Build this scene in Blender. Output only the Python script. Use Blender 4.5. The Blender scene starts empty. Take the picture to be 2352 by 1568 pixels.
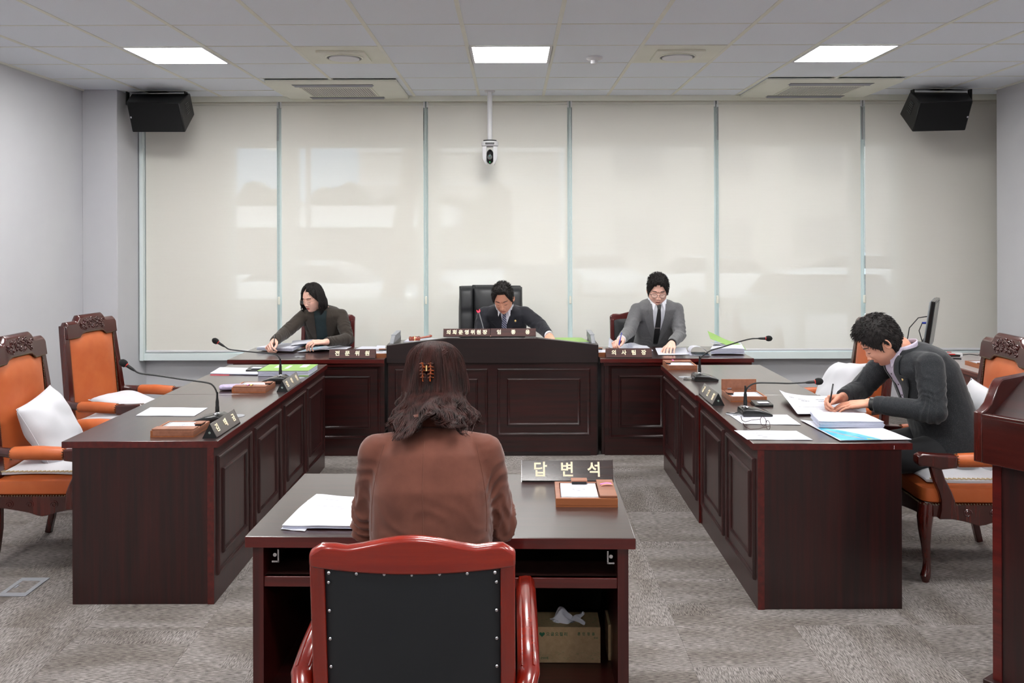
import bpy, bmesh, math, random
from mathutils import Vector, Matrix, noise
from mathutils.bvhtree import BVHTree
PI = math.pi
R = math.radians
rnd = random.Random(7)
COL = bpy.context.scene.collection
SC = bpy.context.scene

# ------------------------------------------------------------------ camera
# level camera, vertical shift (verticals stay vertical), eye 1.66 m above the carpet
EYE = 1.66; FOC = 1976.0; HX = 1176.0; HY = 539.0; ROLL = -0.0029
cam_d = bpy.data.cameras.new('camera'); cam = bpy.data.objects.new('camera', cam_d); COL.objects.link(cam)
cam_d.sensor_width = 36.0; cam_d.lens = FOC / 2352 * 36.0
cam_d.shift_y = -(784 - HY) / 2352.0
cam_d.clip_start = 0.05; cam_d.clip_end = 2000
cam.matrix_world = Matrix.Translation((0, 0, EYE)) @ Matrix.Rotation(PI / 2, 4, 'X') @ Matrix.Rotation(ROLL, 4, 'Z')
SC.camera = cam

# ------------------------------------------------------------------ world, sun, exposure
world = bpy.data.worlds.new('sky'); SC.world = world; world.use_nodes = True
wn = world.node_tree.nodes; wl = world.node_tree.links
wn['Background'].inputs['Strength'].default_value = 2.35
wtc = wn.new('ShaderNodeTexCoord'); wsep = wn.new('ShaderNodeSeparateXYZ'); wr = wn.new('ShaderNodeValToRGB')
wl.new(wtc.outputs['Generated'], wsep.inputs[0]); wl.new(wsep.outputs['Z'], wr.inputs[0]); wl.new(wr.outputs[0], wn['Background'].inputs['Color'])
wr.color_ramp.elements[0].position = 0.0; wr.color_ramp.elements[0].color = (0.96, 0.965, 0.93, 1)
wr.color_ramp.elements[1].position = 0.9; wr.color_ramp.elements[1].color = (0.45, 0.62, 0.85, 1)
sun_d = bpy.data.lights.new('sun', 'SUN'); sun_d.energy = 2.4; sun_d.angle = 0.02; sun_d.color = (1, .97, .92)
sun = bpy.data.objects.new('sun', sun_d); COL.objects.link(sun); sun.rotation_euler = (R(42), 0, R(-25)); sun.location = (0, -20, 30)
LED = 43.0            # strength of the ceiling light panels
SC.view_settings.view_transform = 'Standard'; SC.view_settings.look = 'None'
SC.view_settings.gamma = 1.0; SC.view_settings.use_curve_mapping = False
SC.view_settings.exposure = 0.13
try:
    cy = SC.cycles
    cy.max_bounces = 9; cy.diffuse_bounces = 7; cy.glossy_bounces = 3; cy.transmission_bounces = 4
    cy.transparent_max_bounces = 10; cy.caustics_reflective = False; cy.caustics_refractive = False
    cy.sample_clamp_indirect = 6.0
except Exception:
    pass

# ------------------------------------------------------------------ measuring
def P(px, py, Y=None, z=None, X=None):
    """world point seen at a pixel of the photograph, on plane y=Y, z=z or x=X"""
    c, s = math.cos(ROLL), math.sin(ROLL)
    dx, dy = px - HX, py - HY
    u = c * dx + s * dy; v = -s * dx + c * dy
    if Y is None:
        if z is not None: Y = (EYE - z) * FOC / v
        else: Y = X * FOC / u
    return Vector((u * Y / FOC, Y, EYE - v * Y / FOC))

# ------------------------------------------------------------------ mesh builder
class MB:
    def __init__(s, M=None):
        s.v = []; s.f = []; s.M = M or Matrix.Identity(4); s.sharp = 40
    def add(s, vs, fs):
        o = len(s.v)
        for p in vs: s.v.append(tuple(s.M @ Vector(p)))
        for f in fs: s.f.append(tuple(i + o for i in f))
        return s
    def box(s, x0, x1, y0, y1, z0, z1):
        vs = [(x, y, z) for z in (z0, z1) for y in (y0, y1) for x in (x0, x1)]
        return s.add(vs, [(0, 2, 3, 1), (4, 5, 7, 6), (0, 1, 5, 4), (2, 6, 7, 3), (0, 4, 6, 2), (1, 3, 7, 5)])
    def prism(s, poly, a0, a1, axis='y'):
        """extrude 2D polygon; axis = extrusion axis. poly coords are the other two in order"""
        n = len(poly)
        def mk(p, a):
            if axis == 'y': return (p[0], a, p[1])
            if axis == 'x': return (a, p[0], p[1])
            return (p[0], p[1], a)
        vs = [mk(p, a0) for p in poly] + [mk(p, a1) for p in poly]
        fs = [tuple(range(n)), tuple(range(2 * n - 1, n - 1, -1))] + [(i, i + n, (i + 1) % n + n, (i + 1) % n) for i in range(n)]
        return s.add(vs, fs)
    def tube(s, pts, rad, n=8, caps=True, up=None, sq=(1, 1)):
        pts = [Vector(p) for p in pts]; m = len(pts)
        if not hasattr(rad, '__len__'): rad = [rad] * m
        vs = []; ref = Vector(up) if up else None; prevx = None
        for i, p in enumerate(pts):
            t = (pts[min(i + 1, m - 1)] - pts[max(i - 1, 0)])
            if t.length < 1e-9: t = Vector((0, 0, 1))
            t.normalize()
            if ref: xx = ref - t * ref.dot(t)
            elif prevx is None:
                a = Vector((0, 0, 1)) if abs(t.z) < .9 else Vector((1, 0, 0)); xx = a - t * a.dot(t)
            else: xx = prevx - t * prevx.dot(t)
            if xx.length < 1e-6: xx = Vector((1, 0, 0)) - t * t.x
            xx.normalize(); prevx = xx; yy = t.cross(xx)
            for k in range(n):
                a = 2 * PI * k / n
                vs.append(p + (xx * math.cos(a) * sq[0] + yy * math.sin(a) * sq[1]) * rad[i])
        fs = [(i * n + k, i * n + (k + 1) % n, (i + 1) * n + (k + 1) % n, (i + 1) * n + k) for i in range(m - 1) for k in range(n)]
        if caps: fs += [tuple(range(n - 1, -1, -1)), tuple(range((m - 1) * n, m * n))]
        return s.add(vs, fs)
    def cyl(s, p0, p1, r0, r1=None, n=20):
        return s.tube([p0, p1], [r0, r0 if r1 is None else r1], n)
    def lathe(s, prof, n=24, c=(0, 0, 0)):
        """profile of (r, z) turned round the z axis at c"""
        vs = []
        for r, z in prof:
            for k in range(n):
                a = 2 * PI * k / n; vs.append((c[0] + r * math.cos(a), c[1] + r * math.sin(a), c[2] + z))
        m = len(prof)
        fs = [(i * n + k, i * n + (k + 1) % n, (i + 1) * n + (k + 1) % n, (i + 1) * n + k) for i in range(m - 1) for k in range(n)]
        fs += [tuple(range(n - 1, -1, -1)), tuple(range((m - 1) * n, m * n))]
        return s.add(vs, fs)
    def ell(s, c, r, n=16, m=10, rot=None):
        vs = []; rot = rot or Matrix.Identity(3); c = Vector(c)
        for i in range(1, m):
            t = PI * i / m
            for k in range(n):
                a = 2 * PI * k / n
                vs.append(c + rot @ Vector((r[0] * math.sin(t) * math.cos(a), r[1] * math.sin(t) * math.sin(a), r[2] * math.cos(t))))
        top = len(vs); vs += [c + rot @ Vector((0, 0, r[2])), c + rot @ Vector((0, 0, -r[2]))]
        fs = [(i * n + k, (i + 1) * n + k, (i + 1) * n + (k + 1) % n, i * n + (k + 1) % n) for i in range(m - 2) for k in range(n)]
        fs += [(top, k, (k + 1) % n) for k in range(n)] + [(top + 1, (m - 2) * n + (k + 1) % n, (m - 2) * n + k) for k in range(n)]
        return s.add(vs, fs)
    def cap(s, p0, r0, p1, r1, n=14):
        """round cone"""
        p0 = Vector(p0); p1 = Vector(p1); d = p1 - p0; L = d.length
        if L < 1e-6: return s.ell(p0, (r0,) * 3)
        t = d / L; pts = []; rr = []
        for a in (-88, -60, -35, -12): pts.append(p0 + t * r0 * math.sin(R(a))); rr.append(r0 * math.cos(R(a)))
        pts.append(p0 + d * .33); rr.append(r0 + (r1 - r0) * .33); pts.append(p0 + d * .66); rr.append(r0 + (r1 - r0) * .66)
        for a in (12, 35, 60, 88): pts.append(p1 + t * r1 * math.sin(R(a))); rr.append(r1 * math.cos(R(a)))
        return s.tube(pts, rr, n)
    def loft(s, rings, close=True):
        n = len(rings[0]); vs = [p for r in rings for p in r]; m = len(rings)
        fs = [(i * n + k, i * n + (k + 1) % n, (i + 1) * n + (k + 1) % n, (i + 1) * n + k) for i in range(m - 1) for k in range(n)]
        if close: fs += [tuple(range(n - 1, -1, -1)), tuple(range((m - 1) * n, m * n))]
        return s.add(vs, fs)
    def grid(s, fn, nu, nv, thick=None):
        """fn(u,v)->point, u,v in 0..1 ; thick = offset function/vector to close it into a slab"""
        vs = [Vector(fn(i / nu, j / nv)) for j in range(nv + 1) for i in range(nu + 1)]
        w = nu + 1
        fs = [(j * w + i, j * w + i + 1, (j + 1) * w + i + 1, (j + 1) * w + i) for j in range(nv) for i in range(nu)]
        if thick is not None:
            t = Vector(thick); k = len(vs); vs2 = [p - t for p in vs]
            fs += [tuple(reversed([i + k for i in f])) for f in fs[:]]
            edge = [i for i in range(nu + 1)] + [j * w + nu for j in range(1, nv + 1)] + [nv * w + i for i in range(nu - 1, -1, -1)] + [j * w for j in range(nv - 1, 0, -1)]
            for a, b in zip(edge, edge[1:] + edge[:1]): fs.append((b, a, a + k, b + k))
            vs = vs + vs2
        return s.add(vs, fs)
    def frame(s, x0, x1, z0, z1, w, d, y=0):
        """picture-frame moulding on plane y (facing -y): outer rect, width w, proud by d, with a rounded profile"""
        prof = [(0, 0), (0.12 * w, d * .75), (0.35 * w, d), (0.62 * w, d * .85), (0.8 * w, d * .45), (w, d * .25), (w, 0)]
        rings = []
        for (t, h) in prof:
            rings.append([(x0 + t, y - h, z0 + t), (x1 - t, y - h, z0 + t), (x1 - t, y - h, z1 - t), (x0 + t, y - h, z1 - t)])
        return s.loft(rings, close=False)
    def mesh(s, name):
        me = bpy.data.meshes.new(name); me.from_pydata(s.v, [], s.f); me.update()
        bm = bmesh.new(); bm.from_mesh(me); bmesh.ops.recalc_face_normals(bm, faces=bm.faces); bm.to_mesh(me); bm.free()
        me.shade_smooth(); me.set_sharp_from_angle(angle=R(s.sharp)); return me
    def build(s, name, mat=None, parent=None, bevel=0, seg=2, label=None, keep_normals=False):
        me = s.mesh(name)
        return link(me, name, mat, parent, bevel, seg, label)

def link(me, name, mat=None, parent=None, bevel=0, seg=2, label=None):
    o = bpy.data.objects.new(name, me); COL.objects.link(o)
    if mat: me.materials.clear(); me.materials.append(mat)
    if parent: o.parent = parent
    if bevel:
        b = o.modifiers.new('bevel', 'BEVEL'); b.width = bevel; b.segments = seg; b.limit_method = 'ANGLE'; b.angle_limit = R(35)
        b.harden_normals = False
    if label: o['label'] = label
    return o
def thing(name, label, cat, loc=(0, 0, 0), rz=0, group=None):
    o = bpy.data.objects.new(name, None); COL.objects.link(o); o.location = loc; o.rotation_euler = (0, 0, rz)
    o.empty_display_size = .05
    o['label'] = label; o['category'] = cat
    if group: o['group'] = group
    return o
def tag(o, label, cat, group=None):
    o['label'] = label; o['category'] = cat
    if group: o['group'] = group
    return o
def struct(o): o['kind'] = 'structure'; return o
def dup(root, loc, rz=None, label=None, group=None):
    r = root.copy(); COL.objects.link(r); r.location = loc
    if rz is not None: r.rotation_euler = (0, 0, rz)
    if label: r['label'] = label
    if group: r['group'] = group
    def kids(a, b):
        for ch in list(a.children):
            c = ch.copy(); COL.objects.link(c); c.parent = b; kids(ch, c)
    kids(root, r); return r
def apply_mods(o):
    dg = bpy.context.evaluated_depsgraph_get(); dg.update()
    me = bpy.data.meshes.new_from_object(o.evaluated_get(dg)); old = o.data; o.modifiers.clear(); o.data = me
    bpy.data.meshes.remove(old); return o

# ------------------------------------------------------------------ materials
def srgb(r, g, b):
    f = lambda c: (c / 255 / 12.92) if c / 255 <= .04045 else ((c / 255 + .055) / 1.055) ** 2.4
    return (f(r), f(g), f(b), 1)
def M(name, col, rough=.5, metal=0, coat=0, var=None, bump=None, spec=None, emis=None, sheen=0, coords='Object', coat_rough=.1, trans=0, alpha=1):
    """var=(col2, scale xyz, detail, lo, hi); bump=(scale xyz or number, strength, distance)"""
    m = bpy.data.materials.new(name); m.use_nodes = True; nt = m.node_tree; N = nt.nodes; L = nt.links
    b = N['Principled BSDF']; b.inputs['Base Color'].default_value = col; b.inputs['Roughness'].default_value = rough
    b.inputs['Metallic'].default_value = metal; b.inputs['Coat Weight'].default_value = coat; b.inputs['Coat Roughness'].default_value = coat_rough
    if spec is not None: b.inputs['Specular IOR Level'].default_value = spec
    if sheen: b.inputs['Sheen Weight'].default_value = sheen; b.inputs['Sheen Roughness'].default_value = .4
    if trans: b.inputs['Transmission Weight'].default_value = trans
    if alpha < 1: b.inputs['Alpha'].default_value = alpha
    if emis: b.inputs['Emission Color'].default_value = emis[0]; b.inputs['Emission Strength'].default_value = emis[1]
    tc = N.new('ShaderNodeTexCoord')
    def noi(scale, detail=4, rough_=.6, dist=0):
        mp = N.new('ShaderNodeMapping'); sc = scale if hasattr(scale, '__len__') else (scale,) * 3
        mp.inputs['Scale'].default_value = sc; L.new(tc.outputs[coords], mp.inputs[0])
        n = N.new('ShaderNodeTexNoise'); n.inputs['Scale'].default_value = 1; n.inputs['Detail'].default_value = detail; n.inputs['Roughness'].default_value = rough_
        n.inputs['Distortion'].default_value = dist
        L.new(mp.outputs[0], n.inputs['Vector']); return n
    if var:
        n = noi(var[1], var[2] if len(var) > 2 else 4)
        r = N.new('ShaderNodeValToRGB'); r.color_ramp.elements[0].position = var[3] if len(var) > 3 else .35
        r.color_ramp.elements[1].position = var[4] if len(var) > 4 else .65
        r.color_ramp.elements[0].color = col; r.color_ramp.elements[1].color = var[0]
        L.new(n.outputs['Fac'], r.inputs[0]); L.new(r.outputs[0], b.inputs['Base Color'])
    if bump:
        n = noi(bump[0], 3); bp = N.new('ShaderNodeBump'); bp.inputs['Strength'].default_value = bump[1]
        bp.inputs['Distance'].default_value = bump[2] if len(bump) > 2 else .002
        L.new(n.outputs['Fac'], bp.inputs['Height']); L.new(bp.outputs[0], b.inputs['Normal'])
    return m
def wood(name, c1, c2, axis, rough=.32, coat=.25, fine=1.0, cr=.15):
    sc = {'x': (1.6, 38, 38), 'y': (38, 1.6, 38), 'z': (38, 38, 1.6)}[axis]
    return M(name, c1, rough, coat=coat, coat_rough=cr, var=(c2, tuple(k * fine for k in sc), 5, .36, .68), bump=(tuple(k * 3 for k in sc), .05, .001))
DK = srgb(27, 11, 11); DK2 = srgb(54, 15, 14)
W_X = wood('mahogany laminate grain along x', DK, DK2, 'x')
W_Y = wood('mahogany laminate grain along y', DK, DK2, 'y')
W_Z = wood('mahogany laminate grain upright', DK, DK2, 'z', rough=.36)
TOP_X = wood('desktop laminate', srgb(38, 22, 21), srgb(54, 28, 26), 'x', rough=.3, coat=1, cr=.2)
EDGE = wood('red mahogany edging', srgb(66, 13, 12), srgb(90, 20, 16), 'x', rough=.3, coat=.4)
TOP_X.node_tree.nodes['Principled BSDF'].inputs['Coat IOR'].default_value = 1.75
BLKW = wood('near black wood', srgb(27, 17, 18), srgb(38, 22, 22), 'x', rough=.35)
INSIDE = M('dark inner carcass', srgb(20, 10, 10), .5, var=(srgb(28, 12, 11), (30, 30, 3)))
CH_W = wood('chair mahogany', srgb(50, 12, 9), srgb(78, 22, 14), 'z', rough=.25, coat=.6, fine=.8, cr=.12)
CH_WX = wood('chair crest mahogany', srgb(48, 13, 10), srgb(72, 20, 14), 'x', rough=.25, coat=.6, cr=.12)
RED_W = wood('red cherry chair wood upright', srgb(100, 14, 4), srgb(126, 24, 6), 'z', rough=.25, coat=.7, fine=.6, cr=.12)
RED_WX = wood('red cherry chair wood crosswise', srgb(118, 18, 4), srgb(146, 32, 6), 'x', rough=.25, coat=.7, fine=.6, cr=.12)
DRED = wood('dark red chair wood', srgb(66, 12, 12), srgb(86, 20, 17), 'z', rough=.3, coat=.5)
OAK = wood('reddish brown memo box wood', srgb(132, 84, 62), srgb(152, 98, 74), 'x', rough=.45, coat=.1)
OAK2 = wood('orange brown memo box side', srgb(138, 78, 44), srgb(156, 92, 54), 'x', rough=.45, coat=.1)
LEATH_O = M('orange leather', srgb(190, 100, 54), .42, var=(srgb(180, 88, 44), 6, 3), bump=(260, .25, .0006), spec=.4)
LEATH_B = M('black leather', srgb(30, 31, 34), .45, bump=(240, .35, .0006), spec=.45)
LEATH_B2 = M('black vinyl', srgb(26, 29, 33), .5, bump=(300, .3, .0004), spec=.4)
WHITE_CL = M('white cotton', srgb(198, 198, 203), .85, bump=(500, .25, .0005), sheen=.2)
BRASS = M('dark antique brass', srgb(112, 100, 80), .4, metal=.9)
CHROME = M('polished steel', srgb(200, 200, 205), .2, metal=1)
GOLD = M('gold', srgb(235, 205, 140), .3, metal=.6)
GOLD_L = M('cream gold lettering', srgb(250, 236, 205), .45)
BLACK = M('matte black plastic', srgb(14, 15, 16), .45, bump=(400, .15, .0004))
BLACKG = M('glossy black plastic', srgb(20, 21, 22), .22, coat=.3)
BLACKF = M('black foam', srgb(13, 14, 15), .95, bump=(500, .6, .001))
REDRING = M('red ring', srgb(190, 30, 25), .4)
WALL = M('light grey painted wall', srgb(200, 200, 204), .9, var=(srgb(196, 196, 201), 1.5, 3), bump=(90, .12, .001))
CEIL = M('mineral fibre ceiling tile', srgb(240, 245, 252), .95, var=(srgb(232, 237, 245), 300, 2, .45, .7), bump=(220, .25, .001))
TBAR = M('cream ceiling grid bar', srgb(240, 240, 230), .7, var=(srgb(234, 234, 224), 3, 2))
CREAM = M('cream metal panel', srgb(238, 238, 224), .6, var=(srgb(232, 232, 219), 2, 2))
WPLAS = M('white plastic', srgb(228, 228, 230), .45, var=(srgb(222, 222, 225), 4, 2))
GPLAS = M('grey plastic', srgb(140, 142, 146), .5, var=(srgb(130, 132, 137), 20, 2))
ALU = M('pale aqua window aluminium', srgb(230, 240, 240), .45, var=(srgb(224, 235, 236), 2, 2))
PAPER = M('white paper', srgb(208, 209, 219), .75, var=(srgb(203, 204, 215), 8, 2))
PAPER_E = M('paper block edges', srgb(208, 210, 224), .8, var=(srgb(168, 172, 195), (4, 4, 900), 2, .4, .65))
INK = M('grey printing ink', srgb(90, 90, 100), .8, var=(srgb(110, 110, 118), 200, 1))
GREEN = M('light green cover', srgb(146, 182, 104), .55, var=(srgb(140, 176, 98), 12, 2))
LAMP = M('led diffuser', srgb(255, 255, 255), .5, emis=((1, .99, .97, 1), LED))
SKIN = M('skin', srgb(224, 170, 148), .5, var=(srgb(200, 138, 116), 14, 3, .3, .8), bump=(300, .12, .0004), spec=.35)
SKIN2 = M('tanned skin', srgb(222, 164, 138), .5, var=(srgb(208, 144, 120), 14, 3, .3, .8), bump=(300, .14, .0004), spec=.35)
SKIN3 = M('fair skin', srgb(238, 192, 174), .5, var=(srgb(230, 176, 158), 14, 3, .3, .8), bump=(300, .1, .0004), spec=.35)
HAIR = M('black hair', srgb(19, 16, 16), .6, spec=.3, var=(srgb(34, 28, 27), (60, 60, 8), 3), bump=((900, 900, 40), .5, .001))
HAIRB = M('dark brown hair', srgb(30, 17, 15), .62, spec=.22, var=(srgb(60, 30, 26), (50, 50, 8), 3), bump=((900, 900, 40), .5, .001))
BROW = M('eyebrow hair', srgb(48, 38, 36), .8, bump=(600, .3, .0004))
LIP = M('lips', srgb(178, 96, 88), .45, bump=(300, .1, .0003))
LIPR = M('red lipstick', srgb(190, 50, 44), .4, bump=(300, .1, .0003))

def text(s, size, name, mat, parent, M4, extrude=.0006, off=0.0, align='CENTER', sx=1.0, space=1.0, label=None):
    cu = bpy.data.curves.new('t', 'FONT'); cu.body = s; cu.size = size; cu.align_x = align; cu.align_y = 'CENTER'
    cu.extrude = extrude; cu.offset = off; cu.space_character = space; cu.resolution_u = 3
    o = bpy.data.objects.new('t', cu); COL.objects.link(o)
    dg = bpy.context.evaluated_depsgraph_get(); me = bpy.data.meshes.new_from_object(o.evaluated_get(dg))
    bpy.data.objects.remove(o); bpy.data.curves.remove(cu)
    me.transform(M4 @ Matrix.Diagonal((sx, 1, 1, 1)))
    return link(me, name, mat, parent, label=label)
def basis(o, x, y, z):
    """matrix with columns x,y,z at origin o"""
    x = Vector(x).normalized(); y = Vector(y).normalized(); z = Vector(z).normalized(); o = Vector(o)
    return Matrix(((x.x, y.x, z.x, o.x), (x.y, y.y, z.y, o.y), (x.z, y.z, z.z, o.z), (0, 0, 0, 1)))
# ================================================================== ROOM SHELL
ZC = 2.957; XL = -3.81; XR = 4.35; YB = -4.0; YW = 8.13
# --- carpet
def carpet_mat():
    m = bpy.data.materials.new('grey brown ribbed carpet'); m.use_nodes = True; nt = m.node_tree; N = nt.nodes; L = nt.links
    b = N['Principled BSDF']; b.inputs['Roughness'].default_value = .95; b.inputs['Specular IOR Level'].default_value = .15
    tc = N.new('ShaderNodeTexCoord'); oi = N.new('ShaderNodeObjectInfo')
    add = N.new('ShaderNodeVectorMath'); add.operation = 'ADD'; L.new(tc.outputs['Object'], add.inputs[0])
    cmb = N.new('ShaderNodeVectorMath'); cmb.operation = 'SCALE'; cmb.inputs[3].default_value = 1.0
    L.new(oi.outputs['Location'], cmb.inputs[0]); L.new(cmb.outputs[0], add.inputs[1])
    def mapn(sc, rz=0):
        mp = N.new('ShaderNodeMapping'); mp.inputs['Scale'].default_value = sc; mp.inputs['Rotation'].default_value = (0, 0, rz)
        L.new(add.outputs[0], mp.inputs[0]); return mp
    def noi(sc, det=2, rz=0):
        n = N.new('ShaderNodeTexNoise'); n.inputs['Scale'].default_value = 1; n.inputs['Detail'].default_value = det
        L.new(mapn(sc, rz).outputs[0], n.inputs['Vector']); return n
    ribx = noi((34, 300, 1), 2); riby = noi((300, 34, 1), 2); ribd = noi((36, 240, 1), 2, R(38))
    # patches of different rib direction
    br = N.new('ShaderNodeTexBrick'); br.offset = .37; br.inputs['Scale'].default_value = 1; br.inputs['Brick Width'].default_value = .33; br.inputs['Row Height'].default_value = .125
    br.inputs['Mortar Size'].default_value = 0; br.inputs['Color1'].default_value = (0, 0, 0, 1); br.inputs['Color2'].default_value = (1, 1, 1, 1)
    L.new(add.outputs[0], br.inputs['Vector'])
    r1 = N.new('ShaderNodeMath'); r1.operation = 'GREATER_THAN'; r1.inputs[1].default_value = .8; L.new(br.outputs['Color'], r1.inputs[0])
    r2 = N.new('ShaderNodeMath'); r2.operation = 'LESS_THAN'; r2.inputs[1].default_value = .12; L.new(br.outputs['Color'], r2.inputs[0])
    mx = N.new('ShaderNodeMix'); mx.data_type = 'FLOAT'; L.new(r1.outputs[0], mx.inputs[0]); L.new(ribx.outputs['Fac'], mx.inputs[2]); L.new(ribd.outputs['Fac'], mx.inputs[3])
    mx2 = N.new('ShaderNodeMix'); mx2.data_type = 'FLOAT'; L.new(r2.outputs[0], mx2.inputs[0]); L.new(mx.outputs[0], mx2.inputs[2]); L.new(riby.outputs['Fac'], mx2.inputs[3])
    tuft = noi((620, 620, 1), 1)
    ad = N.new('ShaderNodeMath'); ad.operation = 'MULTIPLY_ADD'; ad.inputs[1].default_value = .55
    L.new(tuft.outputs['Fac'], ad.inputs[0]); L.new(mx2.outputs[0], ad.inputs[2])
    cr = N.new('ShaderNodeValToRGB'); cr.color_ramp.elements[0].position = .60; cr.color_ramp.elements[1].position = .96
    cr.color_ramp.elements[0].color = srgb(84, 79, 77); cr.color_ramp.elements[1].color = srgb(166, 160, 156)
    L.new(ad.outputs[0], cr.inputs[0])
    # tone of each patch
    big = noi((1.7, 5.5, 1), 2); hue = N.new('ShaderNodeMix'); hue.data_type = 'RGBA'; hue.blend_type = 'MULTIPLY'; hue.inputs[0].default_value = 1
    tr = N.new('ShaderNodeValToRGB'); tr.color_ramp.elements[0].position = .36; tr.color_ramp.elements[1].position = .6
    tr.color_ramp.elements[0].color = (.66, .63, .60, 1); tr.color_ramp.elements[1].color = (.98, .97, .97, 1)
    L.new(big.outputs['Fac'], tr.inputs[0]); L.new(cr.outputs[0], hue.inputs[6]); L.new(tr.outputs[0], hue.inputs[7]); L.new(hue.outputs[2], b.inputs['Base Color'])
    bp = N.new('ShaderNodeBump'); bp.inputs['Strength'].default_value = .6; bp.inputs['Distance'].default_value = .003
    L.new(ad.outputs[0], bp.inputs['Height']); L.new(bp.outputs[0], b.inputs['Normal'])
    return m
CARPET = carpet_mat()
floor = struct(MB().box(XL - .2, 5.4, YB - .1, YW + .1, -.12, -.008).build('floor', CARPET))
tile = MB().box(-.2495, .2495, -.2495, .2495, -.008, 0).mesh('carpet_tile'); tile.materials.append(CARPET)
ft = 0
for j in range(13):
    for i in range(18):
        x = XL + .25 + i * .5; y = 1.9 + j * .5
        if y > YW - .2 or x > 4.6: continue
        o = bpy.data.objects.new('carpet_tile', tile); COL.objects.link(o); o.parent = floor; o.location = (x, y, 0)
        o.rotation_euler = (0, 0, rnd.choice([0, 0, 0, PI, PI / 2])); ft += 1
# raised rear part of the floor stays one slab behind the camera
MB().box(XL, 5.3, YB, 1.65, -.008, 0).build('carpet_field', CARPET, floor)
MB().box(4.69, 5.3, 1.65, YW, -.008, 0).build('carpet_field', CARPET, floor)
# --- walls
wl_ = struct(MB().box(XL - .15, XL, YB, 8.3, -.2, ZC).build('wall_left', WALL))
struct(MB().box(XL, -3.50, 7.63, 8.3, 0, ZC).build('trim_pillar', WALL, bevel=.004))
wr_ = struct(MB().box(XR, XR + .15, YB, 7.72, 0, ZC).build('wall_right', WALL, bevel=.004))
struct(MB().box(XR + .15, 5.3, 7.57, 7.72, 0, ZC).build('wall_right_return', WALL))
struct(MB().box(XL - .15, XR + .15, YB - .15, YB, 0, ZC).build('wall_rear', WALL))
WY = 8.22   # plane of the window opening
wb = MB(); wb.box(-3.81, 5.3, WY, WY + .25, -.2, .49); wb.box(-3.81, -2.72, WY, WY + .25, .49, ZC); wb.box(3.75, 5.3, WY, WY + .25, .49, ZC); wb.box(-2.72, 3.75, WY, WY + .25, 2.54, ZC)
struct(wb.build('wall_back', WALL))
struct(MB().box(5.15, 5.3, 7.57, 8.4, 0, ZC).build('wall_alcove_side', WALL))
struct(MB().box(-3.81, 5.3, WY - .012, WY, 0, .075).build('baseboard_back', GPLAS))
struct(MB().box(XL, XL + .012, YB, 7.63, 0, .075).build('baseboard_left', GPLAS))
# sill in pale aqua aluminium below the blinds
sill = MB(); sill.box(-3.50, 4.99, 8.10, WY, .495, .555); sill.box(-3.50, 4.99, 8.085, 8.10, .487, .555)
struct(sill.build('trim_sill', ALU, bevel=.003))
struct(MB().box(-3.49, -3.455, 8.05, WY, .49, ZC).build('trim_window_jamb', ALU, bevel=.003))
# roof slab over the ceiling so that no daylight leaks in
struct(MB().box(XL - .15, 5.45, YB - .2, 8.75, ZC + .25, ZC + .4).build('trim_roof_slab', WALL))
struct(MB().box(5.30, 5.45, 7.5, 8.75, 0, ZC + .3).build('wall_outer_side', WALL))
# --- ceiling
ceil = struct(MB().box(XL, 5.3, YB, WY, ZC + .03, ZC + .06).build('ceiling', CEIL))
X0 = -.305; Y0 = 5.30; S = .6
tm = MB().box(-.292, .292, -.292, .292, 0, .012); tme = tm.mesh('ceiling_tile'); tme.materials.append(CEIL)
LIGHTS = []; DIFF = [(-2, 1), (2, 1)]
LIGHT_CELLS = [(-4, 1), (0, 1), (4, 1)]
for jj in (-3, -7, -11): LIGHT_CELLS += [(-4, jj), (0, jj), (4, jj)]
for j in range(-15, 5):
    for i in range(-6, 8):
        if (i, j) in LIGHT_CELLS or (i, j) in DIFF: continue
        if j in (3, 4) and i in (-3, -2, 4, 5): continue
        xc = X0 + (i + .5) * S; yc = Y0 + (j + .5) * S
        xa, xb = max(xc - .292, XL), min(xc + .292, XR); ya, yb = yc - .292, min(yc + .292, 8.1)
        if xa >= xb - .01 or ya >= yb - .01 or ya < YB: continue
        if xb - xa > .58 and yb - ya > .58:
            o = bpy.data.objects.new('ceiling_tile', tme); COL.objects.link(o)
            o.location = (xc, yc, ZC + rnd.uniform(-.001, .0015)); o.parent = ceil
        else:
            MB().box(xa, xb, ya, yb, ZC, ZC + .012).build('ceiling_tile', CEIL, ceil)
# cut tiles beside the two cassette units
for (a, b_) in ((-2.105, -2.06), (-.96, -.905), (2.095, 2.13), (3.27, 3.295)):
    MB().box(a, b_, 7.1, 8.1, ZC, ZC + .012).build('ceiling_tile', CEIL, ceil)
for i in range(-6, 9):
    x = X0 + i * S
    if XL < x < XR: MB().box(x - .013, x + .013, YB, 8.1, ZC - .004, ZC + .012).build('grid_bar', TBAR, ceil)
for j in range(-15, 5):
    y = Y0 + j * S
    if y > YB: MB().box(XL, XR, y - .0045, y + .0045, ZC - .002, ZC + .012).build('cross_bar', TBAR, ceil)
for (a, b_, c_, d_) in ((XL, XL + .02, YB, 7.63), (XR - .02, XR, YB, 7.72)):
    MB().box(a, b_, c_, d_, ZC - .012, ZC + .01).build('edge_trim', TBAR, ceil)
MB().box(XR, 5.3, 7.72, 8.1, ZC, ZC + .012).build('ceiling_tile', CEIL, ceil)
MB().box(-3.5, 5.3, 8.02, 8.04, ZC - .05, ZC + .03).build('blind_pelmet', CREAM, ceil)
MB().box(-3.5, 5.3, 8.03, WY, ZC - .012, ZC).build('soffit_strip', CREAM, ceil)
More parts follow.
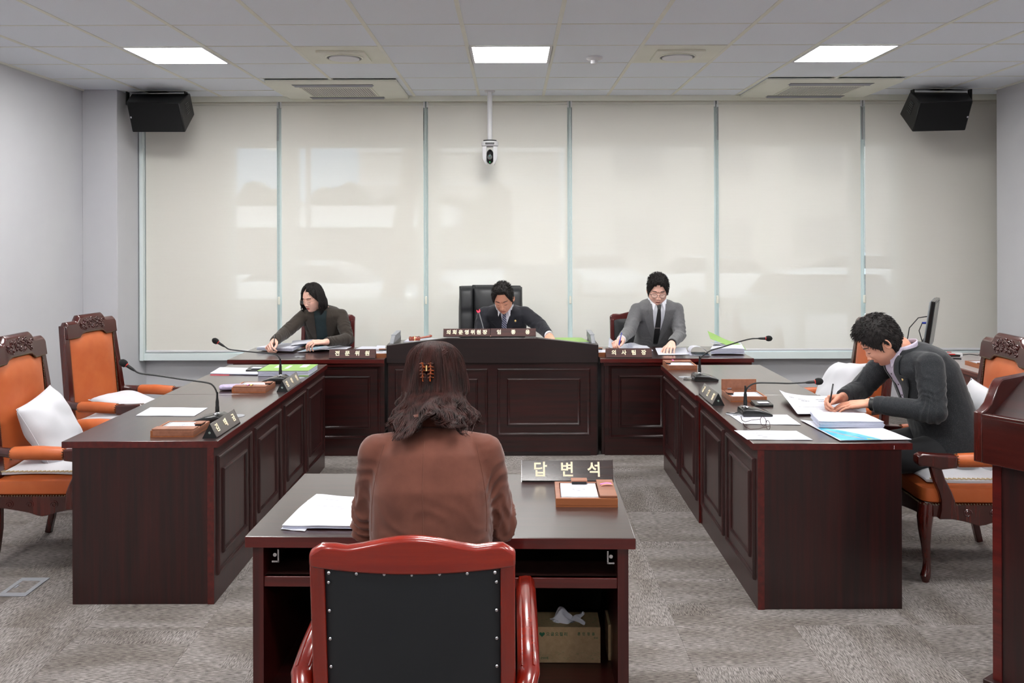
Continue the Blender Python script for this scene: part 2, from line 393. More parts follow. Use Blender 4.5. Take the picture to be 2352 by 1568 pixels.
# --- lights
led_labels = {(-4, 1): 'square ceiling light panel nearest the left wall, glowing white', (0, 1): 'glowing square ceiling light panel at the middle, above the hanging camera', (4, 1): 'square glowing ceiling light panel nearest the right wall'}
names = ['near left wall', 'over the middle', 'near right wall']
led0 = None
for (i, j) in LIGHT_CELLS:
    xc = X0 + (i + .5) * S; yc = Y0 + (j + .5) * S
    lab = led_labels.get((i, j)) or 'ceiling light panel behind the view, row %s %s' % ({-3: 'over the witness table', -7: 'above the camera', -11: 'at the rear'}[j], names[(i + 4) // 4])
    if led0 is None:
        led0 = thing('ceiling_light', lab, 'ceiling light', (xc, yc, ZC), 0, 'square LED ceiling panels')
        MB().box(-.268, .268, -.268, .268, -.003, .004).build('diffuser', LAMP, led0, bevel=.002)
        fr = MB(); fr.box(-.293, -.268, -.293, .293, -.004, .01); fr.box(.268, .293, -.293, .293, -.004, .01); fr.box(-.268, .268, -.293, -.268, -.004, .01); fr.box(-.268, .268, .268, .293, -.004, .01)
        fr.build('frame', WPLAS, led0)
    else: dup(led0, (xc, yc, ZC), 0, lab)
# --- round air diffusers in cream square panels
for n, (i, j) in enumerate(DIFF):
    xc = X0 + (i + .5) * S; yc = Y0 + (j + .5) * S
    t = thing('air_diffuser', ['round air diffuser on cream square panel, left of the middle light', 'round air diffuser on cream square panel, right of the smoke detector'][n], 'vent', (xc, yc, ZC), 0, 'round ceiling diffusers')
    MB().box(-.293, .293, -.293, .293, -.003, .006).build('panel', CREAM, t)
    ring = MB(); ring.lathe([(.145, -.004), (.15, -.02), (.142, -.026), (.125, -.02), (.118, -.004), (.118, -.003)], 40)
    MB().box(-.17, .17, -.17, .17, -.018, -.003).build('raised_plate', CREAM, t, bevel=.003)
    MB().lathe([(.128, -.0185), (.128, -.0215)], 40).build('shadow_gap', BLACK, t)
    MB().lathe([(.108, -.022), (.108, -.03), (.06, -.034), (.001, -.035)], 40).build('disc', WPLAS, t)
    rg = MB(); rg.tube([(.128 * math.cos(a), .128 * math.sin(a), -.021) for a in [2 * PI * k / 40 for k in range(41)]], .005, 8, caps=False)
    rg.build('rim', CREAM, t)
# --- smoke detector
p = P(1365, 131, z=ZC)
t = thing('smoke_detector', 'small round white smoke detector on the ceiling', 'smoke detector', (p.x, p.y, ZC))
MB().lathe([(.06, 0), (.06, -.012), (.045, -.022), (.02, -.026), (.001, -.026)], 28).build('base', WPLAS, t)
MB().lathe([(.026, -.024), (.026, -.045), (.02, -.05), (.001, -.05)], 20).build('sensor', WPLAS, t)
# --- ceiling cassette air conditioners
GRL = M('grey mauve grille', srgb(160, 152, 156), .6, var=(srgb(150, 142, 147), 3, 2))
SLOT = M('grey louvre slot', srgb(150, 151, 160), .55, var=(srgb(144, 145, 154), 3, 2))
def cassette(xa, xb, label):
    t = thing('cassette_air_conditioner', label, 'air conditioner', ((xa + xb) / 2, 7.60, ZC), 0, 'ceiling cassette units')
    w = (xb - xa) / 2; d = .44
    b = MB(); b.prism([(-d, 0), (d, 0), (d, -.012), (d - .04, -.03), (-d + .04, -.03), (-d, -.012)], -w, w, 'x')
    b.build('fascia', CREAM, t, bevel=.004)
    gw = w * .62
    for y0, y1, nm in ((-.36, -.29, 0), (.29, .36, 1)):
        MB().box(-gw, gw, y0, y1, -.032, -.029).build('louvre_slot', SLOT, t)
        q = MB(); q.prism([(y0 + .012, -.031), (y1, -.040), (y1, -.036), (y0 + .012, -.029)], -gw + .01, gw - .01, 'x'); q.build('louvre', SLOT, t)
        MB().box(-gw, gw, y0 - .004, y0 + .012, -.0325, -.030).build('slot_shadow', BLACK, t)
    gg = w * .53
    MB().box(-gg, gg, -.22, .22, -.034, -.029).build('grille_panel', GRL, t)
    fr = MB()
    for k in range(28):
        x = -gg + (k + .5) * 2 * gg / 28
        fr.box(x - .003, x + .003, -.21, .21, -.037, -.034)
    o = fr.build('grille_fins', CREAM, t); o['kind'] = 'stuff'
    g2 = MB(); g2.box(-gg - .015, gg + .015, -.235, -.22, -.037, -.029); g2.box(-gg - .015, gg + .015, .22, .235, -.037, -.029); g2.box(-gg - .015, -gg, -.22, .22, -.037, -.029); g2.box(gg, gg + .015, -.22, .22, -.037, -.029)
    g2.build('grille_frame', CREAM, t)
cassette(-2.06, -.96, 'flat cream ceiling air conditioner with grille on the left, near the blinds')
cassette(2.13, 3.27, 'flat cream ceiling air conditioner with grille on the right, near the blinds')

# ================================================================== WINDOWS + BLINDS
GLASS = bpy.data.materials.new('window glass'); GLASS.use_nodes = True
n_ = GLASS.node_tree.nodes; l_ = GLASS.node_tree.links; n_.remove(n_['Principled BSDF'])
tr_ = n_.new('ShaderNodeBsdfTransparent'); tr_.inputs[0].default_value = (.93, .97, .955, 1); gl_ = n_.new('ShaderNodeBsdfGlossy'); gl_.inputs['Roughness'].default_value = .02
fr_ = n_.new('ShaderNodeFresnel'); mi_ = n_.new('ShaderNodeMixShader'); l_.new(fr_.outputs[0], mi_.inputs[0]); l_.new(tr_.outputs[0], mi_.inputs[1]); l_.new(gl_.outputs[0], mi_.inputs[2]); l_.new(mi_.outputs[0], n_['Material Output'].inputs[0])
def blind_mat():
    m = bpy.data.materials.new('sheer roller blind fabric'); m.use_nodes = True; N = m.node_tree.nodes; L = m.node_tree.links
    N.remove(N['Principled BSDF']); tc = N.new('ShaderNodeTexCoord')
    mp = N.new('ShaderNodeMapping'); mp.inputs['Scale'].default_value = (3, 3, 500); L.new(tc.outputs['Object'], mp.inputs[0])
    n = N.new('ShaderNodeTexNoise'); n.inputs['Scale'].default_value = 1; n.inputs['Detail'].default_value = 2; L.new(mp.outputs[0], n.inputs['Vector'])
    r = N.new('ShaderNodeValToRGB'); r.color_ramp.elements[0].color = srgb(240, 237, 228); r.color_ramp.elements[1].color = srgb(246, 243, 235); L.new(n.outputs['Fac'], r.inputs[0])
    d = N.new('ShaderNodeBsdfDiffuse'); t = N.new('ShaderNodeBsdfTranslucent'); L.new(r.outputs[0], d.inputs[0]); t.inputs[0].default_value = srgb(236, 230, 212)
    m1 = N.new('ShaderNodeMixShader'); m1.inputs[0].default_value = .03; L.new(d.outputs[0], m1.inputs[1]); L.new(t.outputs[0], m1.inputs[2])
    tp = N.new('ShaderNodeBsdfTransparent'); m2 = N.new('ShaderNodeMixShader'); m2.inputs[0].default_value = .10
    L.new(m1.outputs[0], m2.inputs[1]); L.new(tp.outputs[0], m2.inputs[2]); L.new(m2.outputs[0], N['Material Output'].inputs[0]); return m
BLIND = blind_mat()
edges = [-3.468, -2.19, -.81, .545, 1.925, 3.305, 4.72]
chain_m = M('beaded chain', srgb(205, 214, 212), .5, var=(srgb(190, 200, 200), 50, 1))
ords = ['leftmost pale roller blind, left edge at the pillar', 'pale roller blind behind the woman in the brown jacket', 'pale roller blind behind the black executive chair', 'pale roller blind behind the man in the grey suit', 'pale roller blind above the stacked papers, left of the seated man in charcoal', 'rightmost pale roller blind, behind the monitor']
for k in range(6):
    a, b_ = edges[k] + .022, edges[k + 1] - .022
    t = thing('roller_blind', ords[k], 'blind', ((a + b_) / 2, 8.10, 0), 0, 'roller blinds across the window wall')
    h = (b_ - a) / 2; ph = rnd.uniform(0, 6)
    def fn(u, v, h=h, ph=ph): return (-h + 2 * h * u, .002 * math.sin(7 * u + ph) * (1 - v) , .58 + (2.88 - .58) * v)
    g = MB(); g.grid(fn, 14, 6); g.build('fabric', BLIND, t)
    MB().tube([(-h, .002, .572), (h, .002, .572)], .012, 10, sq=(1, .7)).build('bottom_bar', WPLAS, t)
    MB().tube([(-h, .03, 2.90), (h, .03, 2.90)], .026, 14).build('roller', BLIND, t)
    MB().box(-h - .015, -h, 0, .06, 2.86, 2.94).build('bracket', WPLAS, t)
    MB().box(h, h + .015, 0, .06, 2.86, 2.94).build('bracket', WPLAS, t)
    if k < 6:
        c = MB(); xx = h + .022
        c.tube([(xx - .004, -.028, 2.88), (xx - .004, -.028, 1.06)], .002, 5); c.tube([(xx + .006, -.028, 2.88), (xx + .006, -.028, 1.06)], .002, 5)
        c.build('pull_chain', chain_m, t)
        MB().box(xx - .010, xx + .012, -.038, -.018, 1.01, 1.085).build('chain_weight', CREAM, t, bevel=.006)
# windows: six units, mullions behind the gaps, transom at sill height of the lower panes
wx = [-2.68, -2.06, -.69, .68, 2.06, 3.43, 3.69]
mull = [(-2.74, -2.66), (-2.24, -2.05), (-.90, -.68), (.50, .60), (1.86, 1.98), (3.24, 3.36), (3.66, 3.76)]
for k in range(6):
    xa, xb = mull[k][1], mull[k + 1][0]
    w = struct(MB().box(mull[k][0], mull[k][1], WY - .02, WY + .1, .49, 2.56).build('window_%d' % (k + 1), ALU, bevel=.003))
    MB().box(xa, xb, WY - .005, WY + .08, .90, 1.05).build('transom', ALU, w)
    MB().box(xa, xb, WY, WY + .08, .49, .56).build('bottom_rail', ALU, w)
    MB().box(xa, xb, WY, WY + .08, 2.50, 2.56).build('top_rail', ALU, w)
    if k in (1, 2, 3, 4): MB().box((xa + xb) / 2 + .12, (xa + xb) / 2 + .19, WY, WY + .08, .56, .90).build('sash_bar', ALU, w)
    g = MB(); g.add([(xa, WY + .05, .56), (xb, WY + .05, .56), (xb, WY + .05, 2.52), (xa, WY + .05, 2.52)], [(0, 1, 2, 3)]); g.build('pane', GLASS, w)
struct(MB().box(mull[6][0], mull[6][1], WY - .02, WY + .1, .49, 2.56).build('trim_end_mullion', ALU, bevel=.003))
for k, x in enumerate(edges[1:-1]):
    struct(MB().box(x - .024, x + .024, 8.185, 8.20, .555, ZC).build('trim_guide_%d' % (k + 1), ALU, bevel=.002))
# light slit between the left-most blind and the pillar
struct(MB().box(-3.50, -3.46, 8.19, WY, .49, ZC).build('trim_left_slit', ALU))

# ================================================================== OUTSIDE (seen faintly through the fabric)
ASPH = M('asphalt', srgb(120, 120, 118), .9, var=(srgb(140, 140, 136), 2, 3))
struct(MB().box(-60, 70, 8.6, 60, -.5, -.38).build('ground', ASPH))
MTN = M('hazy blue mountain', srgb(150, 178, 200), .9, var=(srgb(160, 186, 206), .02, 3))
def mfn(u, v):
    x = -620 + 1500 * u; ridge = 235 * math.exp(-((x + 60) / 290) ** 2) + 60 * math.exp(-((x + 420) / 160) ** 2) + 12 * math.sin(x * .03) + 7 * math.sin(x * .083)
    ridge += 190 * math.exp(-((x - 560) / 300) ** 2)
    return (x, 900 + 260 * v - 60 * math.sin(v * PI), -5 + ridge * (v ** .7) * .85)
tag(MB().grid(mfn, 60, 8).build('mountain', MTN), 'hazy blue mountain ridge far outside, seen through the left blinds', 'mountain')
BLD = M('beige building', srgb(190, 186, 182), .8, var=(srgb(200, 196, 192), .4, 3))
TREE = M('dark tree line', srgb(96, 104, 88), .95, var=(srgb(120, 126, 108), 1, 3))
bd = thing('distant_building', 'stepped beige building outside, faint through the second blind', 'building', (-9.5, 62, -.4))
b = MB(); b.box(-1.5, 2.2, 0, 10, 0, 8.4); b.box(2.2, 5.2, 0, 10, 0, 9.6); b.box(5.2, 13, 0, 10, 0, 12.0); b.build('walls', BLD, bd)
for zz in (3, 5.6, 8.0):
    MB().box(-1.6, 13.1, -.15, 0, zz, zz + .25).build('ledge', WPLAS, bd)
tl = MB()
def hedge(u, v): return (-30 + 30 * u, 50 + 2 * math.sin(v * PI), -.4 + v * (4.6 + .5 * math.sin(u * 40) + .3 * math.sin(u * 93)))
fb = thing('pale_building', 'long pale building outside behind the cars, faint through the right blinds', 'building', (3, 38, -.4))
MB().box(0, 40, 0, 8, 0, 16).build('walls', BLD, fb)
for kx in range(8):
    for kz in range(3):
        MB().box(1.5 + kx * 4, 3.6 + kx * 4, -.06, 0, 1.2 + kz * 3.4, 2.8 + kz * 3.4).build('window', GPLAS, fb)
tag(MB().grid(hedge, 60, 5, thick=(0, -2, 0)).build('tree_line', TREE), 'dark line of trees outside below the mountain', 'trees')
ca = thing('carport', 'long pale canopy roof outside, faint through the left blinds', 'canopy', (-8, 26, -.4))
MB().box(-9, 6.2, 0, 5, 2.35, 2.95).build('roof', WPLAS, ca)
MB().box(-9, 6.2, -.1, 0, 2.30, 2.42).build('gutter', ALU, ca)
for x in (-8.5, -4, 0, 5.6): MB().cyl((x, .3, 0), (x, .3, 2.35), .08, n=10).build('post', GPLAS, ca)
MB().box(-9, 6.2, 4.9, 5, 0, 2.35).build('back_wall', BLD, ca)
TRK = M('tree bark', srgb(130, 118, 104), .95, var=(srgb(110, 98, 86), (8, 8, 2), 4), bump=(20, .5, .01))
tr = thing('leaning_tree', 'leaning bare tree trunk outside, faint through the second blind', 'tree', (-2.0, 15, -.4))
MB().tube([(-.25, 0, 0), (-.02, 0, 1.4), (.12, 0, 2.4), (.30, 0, 3.8), (.5, 0, 5.5)], [.24, .19, .17, .16, .1], 12).build('trunk', TRK, tr)
MB().tube([(.12, 0, 2.4), (.55, .1, 3.4), (.9, .2, 4.6)], [.10, .07, .04], 10).build('branch', TRK, tr)
pl = thing('steel_pole', 'slim upright pole outside, faint through the second blind', 'pole', (-3.55, 15, -.4))
MB().cyl((0, 0, 0), (0, 0, 5), .05, n=12).build('shaft', GPLAS, pl); MB().cyl((0, 0, 0), (0, 0, .05), .15, n=16).build('foot', GPLAS, pl)
CARW = M('white car paint', srgb(235, 240, 242), .3, coat=.5, var=(srgb(230, 235, 238), 3, 1))
CARG = M('car window glass', srgb(30, 36, 42), .1, spec=.7, var=(srgb(36, 42, 48), 2, 1))
TYRE = M('rubber tyre', srgb(30, 30, 30), .8, bump=(60, .3, .003))
def make_car():
    t = thing('parked_car', '', 'car', (0, 0, -.38), 0, 'cars parked outside the windows')
    # side profile (y, z), lofted across x with tumblehome
    body = [(-2.2, .35), (-2.25, .62), (-2.15, .80), (-1.3, .92), (-.9, .98), (1.5, 1.0), (2.15, .95), (2.25, .6), (2.2, .32)]
    b = MB(); rings = []
    for x, k in ((-.88, .0), (-.84, .05), (.84, .05), (.88, 0)):
        rings.append([(x, y * (1 + .01 * k), z + (k if i in (2, 3, 4, 5, 6) else 0)) for i, (y, z) in enumerate(body)])
    b.loft(rings); b.build('body', CARW, t, bevel=.05)
    cab = [(-.95, .98), (-.2, 1.42), (1.2, 1.46), (1.95, .98)]
    c = MB(); c.loft([[(x * (1 if z < 1.2 else .82), y, z) for y, z in cab] for x in (-.84, .84)]); c.build('cabin_glass', CARG, t, bevel=.03)
    r = MB(); r.loft([[(x, y, z) for y, z in ((-.25, 1.40), (.4, 1.475), (1.25, 1.46), (1.3, 1.43), (-.2, 1.38))] for x in (-.70, .70)]); r.build('roof', CARW, t, bevel=.02)
    for y in (-1.4, 1.4):
        for x in (-.88, .68):
            MB().cyl((x, y, .33), (x + .2, y, .33), .33, n=20).build('wheel', TYRE, t)
    for x in (-.7, .7): MB().box(x - .14, x + .14, -2.28, -2.2, .6, .74).build('headlamp', CHROME, t, bevel=.01)
    return t
car0 = make_car()
cars = [(-7.6, 23, 100, 'white car outside, faint through the leftmost blind'), (-3.9, 19.0, 75, 'white car outside behind the woman in brown'), (-1.1, 26, 0, 'white car outside, above the black executive chair'), (2.6, 26.5, 10, 'white car outside, just left of the man in the grey suit'), (5.9, 23, 95, 'white car outside, above the man in the grey suit'), (4.9, 14.2, 178, 'nearest white car outside, right of the man in the grey suit'), (10.9, 25.5, 60, 'white car outside, faint through the rightmost blind')]
for k, (x, y, rz, lab) in enumerate(cars):
    if k == 0: car0.location = (x, y, -.38); car0.rotation_euler = (0, 0, R(rz)); car0['label'] = lab
    else: dup(car0, (x, y, -.38), R(rz), lab)

# ================================================================== WALL AND CEILING EQUIPMENT
def speaker(x, y, side, label):
    t = thing('loudspeaker', label, 'loudspeaker', (x, y, 0), 0)
    off = Vector((x, y, 0))
    if side < 0:
        F = [(290, 233, 7.50), (412, 236, 7.42), (426, 304, 7.50), (304, 304, 7.58)]; K = [(302, 215, 7.85), (437, 214, 7.80), (447, 264, 7.82), (330, 266, 7.88)]
    else:
        F = [(2112, 235, 7.42), (2235, 231, 7.50), (2217, 300, 7.58), (2095, 303, 7.50)]; K = [(2090, 211, 7.80), (2222, 212, 7.85), (2205, 262, 7.88), (2066, 262, 7.82)]
    A = [P(a, b_, Y=c) - off for a, b_, c in F]; back = [P(a, b_, Y=c) - off for a, b_, c in K]
    b = MB(); b.sharp = 25; b.add(A + back, [(0, 1, 2, 3), (7, 6, 5, 4), (0, 4, 5, 1), (1, 5, 6, 2), (2, 6, 7, 3), (3, 7, 4, 0)])
    cab = b.build('cabinet', BLACK, t, bevel=.010)
    n = (A[1] - A[0]).cross(A[3] - A[0]).normalized()
    if n.y > 0: n = -n
    c = sum(A, Vector()) / 4
    q = [p + (c - p) * .05 + n * .006 for p in A]; q2 = [p + (c - p) * .05 - n * .002 for p in A]
    g = MB(); g.add(q + q2, [(0, 1, 2, 3), (7, 6, 5, 4), (0, 4, 5, 1), (1, 5, 6, 2), (2, 6, 7, 3), (3, 7, 4, 0)]); g.build('grille', BLACKF, t)
    lg = P(303, 269, Y=7.54) - off if side < 0 else P(2220, 268, Y=7.54) - off
    k = MB(); k.cyl(lg + n * .0, lg + n * .014, .009, n=14); k.build('badge', CHROME, t)
    xs = sorted((back[0].x, back[1].x)); ym = 7.76 - y; zt = max(back[0].z, back[1].z)
    br = MB(); x0, x1 = xs[0] - .0, xs[1] - .02
    br.box(x0, x1, ym - .03, ym + .03, zt + .028, zt + .040); br.box(x0, x0 + .010, ym - .03, ym + .03, zt - .12, zt + .03); br.box(x1 - .010, x1, ym - .03, ym + .03, zt - .12, zt + .03)
    br.build('mounting_bracket', BLACK, t)
    MB().box((x0 + x1) / 2 - .1, (x0 + x1) / 2 + .1, ym - .04, ym + .04, zt + .038, ZC).build('ceiling_plate', BLACK, t)
    for xx in (x0 + .10, x1 - .12): MB().cyl((xx, ym - .031, zt + .034), (xx, ym - .036, zt + .034), .006, n=10).build('bolt', CHROME, t)
    fa, fb, ba, bb = (A[1], A[2], back[1], back[2]) if side < 0 else (A[0], A[3], back[0], back[3])
    h = MB(); fn_ = (fb - fa).cross(ba - fa).normalized(); fn_ = -fn_ if fn_.x * side > 0 else fn_
    for j in range(6):
        v = .22 + .075 * j; p0 = fa.lerp(fb, v); p1 = ba.lerp(bb, v); a_ = p0.lerp(p1, .38); b_ = p0.lerp(p1, .66); h.tube([a_ + fn_ * .002, b_ + fn_ * .002], .0035, 6)
    h.build('vent_ribs', BLACKG, t)['kind'] = 'stuff'
    return t
speaker(-3.0, 7.35, -1, 'black loudspeaker hung at the ceiling by the left pillar')
speaker(3.7, 7.35, 1, 'black loudspeaker hung at the ceiling in front of the rightmost blind')
# hanging camera on a white pole
pc = P(1126, 215, z=ZC); 
t = thing('ceiling_camera', 'white and black dome camera hanging on a white pole from the ceiling', 'camera', (pc.x, 7.75, 0))
yt = 7.75
zf = lambda py: EYE - (py - HY) * yt / FOC
MB().cyl((0, 0, zf(324)), (0, 0, ZC), .022, n=20).build('pole', WPLAS, t)
MB().lathe([(.045, ZC - .012), (.05, ZC)], 24).build('ceiling_rose', WPLAS, t)
MB().lathe([(.06, zf(325)), (.06, zf(322)), (.03, zf(321))], 24).build('adapter_plate', BLACK, t)
b = MB(); b.lathe([(.06, zf(337)), (.075, zf(335)), (.077, zf(327)), (.07, zf(325))], 28); b.build('head_ring', WPLAS, t)
MB().box(-.04, .04, -.081, -.06, zf(333), zf(329)).build('front_window', BLACKG, t, bevel=.003)
for sx in (-1, 1):
    q = MB(); rings = []
    for a in range(0, 7):
        tt = a / 6; zz = zf(337) + (zf(378) - zf(337)) * tt; hw = .066 * (1 - .0 * tt) * (1 if tt < .55 else math.cos((tt - .55) / .45 * 1.05))
        rings.append([(sx * .030, -.05 * math.cos(tt * .8), zz), (sx * max(hw, .034), -.035 * math.cos(tt * .8), zz), (sx * max(hw, .034), .035, zz), (sx * .030, .05, zz)])
    q.loft(rings); q.build('yoke_arm', WPLAS, t, bevel=.004)
c = MB(); c.ell((0, 0, zf(360)), (.036, .05, .068), 20, 14); c.build('camera_ball', BLACKG, t)
MB().cyl((0, -.035, zf(362)), (0, -.058, zf(362)), .022, n=20).build('lens', BLACKG, t)
MB().ell((0, -.059, zf(359)), (.004, .002, .004), 10, 6).build('lens_glint', M('teal glowing glint', srgb(60, 150, 150), .2, emis=((.1, .6, .5, 1), .4)), t)  # glint put on the lens as a faintly glowing teal dot
MB().ell((0, -.052, zf(373)), (.004, .003, .004), 10, 6).build('status_light', M('green led', srgb(40, 200, 80), .3, emis=((.1, .9, .3, 1), 1.2)), t)
# floor outlet box
q = [P(45, 1328, z=0), P(110, 1328, z=0), P(62, 1370, z=0), P(0, 1370, z=0)]
t = thing('floor_outlet_box', 'square grey metal floor outlet frame with carpet inset, by the left desk', 'floor outlet', ((q[0].x + q[1].x + q[2].x + q[3].x) / 4, (q[0].y + q[2].y) / 2, 0))
STEEL = M('brushed floor steel', srgb(150, 152, 158), .45, metal=.3, var=(srgb(160, 162, 168), (2, 60, 2), 2))
f = MB(); a, c_ = .068, .105
f.box(-a, a, -c_, -c_ + .035, 0, .005); f.box(-a, a, c_ - .035, c_, 0, .005); f.box(-a, -a + .024, -c_ + .035, c_ - .035, 0, .005); f.box(a - .024, a, -c_ + .035, c_ - .035, 0, .005)
f.build('frame', STEEL, t, bevel=.0015)
MB().box(-a + .024, a - .024, -c_ + .035, c_ - .035, 0, .003).build('carpet_inset', CARPET, t)
MB().box(-a + .03, -a + .04, -.015, .015, .003, .006).build('latch', STEEL, t)
# wall outlet low on the left wall
t = thing('wall_outlet', 'small white socket plate low on the left wall beside the nearest orange chair', 'outlet', (XL, 6.95, .38))
MB().box(.0005, .012, -.05, .05, -.04, .04).build('plate', WPLAS, t, bevel=.003)
for k in (-.022, .022):
    MB().cyl((.012, k, 0), (.0135, k, 0), .014, n=16).build('socket', GPLAS, t)
MB().box(.012, .014, -.03, .03, .024, .034).build('sticker', M('yellow label', srgb(220, 200, 60), .6), t)
# leftmost door-less return of the left wall stays plain
# ================================================================== DESKS
def front_panels(mbx, rects, z0, z1, y, parent, mat):
    for (a, b_) in rects:
        MB().frame(a, b_, z0, z1, .022, .012, y).build('outer_moulding', mat, parent)
        MB().frame(a + .075, b_ - .075, z0 + .075, z1 - .075, .020, .011, y).build('inner_moulding', mat, parent)
HD = .735
def side_desk(name, label, loc, rz, W, near_left, group):
    """local: front face at y=0 facing -y, width W along x. near_left: the end panel seen from the room entrance is at x=0"""
    t = thing(name, label, 'desk', loc, rz, group)
    MB().box(-.002, W - .002, -.018, .685, HD - .030, HD).build('desktop', TOP_X, t, bevel=.003)
    f = MB().box(.0, W - .004, 0, .03, .0, HD - .03).build('front_panel', W_Z, t)
    MB().box(-.002, W - .002, -.0192, -.0182, HD - .0295, HD - .001).build('edge_band', EDGE, t)
    MB().box(*((-.0032, -.0022) if near_left else (W - .0018, W - .0008)), -.018, .685, HD - .0295, HD - .001).build('edge_band', EDGE, t)
    pw = (W - .004) / 2
    rects = [(.035, pw - .028), (pw + .028, W - .04)]
    front_panels(None, rects, .115, HD - .075, 0, f, W_Z)
    for x0, x1 in ((0.001, .024), (W - .03, W - .007)):
        MB().box(x0, x1, .03, .64, 0, HD - .03).build('end_panel', W_Z, t, bevel=.001)
    MB().box(-.0025, .0, .0005, .030, .0, HD - .03).build('edge_strip', EDGE, t) if near_left else MB().box(W - .004, W - .0015, .0005, .030, .0, HD - .03).build('edge_strip', EDGE, t)
    MB().box(.024, W - .03, .30, .318, .25, HD - .03).build('modesty_board', INSIDE, t)
    return t
# left block: faces +x ; local x -> +y
side_desk('council_desk', 'nearer dark mahogany side desk on the left, plain end panel toward the viewer', (-1.346, 3.877, 0), R(90), 1.145, True, 'side desks of the horseshoe')
side_desk('council_desk', 'farther dark mahogany side desk on the left, carrying the light green binder', (-1.346, 5.023, 0), R(90), 1.145, True, 'side desks of the horseshoe')
# right block: faces -x ; local x -> -y
side_desk('council_desk', 'nearer dark mahogany side desk on the right where the man in charcoal writes', (1.082, 4.945, 0), R(-90), 1.145, False, 'side desks of the horseshoe')
side_desk('council_desk', 'farther dark mahogany side desk on the right, with a bare microphone and memo box', (1.070, 6.09, 0), R(-90), 1.145, False, 'side desks of the horseshoe')
# small white chip on the near right desk's edge
# wing desks beside the rostrum
def wing(xa, xb, label, open_left):
    t = thing('wing_desk', label, 'desk', ((xa + xb) / 2, 6.44, 0), 0, 'wing desks beside the rostrum')
    w = (xb - xa) / 2
    MB().box(-w, w, -.03, .66, HD - .030, HD).build('desktop', TOP_X, t, bevel=.003)
    MB().box(-w, w, -.0312, -.0302, HD - .0295, HD - .001).build('edge_band', EDGE, t)
    MB().box(-w + .03, w - .004, .012, .035, HD - .06, HD - .03).build('apron_rail', EDGE, t)
    fp = MB().box(-w + .04, w - .008, .035, .06, 0, HD - .03).build('front_panel', W_X, t)
    pw = w - .03
    front_panels(None, [(-w + .07, -.02), (.02, w - .04)], .13, HD - .06, .035, fp, W_X)
    for s in (-1, 1): MB().box(s * (w - .03) - .012, s * (w - .03) + .012, .06, .62, 0, HD - .03).build('end_panel', W_Z, t)
    return t
wing(-2.125, -.955, 'left wing desk beside the rostrum, where the woman in brown sits', True)
wing(.655, 1.80, 'right wing desk beside the rostrum, where the man in grey sits', False)
# rostrum
ro = thing('rostrum', 'central raised dark wood rostrum with a peaked front panel', 'rostrum', (-.15, 6.44, 0))
XA, XB = -.793, .795    # relative
poly = [(XA, .700), (XB, .700), (XB, .836), (XB - .03, .838), (.335, .888), (-.335, .888), (XA + .03, .838), (XA, .836)]
b = MB(); b.prism(poly, 0, .055, 'y'); b.build('crown_panel', BLKW, ro, bevel=.004)
fp = MB().box(XA + .012, XB - .012, .03, .06, 0.0, .702).build('front_panel', W_X, ro)
front_panels(None, [(XA + .06, -.035), (.035, XB - .06)], .15, .655, .03, fp, W_X)
MB().box(XA + .06, XB - .06, .022, .03, 0, .03).build('plinth', INSIDE, ro)
for s, x in ((-1, XA), (1, XB)):
    MB().box(x - (0 if s < 0 else .03), x + (.03 if s < 0 else 0), .05, .62, 0, .838).build('side_panel', BLKW, ro, bevel=.003)
MB().box(XA + .03, XB - .03, .055, .62, .775, .80).build('worktop', TOP_X, ro, bevel=.002)
# grey rails added for the reflected sheen on the rostrum's side panel tops
for s, x, lab in ((-1, -.915, 'grey rail added for the reflected sheen at the left end of the rostrum'), (1, .615, 'grey rail added for the reflected sheen at the right end of the rostrum')):
    t = thing('sheen_rail', lab, 'rail', (x, 6.60, .838), 0, 'grey sheen rails at the ends of the rostrum')
    q = MB(); q.prism([(-.09, 0), (.34, 0), (.34, .05), (.02, .05)], -.015, .015, 'x'); q.build('rail', GPLAS, t, bevel=.003)
    MB().box(-.018, .018, .02, .34, .05, .054).build('cap', STEEL, t)

# ------------------------------------------------------------------ witness table
wt = thing('witness_table', 'dark witness table in the foreground with an open shelf underneath', 'table', (-.825, 2.645, 0), R(-1.25))
MB().box(0, 1.20, 0, .70, HD - .034, HD).build('tabletop', TOP_X, wt, bevel=.003)
MB().box(0.002, 1.198, -.0015, 0, HD - .033, HD - .001).build('edge_band', EDGE, wt)
for x in (.022, 1.145): MB().box(x, x + .033, .01, .69, 0, HD - .034).build('side_panel', wood('side panel wood', srgb(50, 10, 10), srgb(70, 15, 13), 'z'), wt)
MB().box(.055, 1.145, .02, .55, .595, .607).build('keyboard_shelf', TOP_X, wt)
MB().box(.055, 1.145, .015, .035, .575, .607).build('shelf_lip', EDGE, wt, bevel=.002)
MB().box(.055, 1.145, .64, .66, .05, HD - .034).build('back_panel', INSIDE, wt)
MB().box(.055, 1.145, .03, .64, .215, .238).build('lower_shelf', W_X, wt)
MB().box(.055, 1.145, .028, .031, .18, .238).build('shelf_front', W_X, wt)
for x in (.70, .30): MB().box(x, x + .02, .05, .64, .238, .575).build('divider', INSIDE, wt) if x < .4 else None
for x in (.075, 1.115):
    h = MB(); h.box(x, x + .022, .03, .034, .645, .65); h.box(x + (.0 if x > 1 else .018), x + (.004 if x > 1 else .022), .03, .06, .645, .685); h.cyl((x + .011, .03, .67), (x + .011, .025, .67), .006, n=10)
    h.build('metal_catch', CHROME, wt)

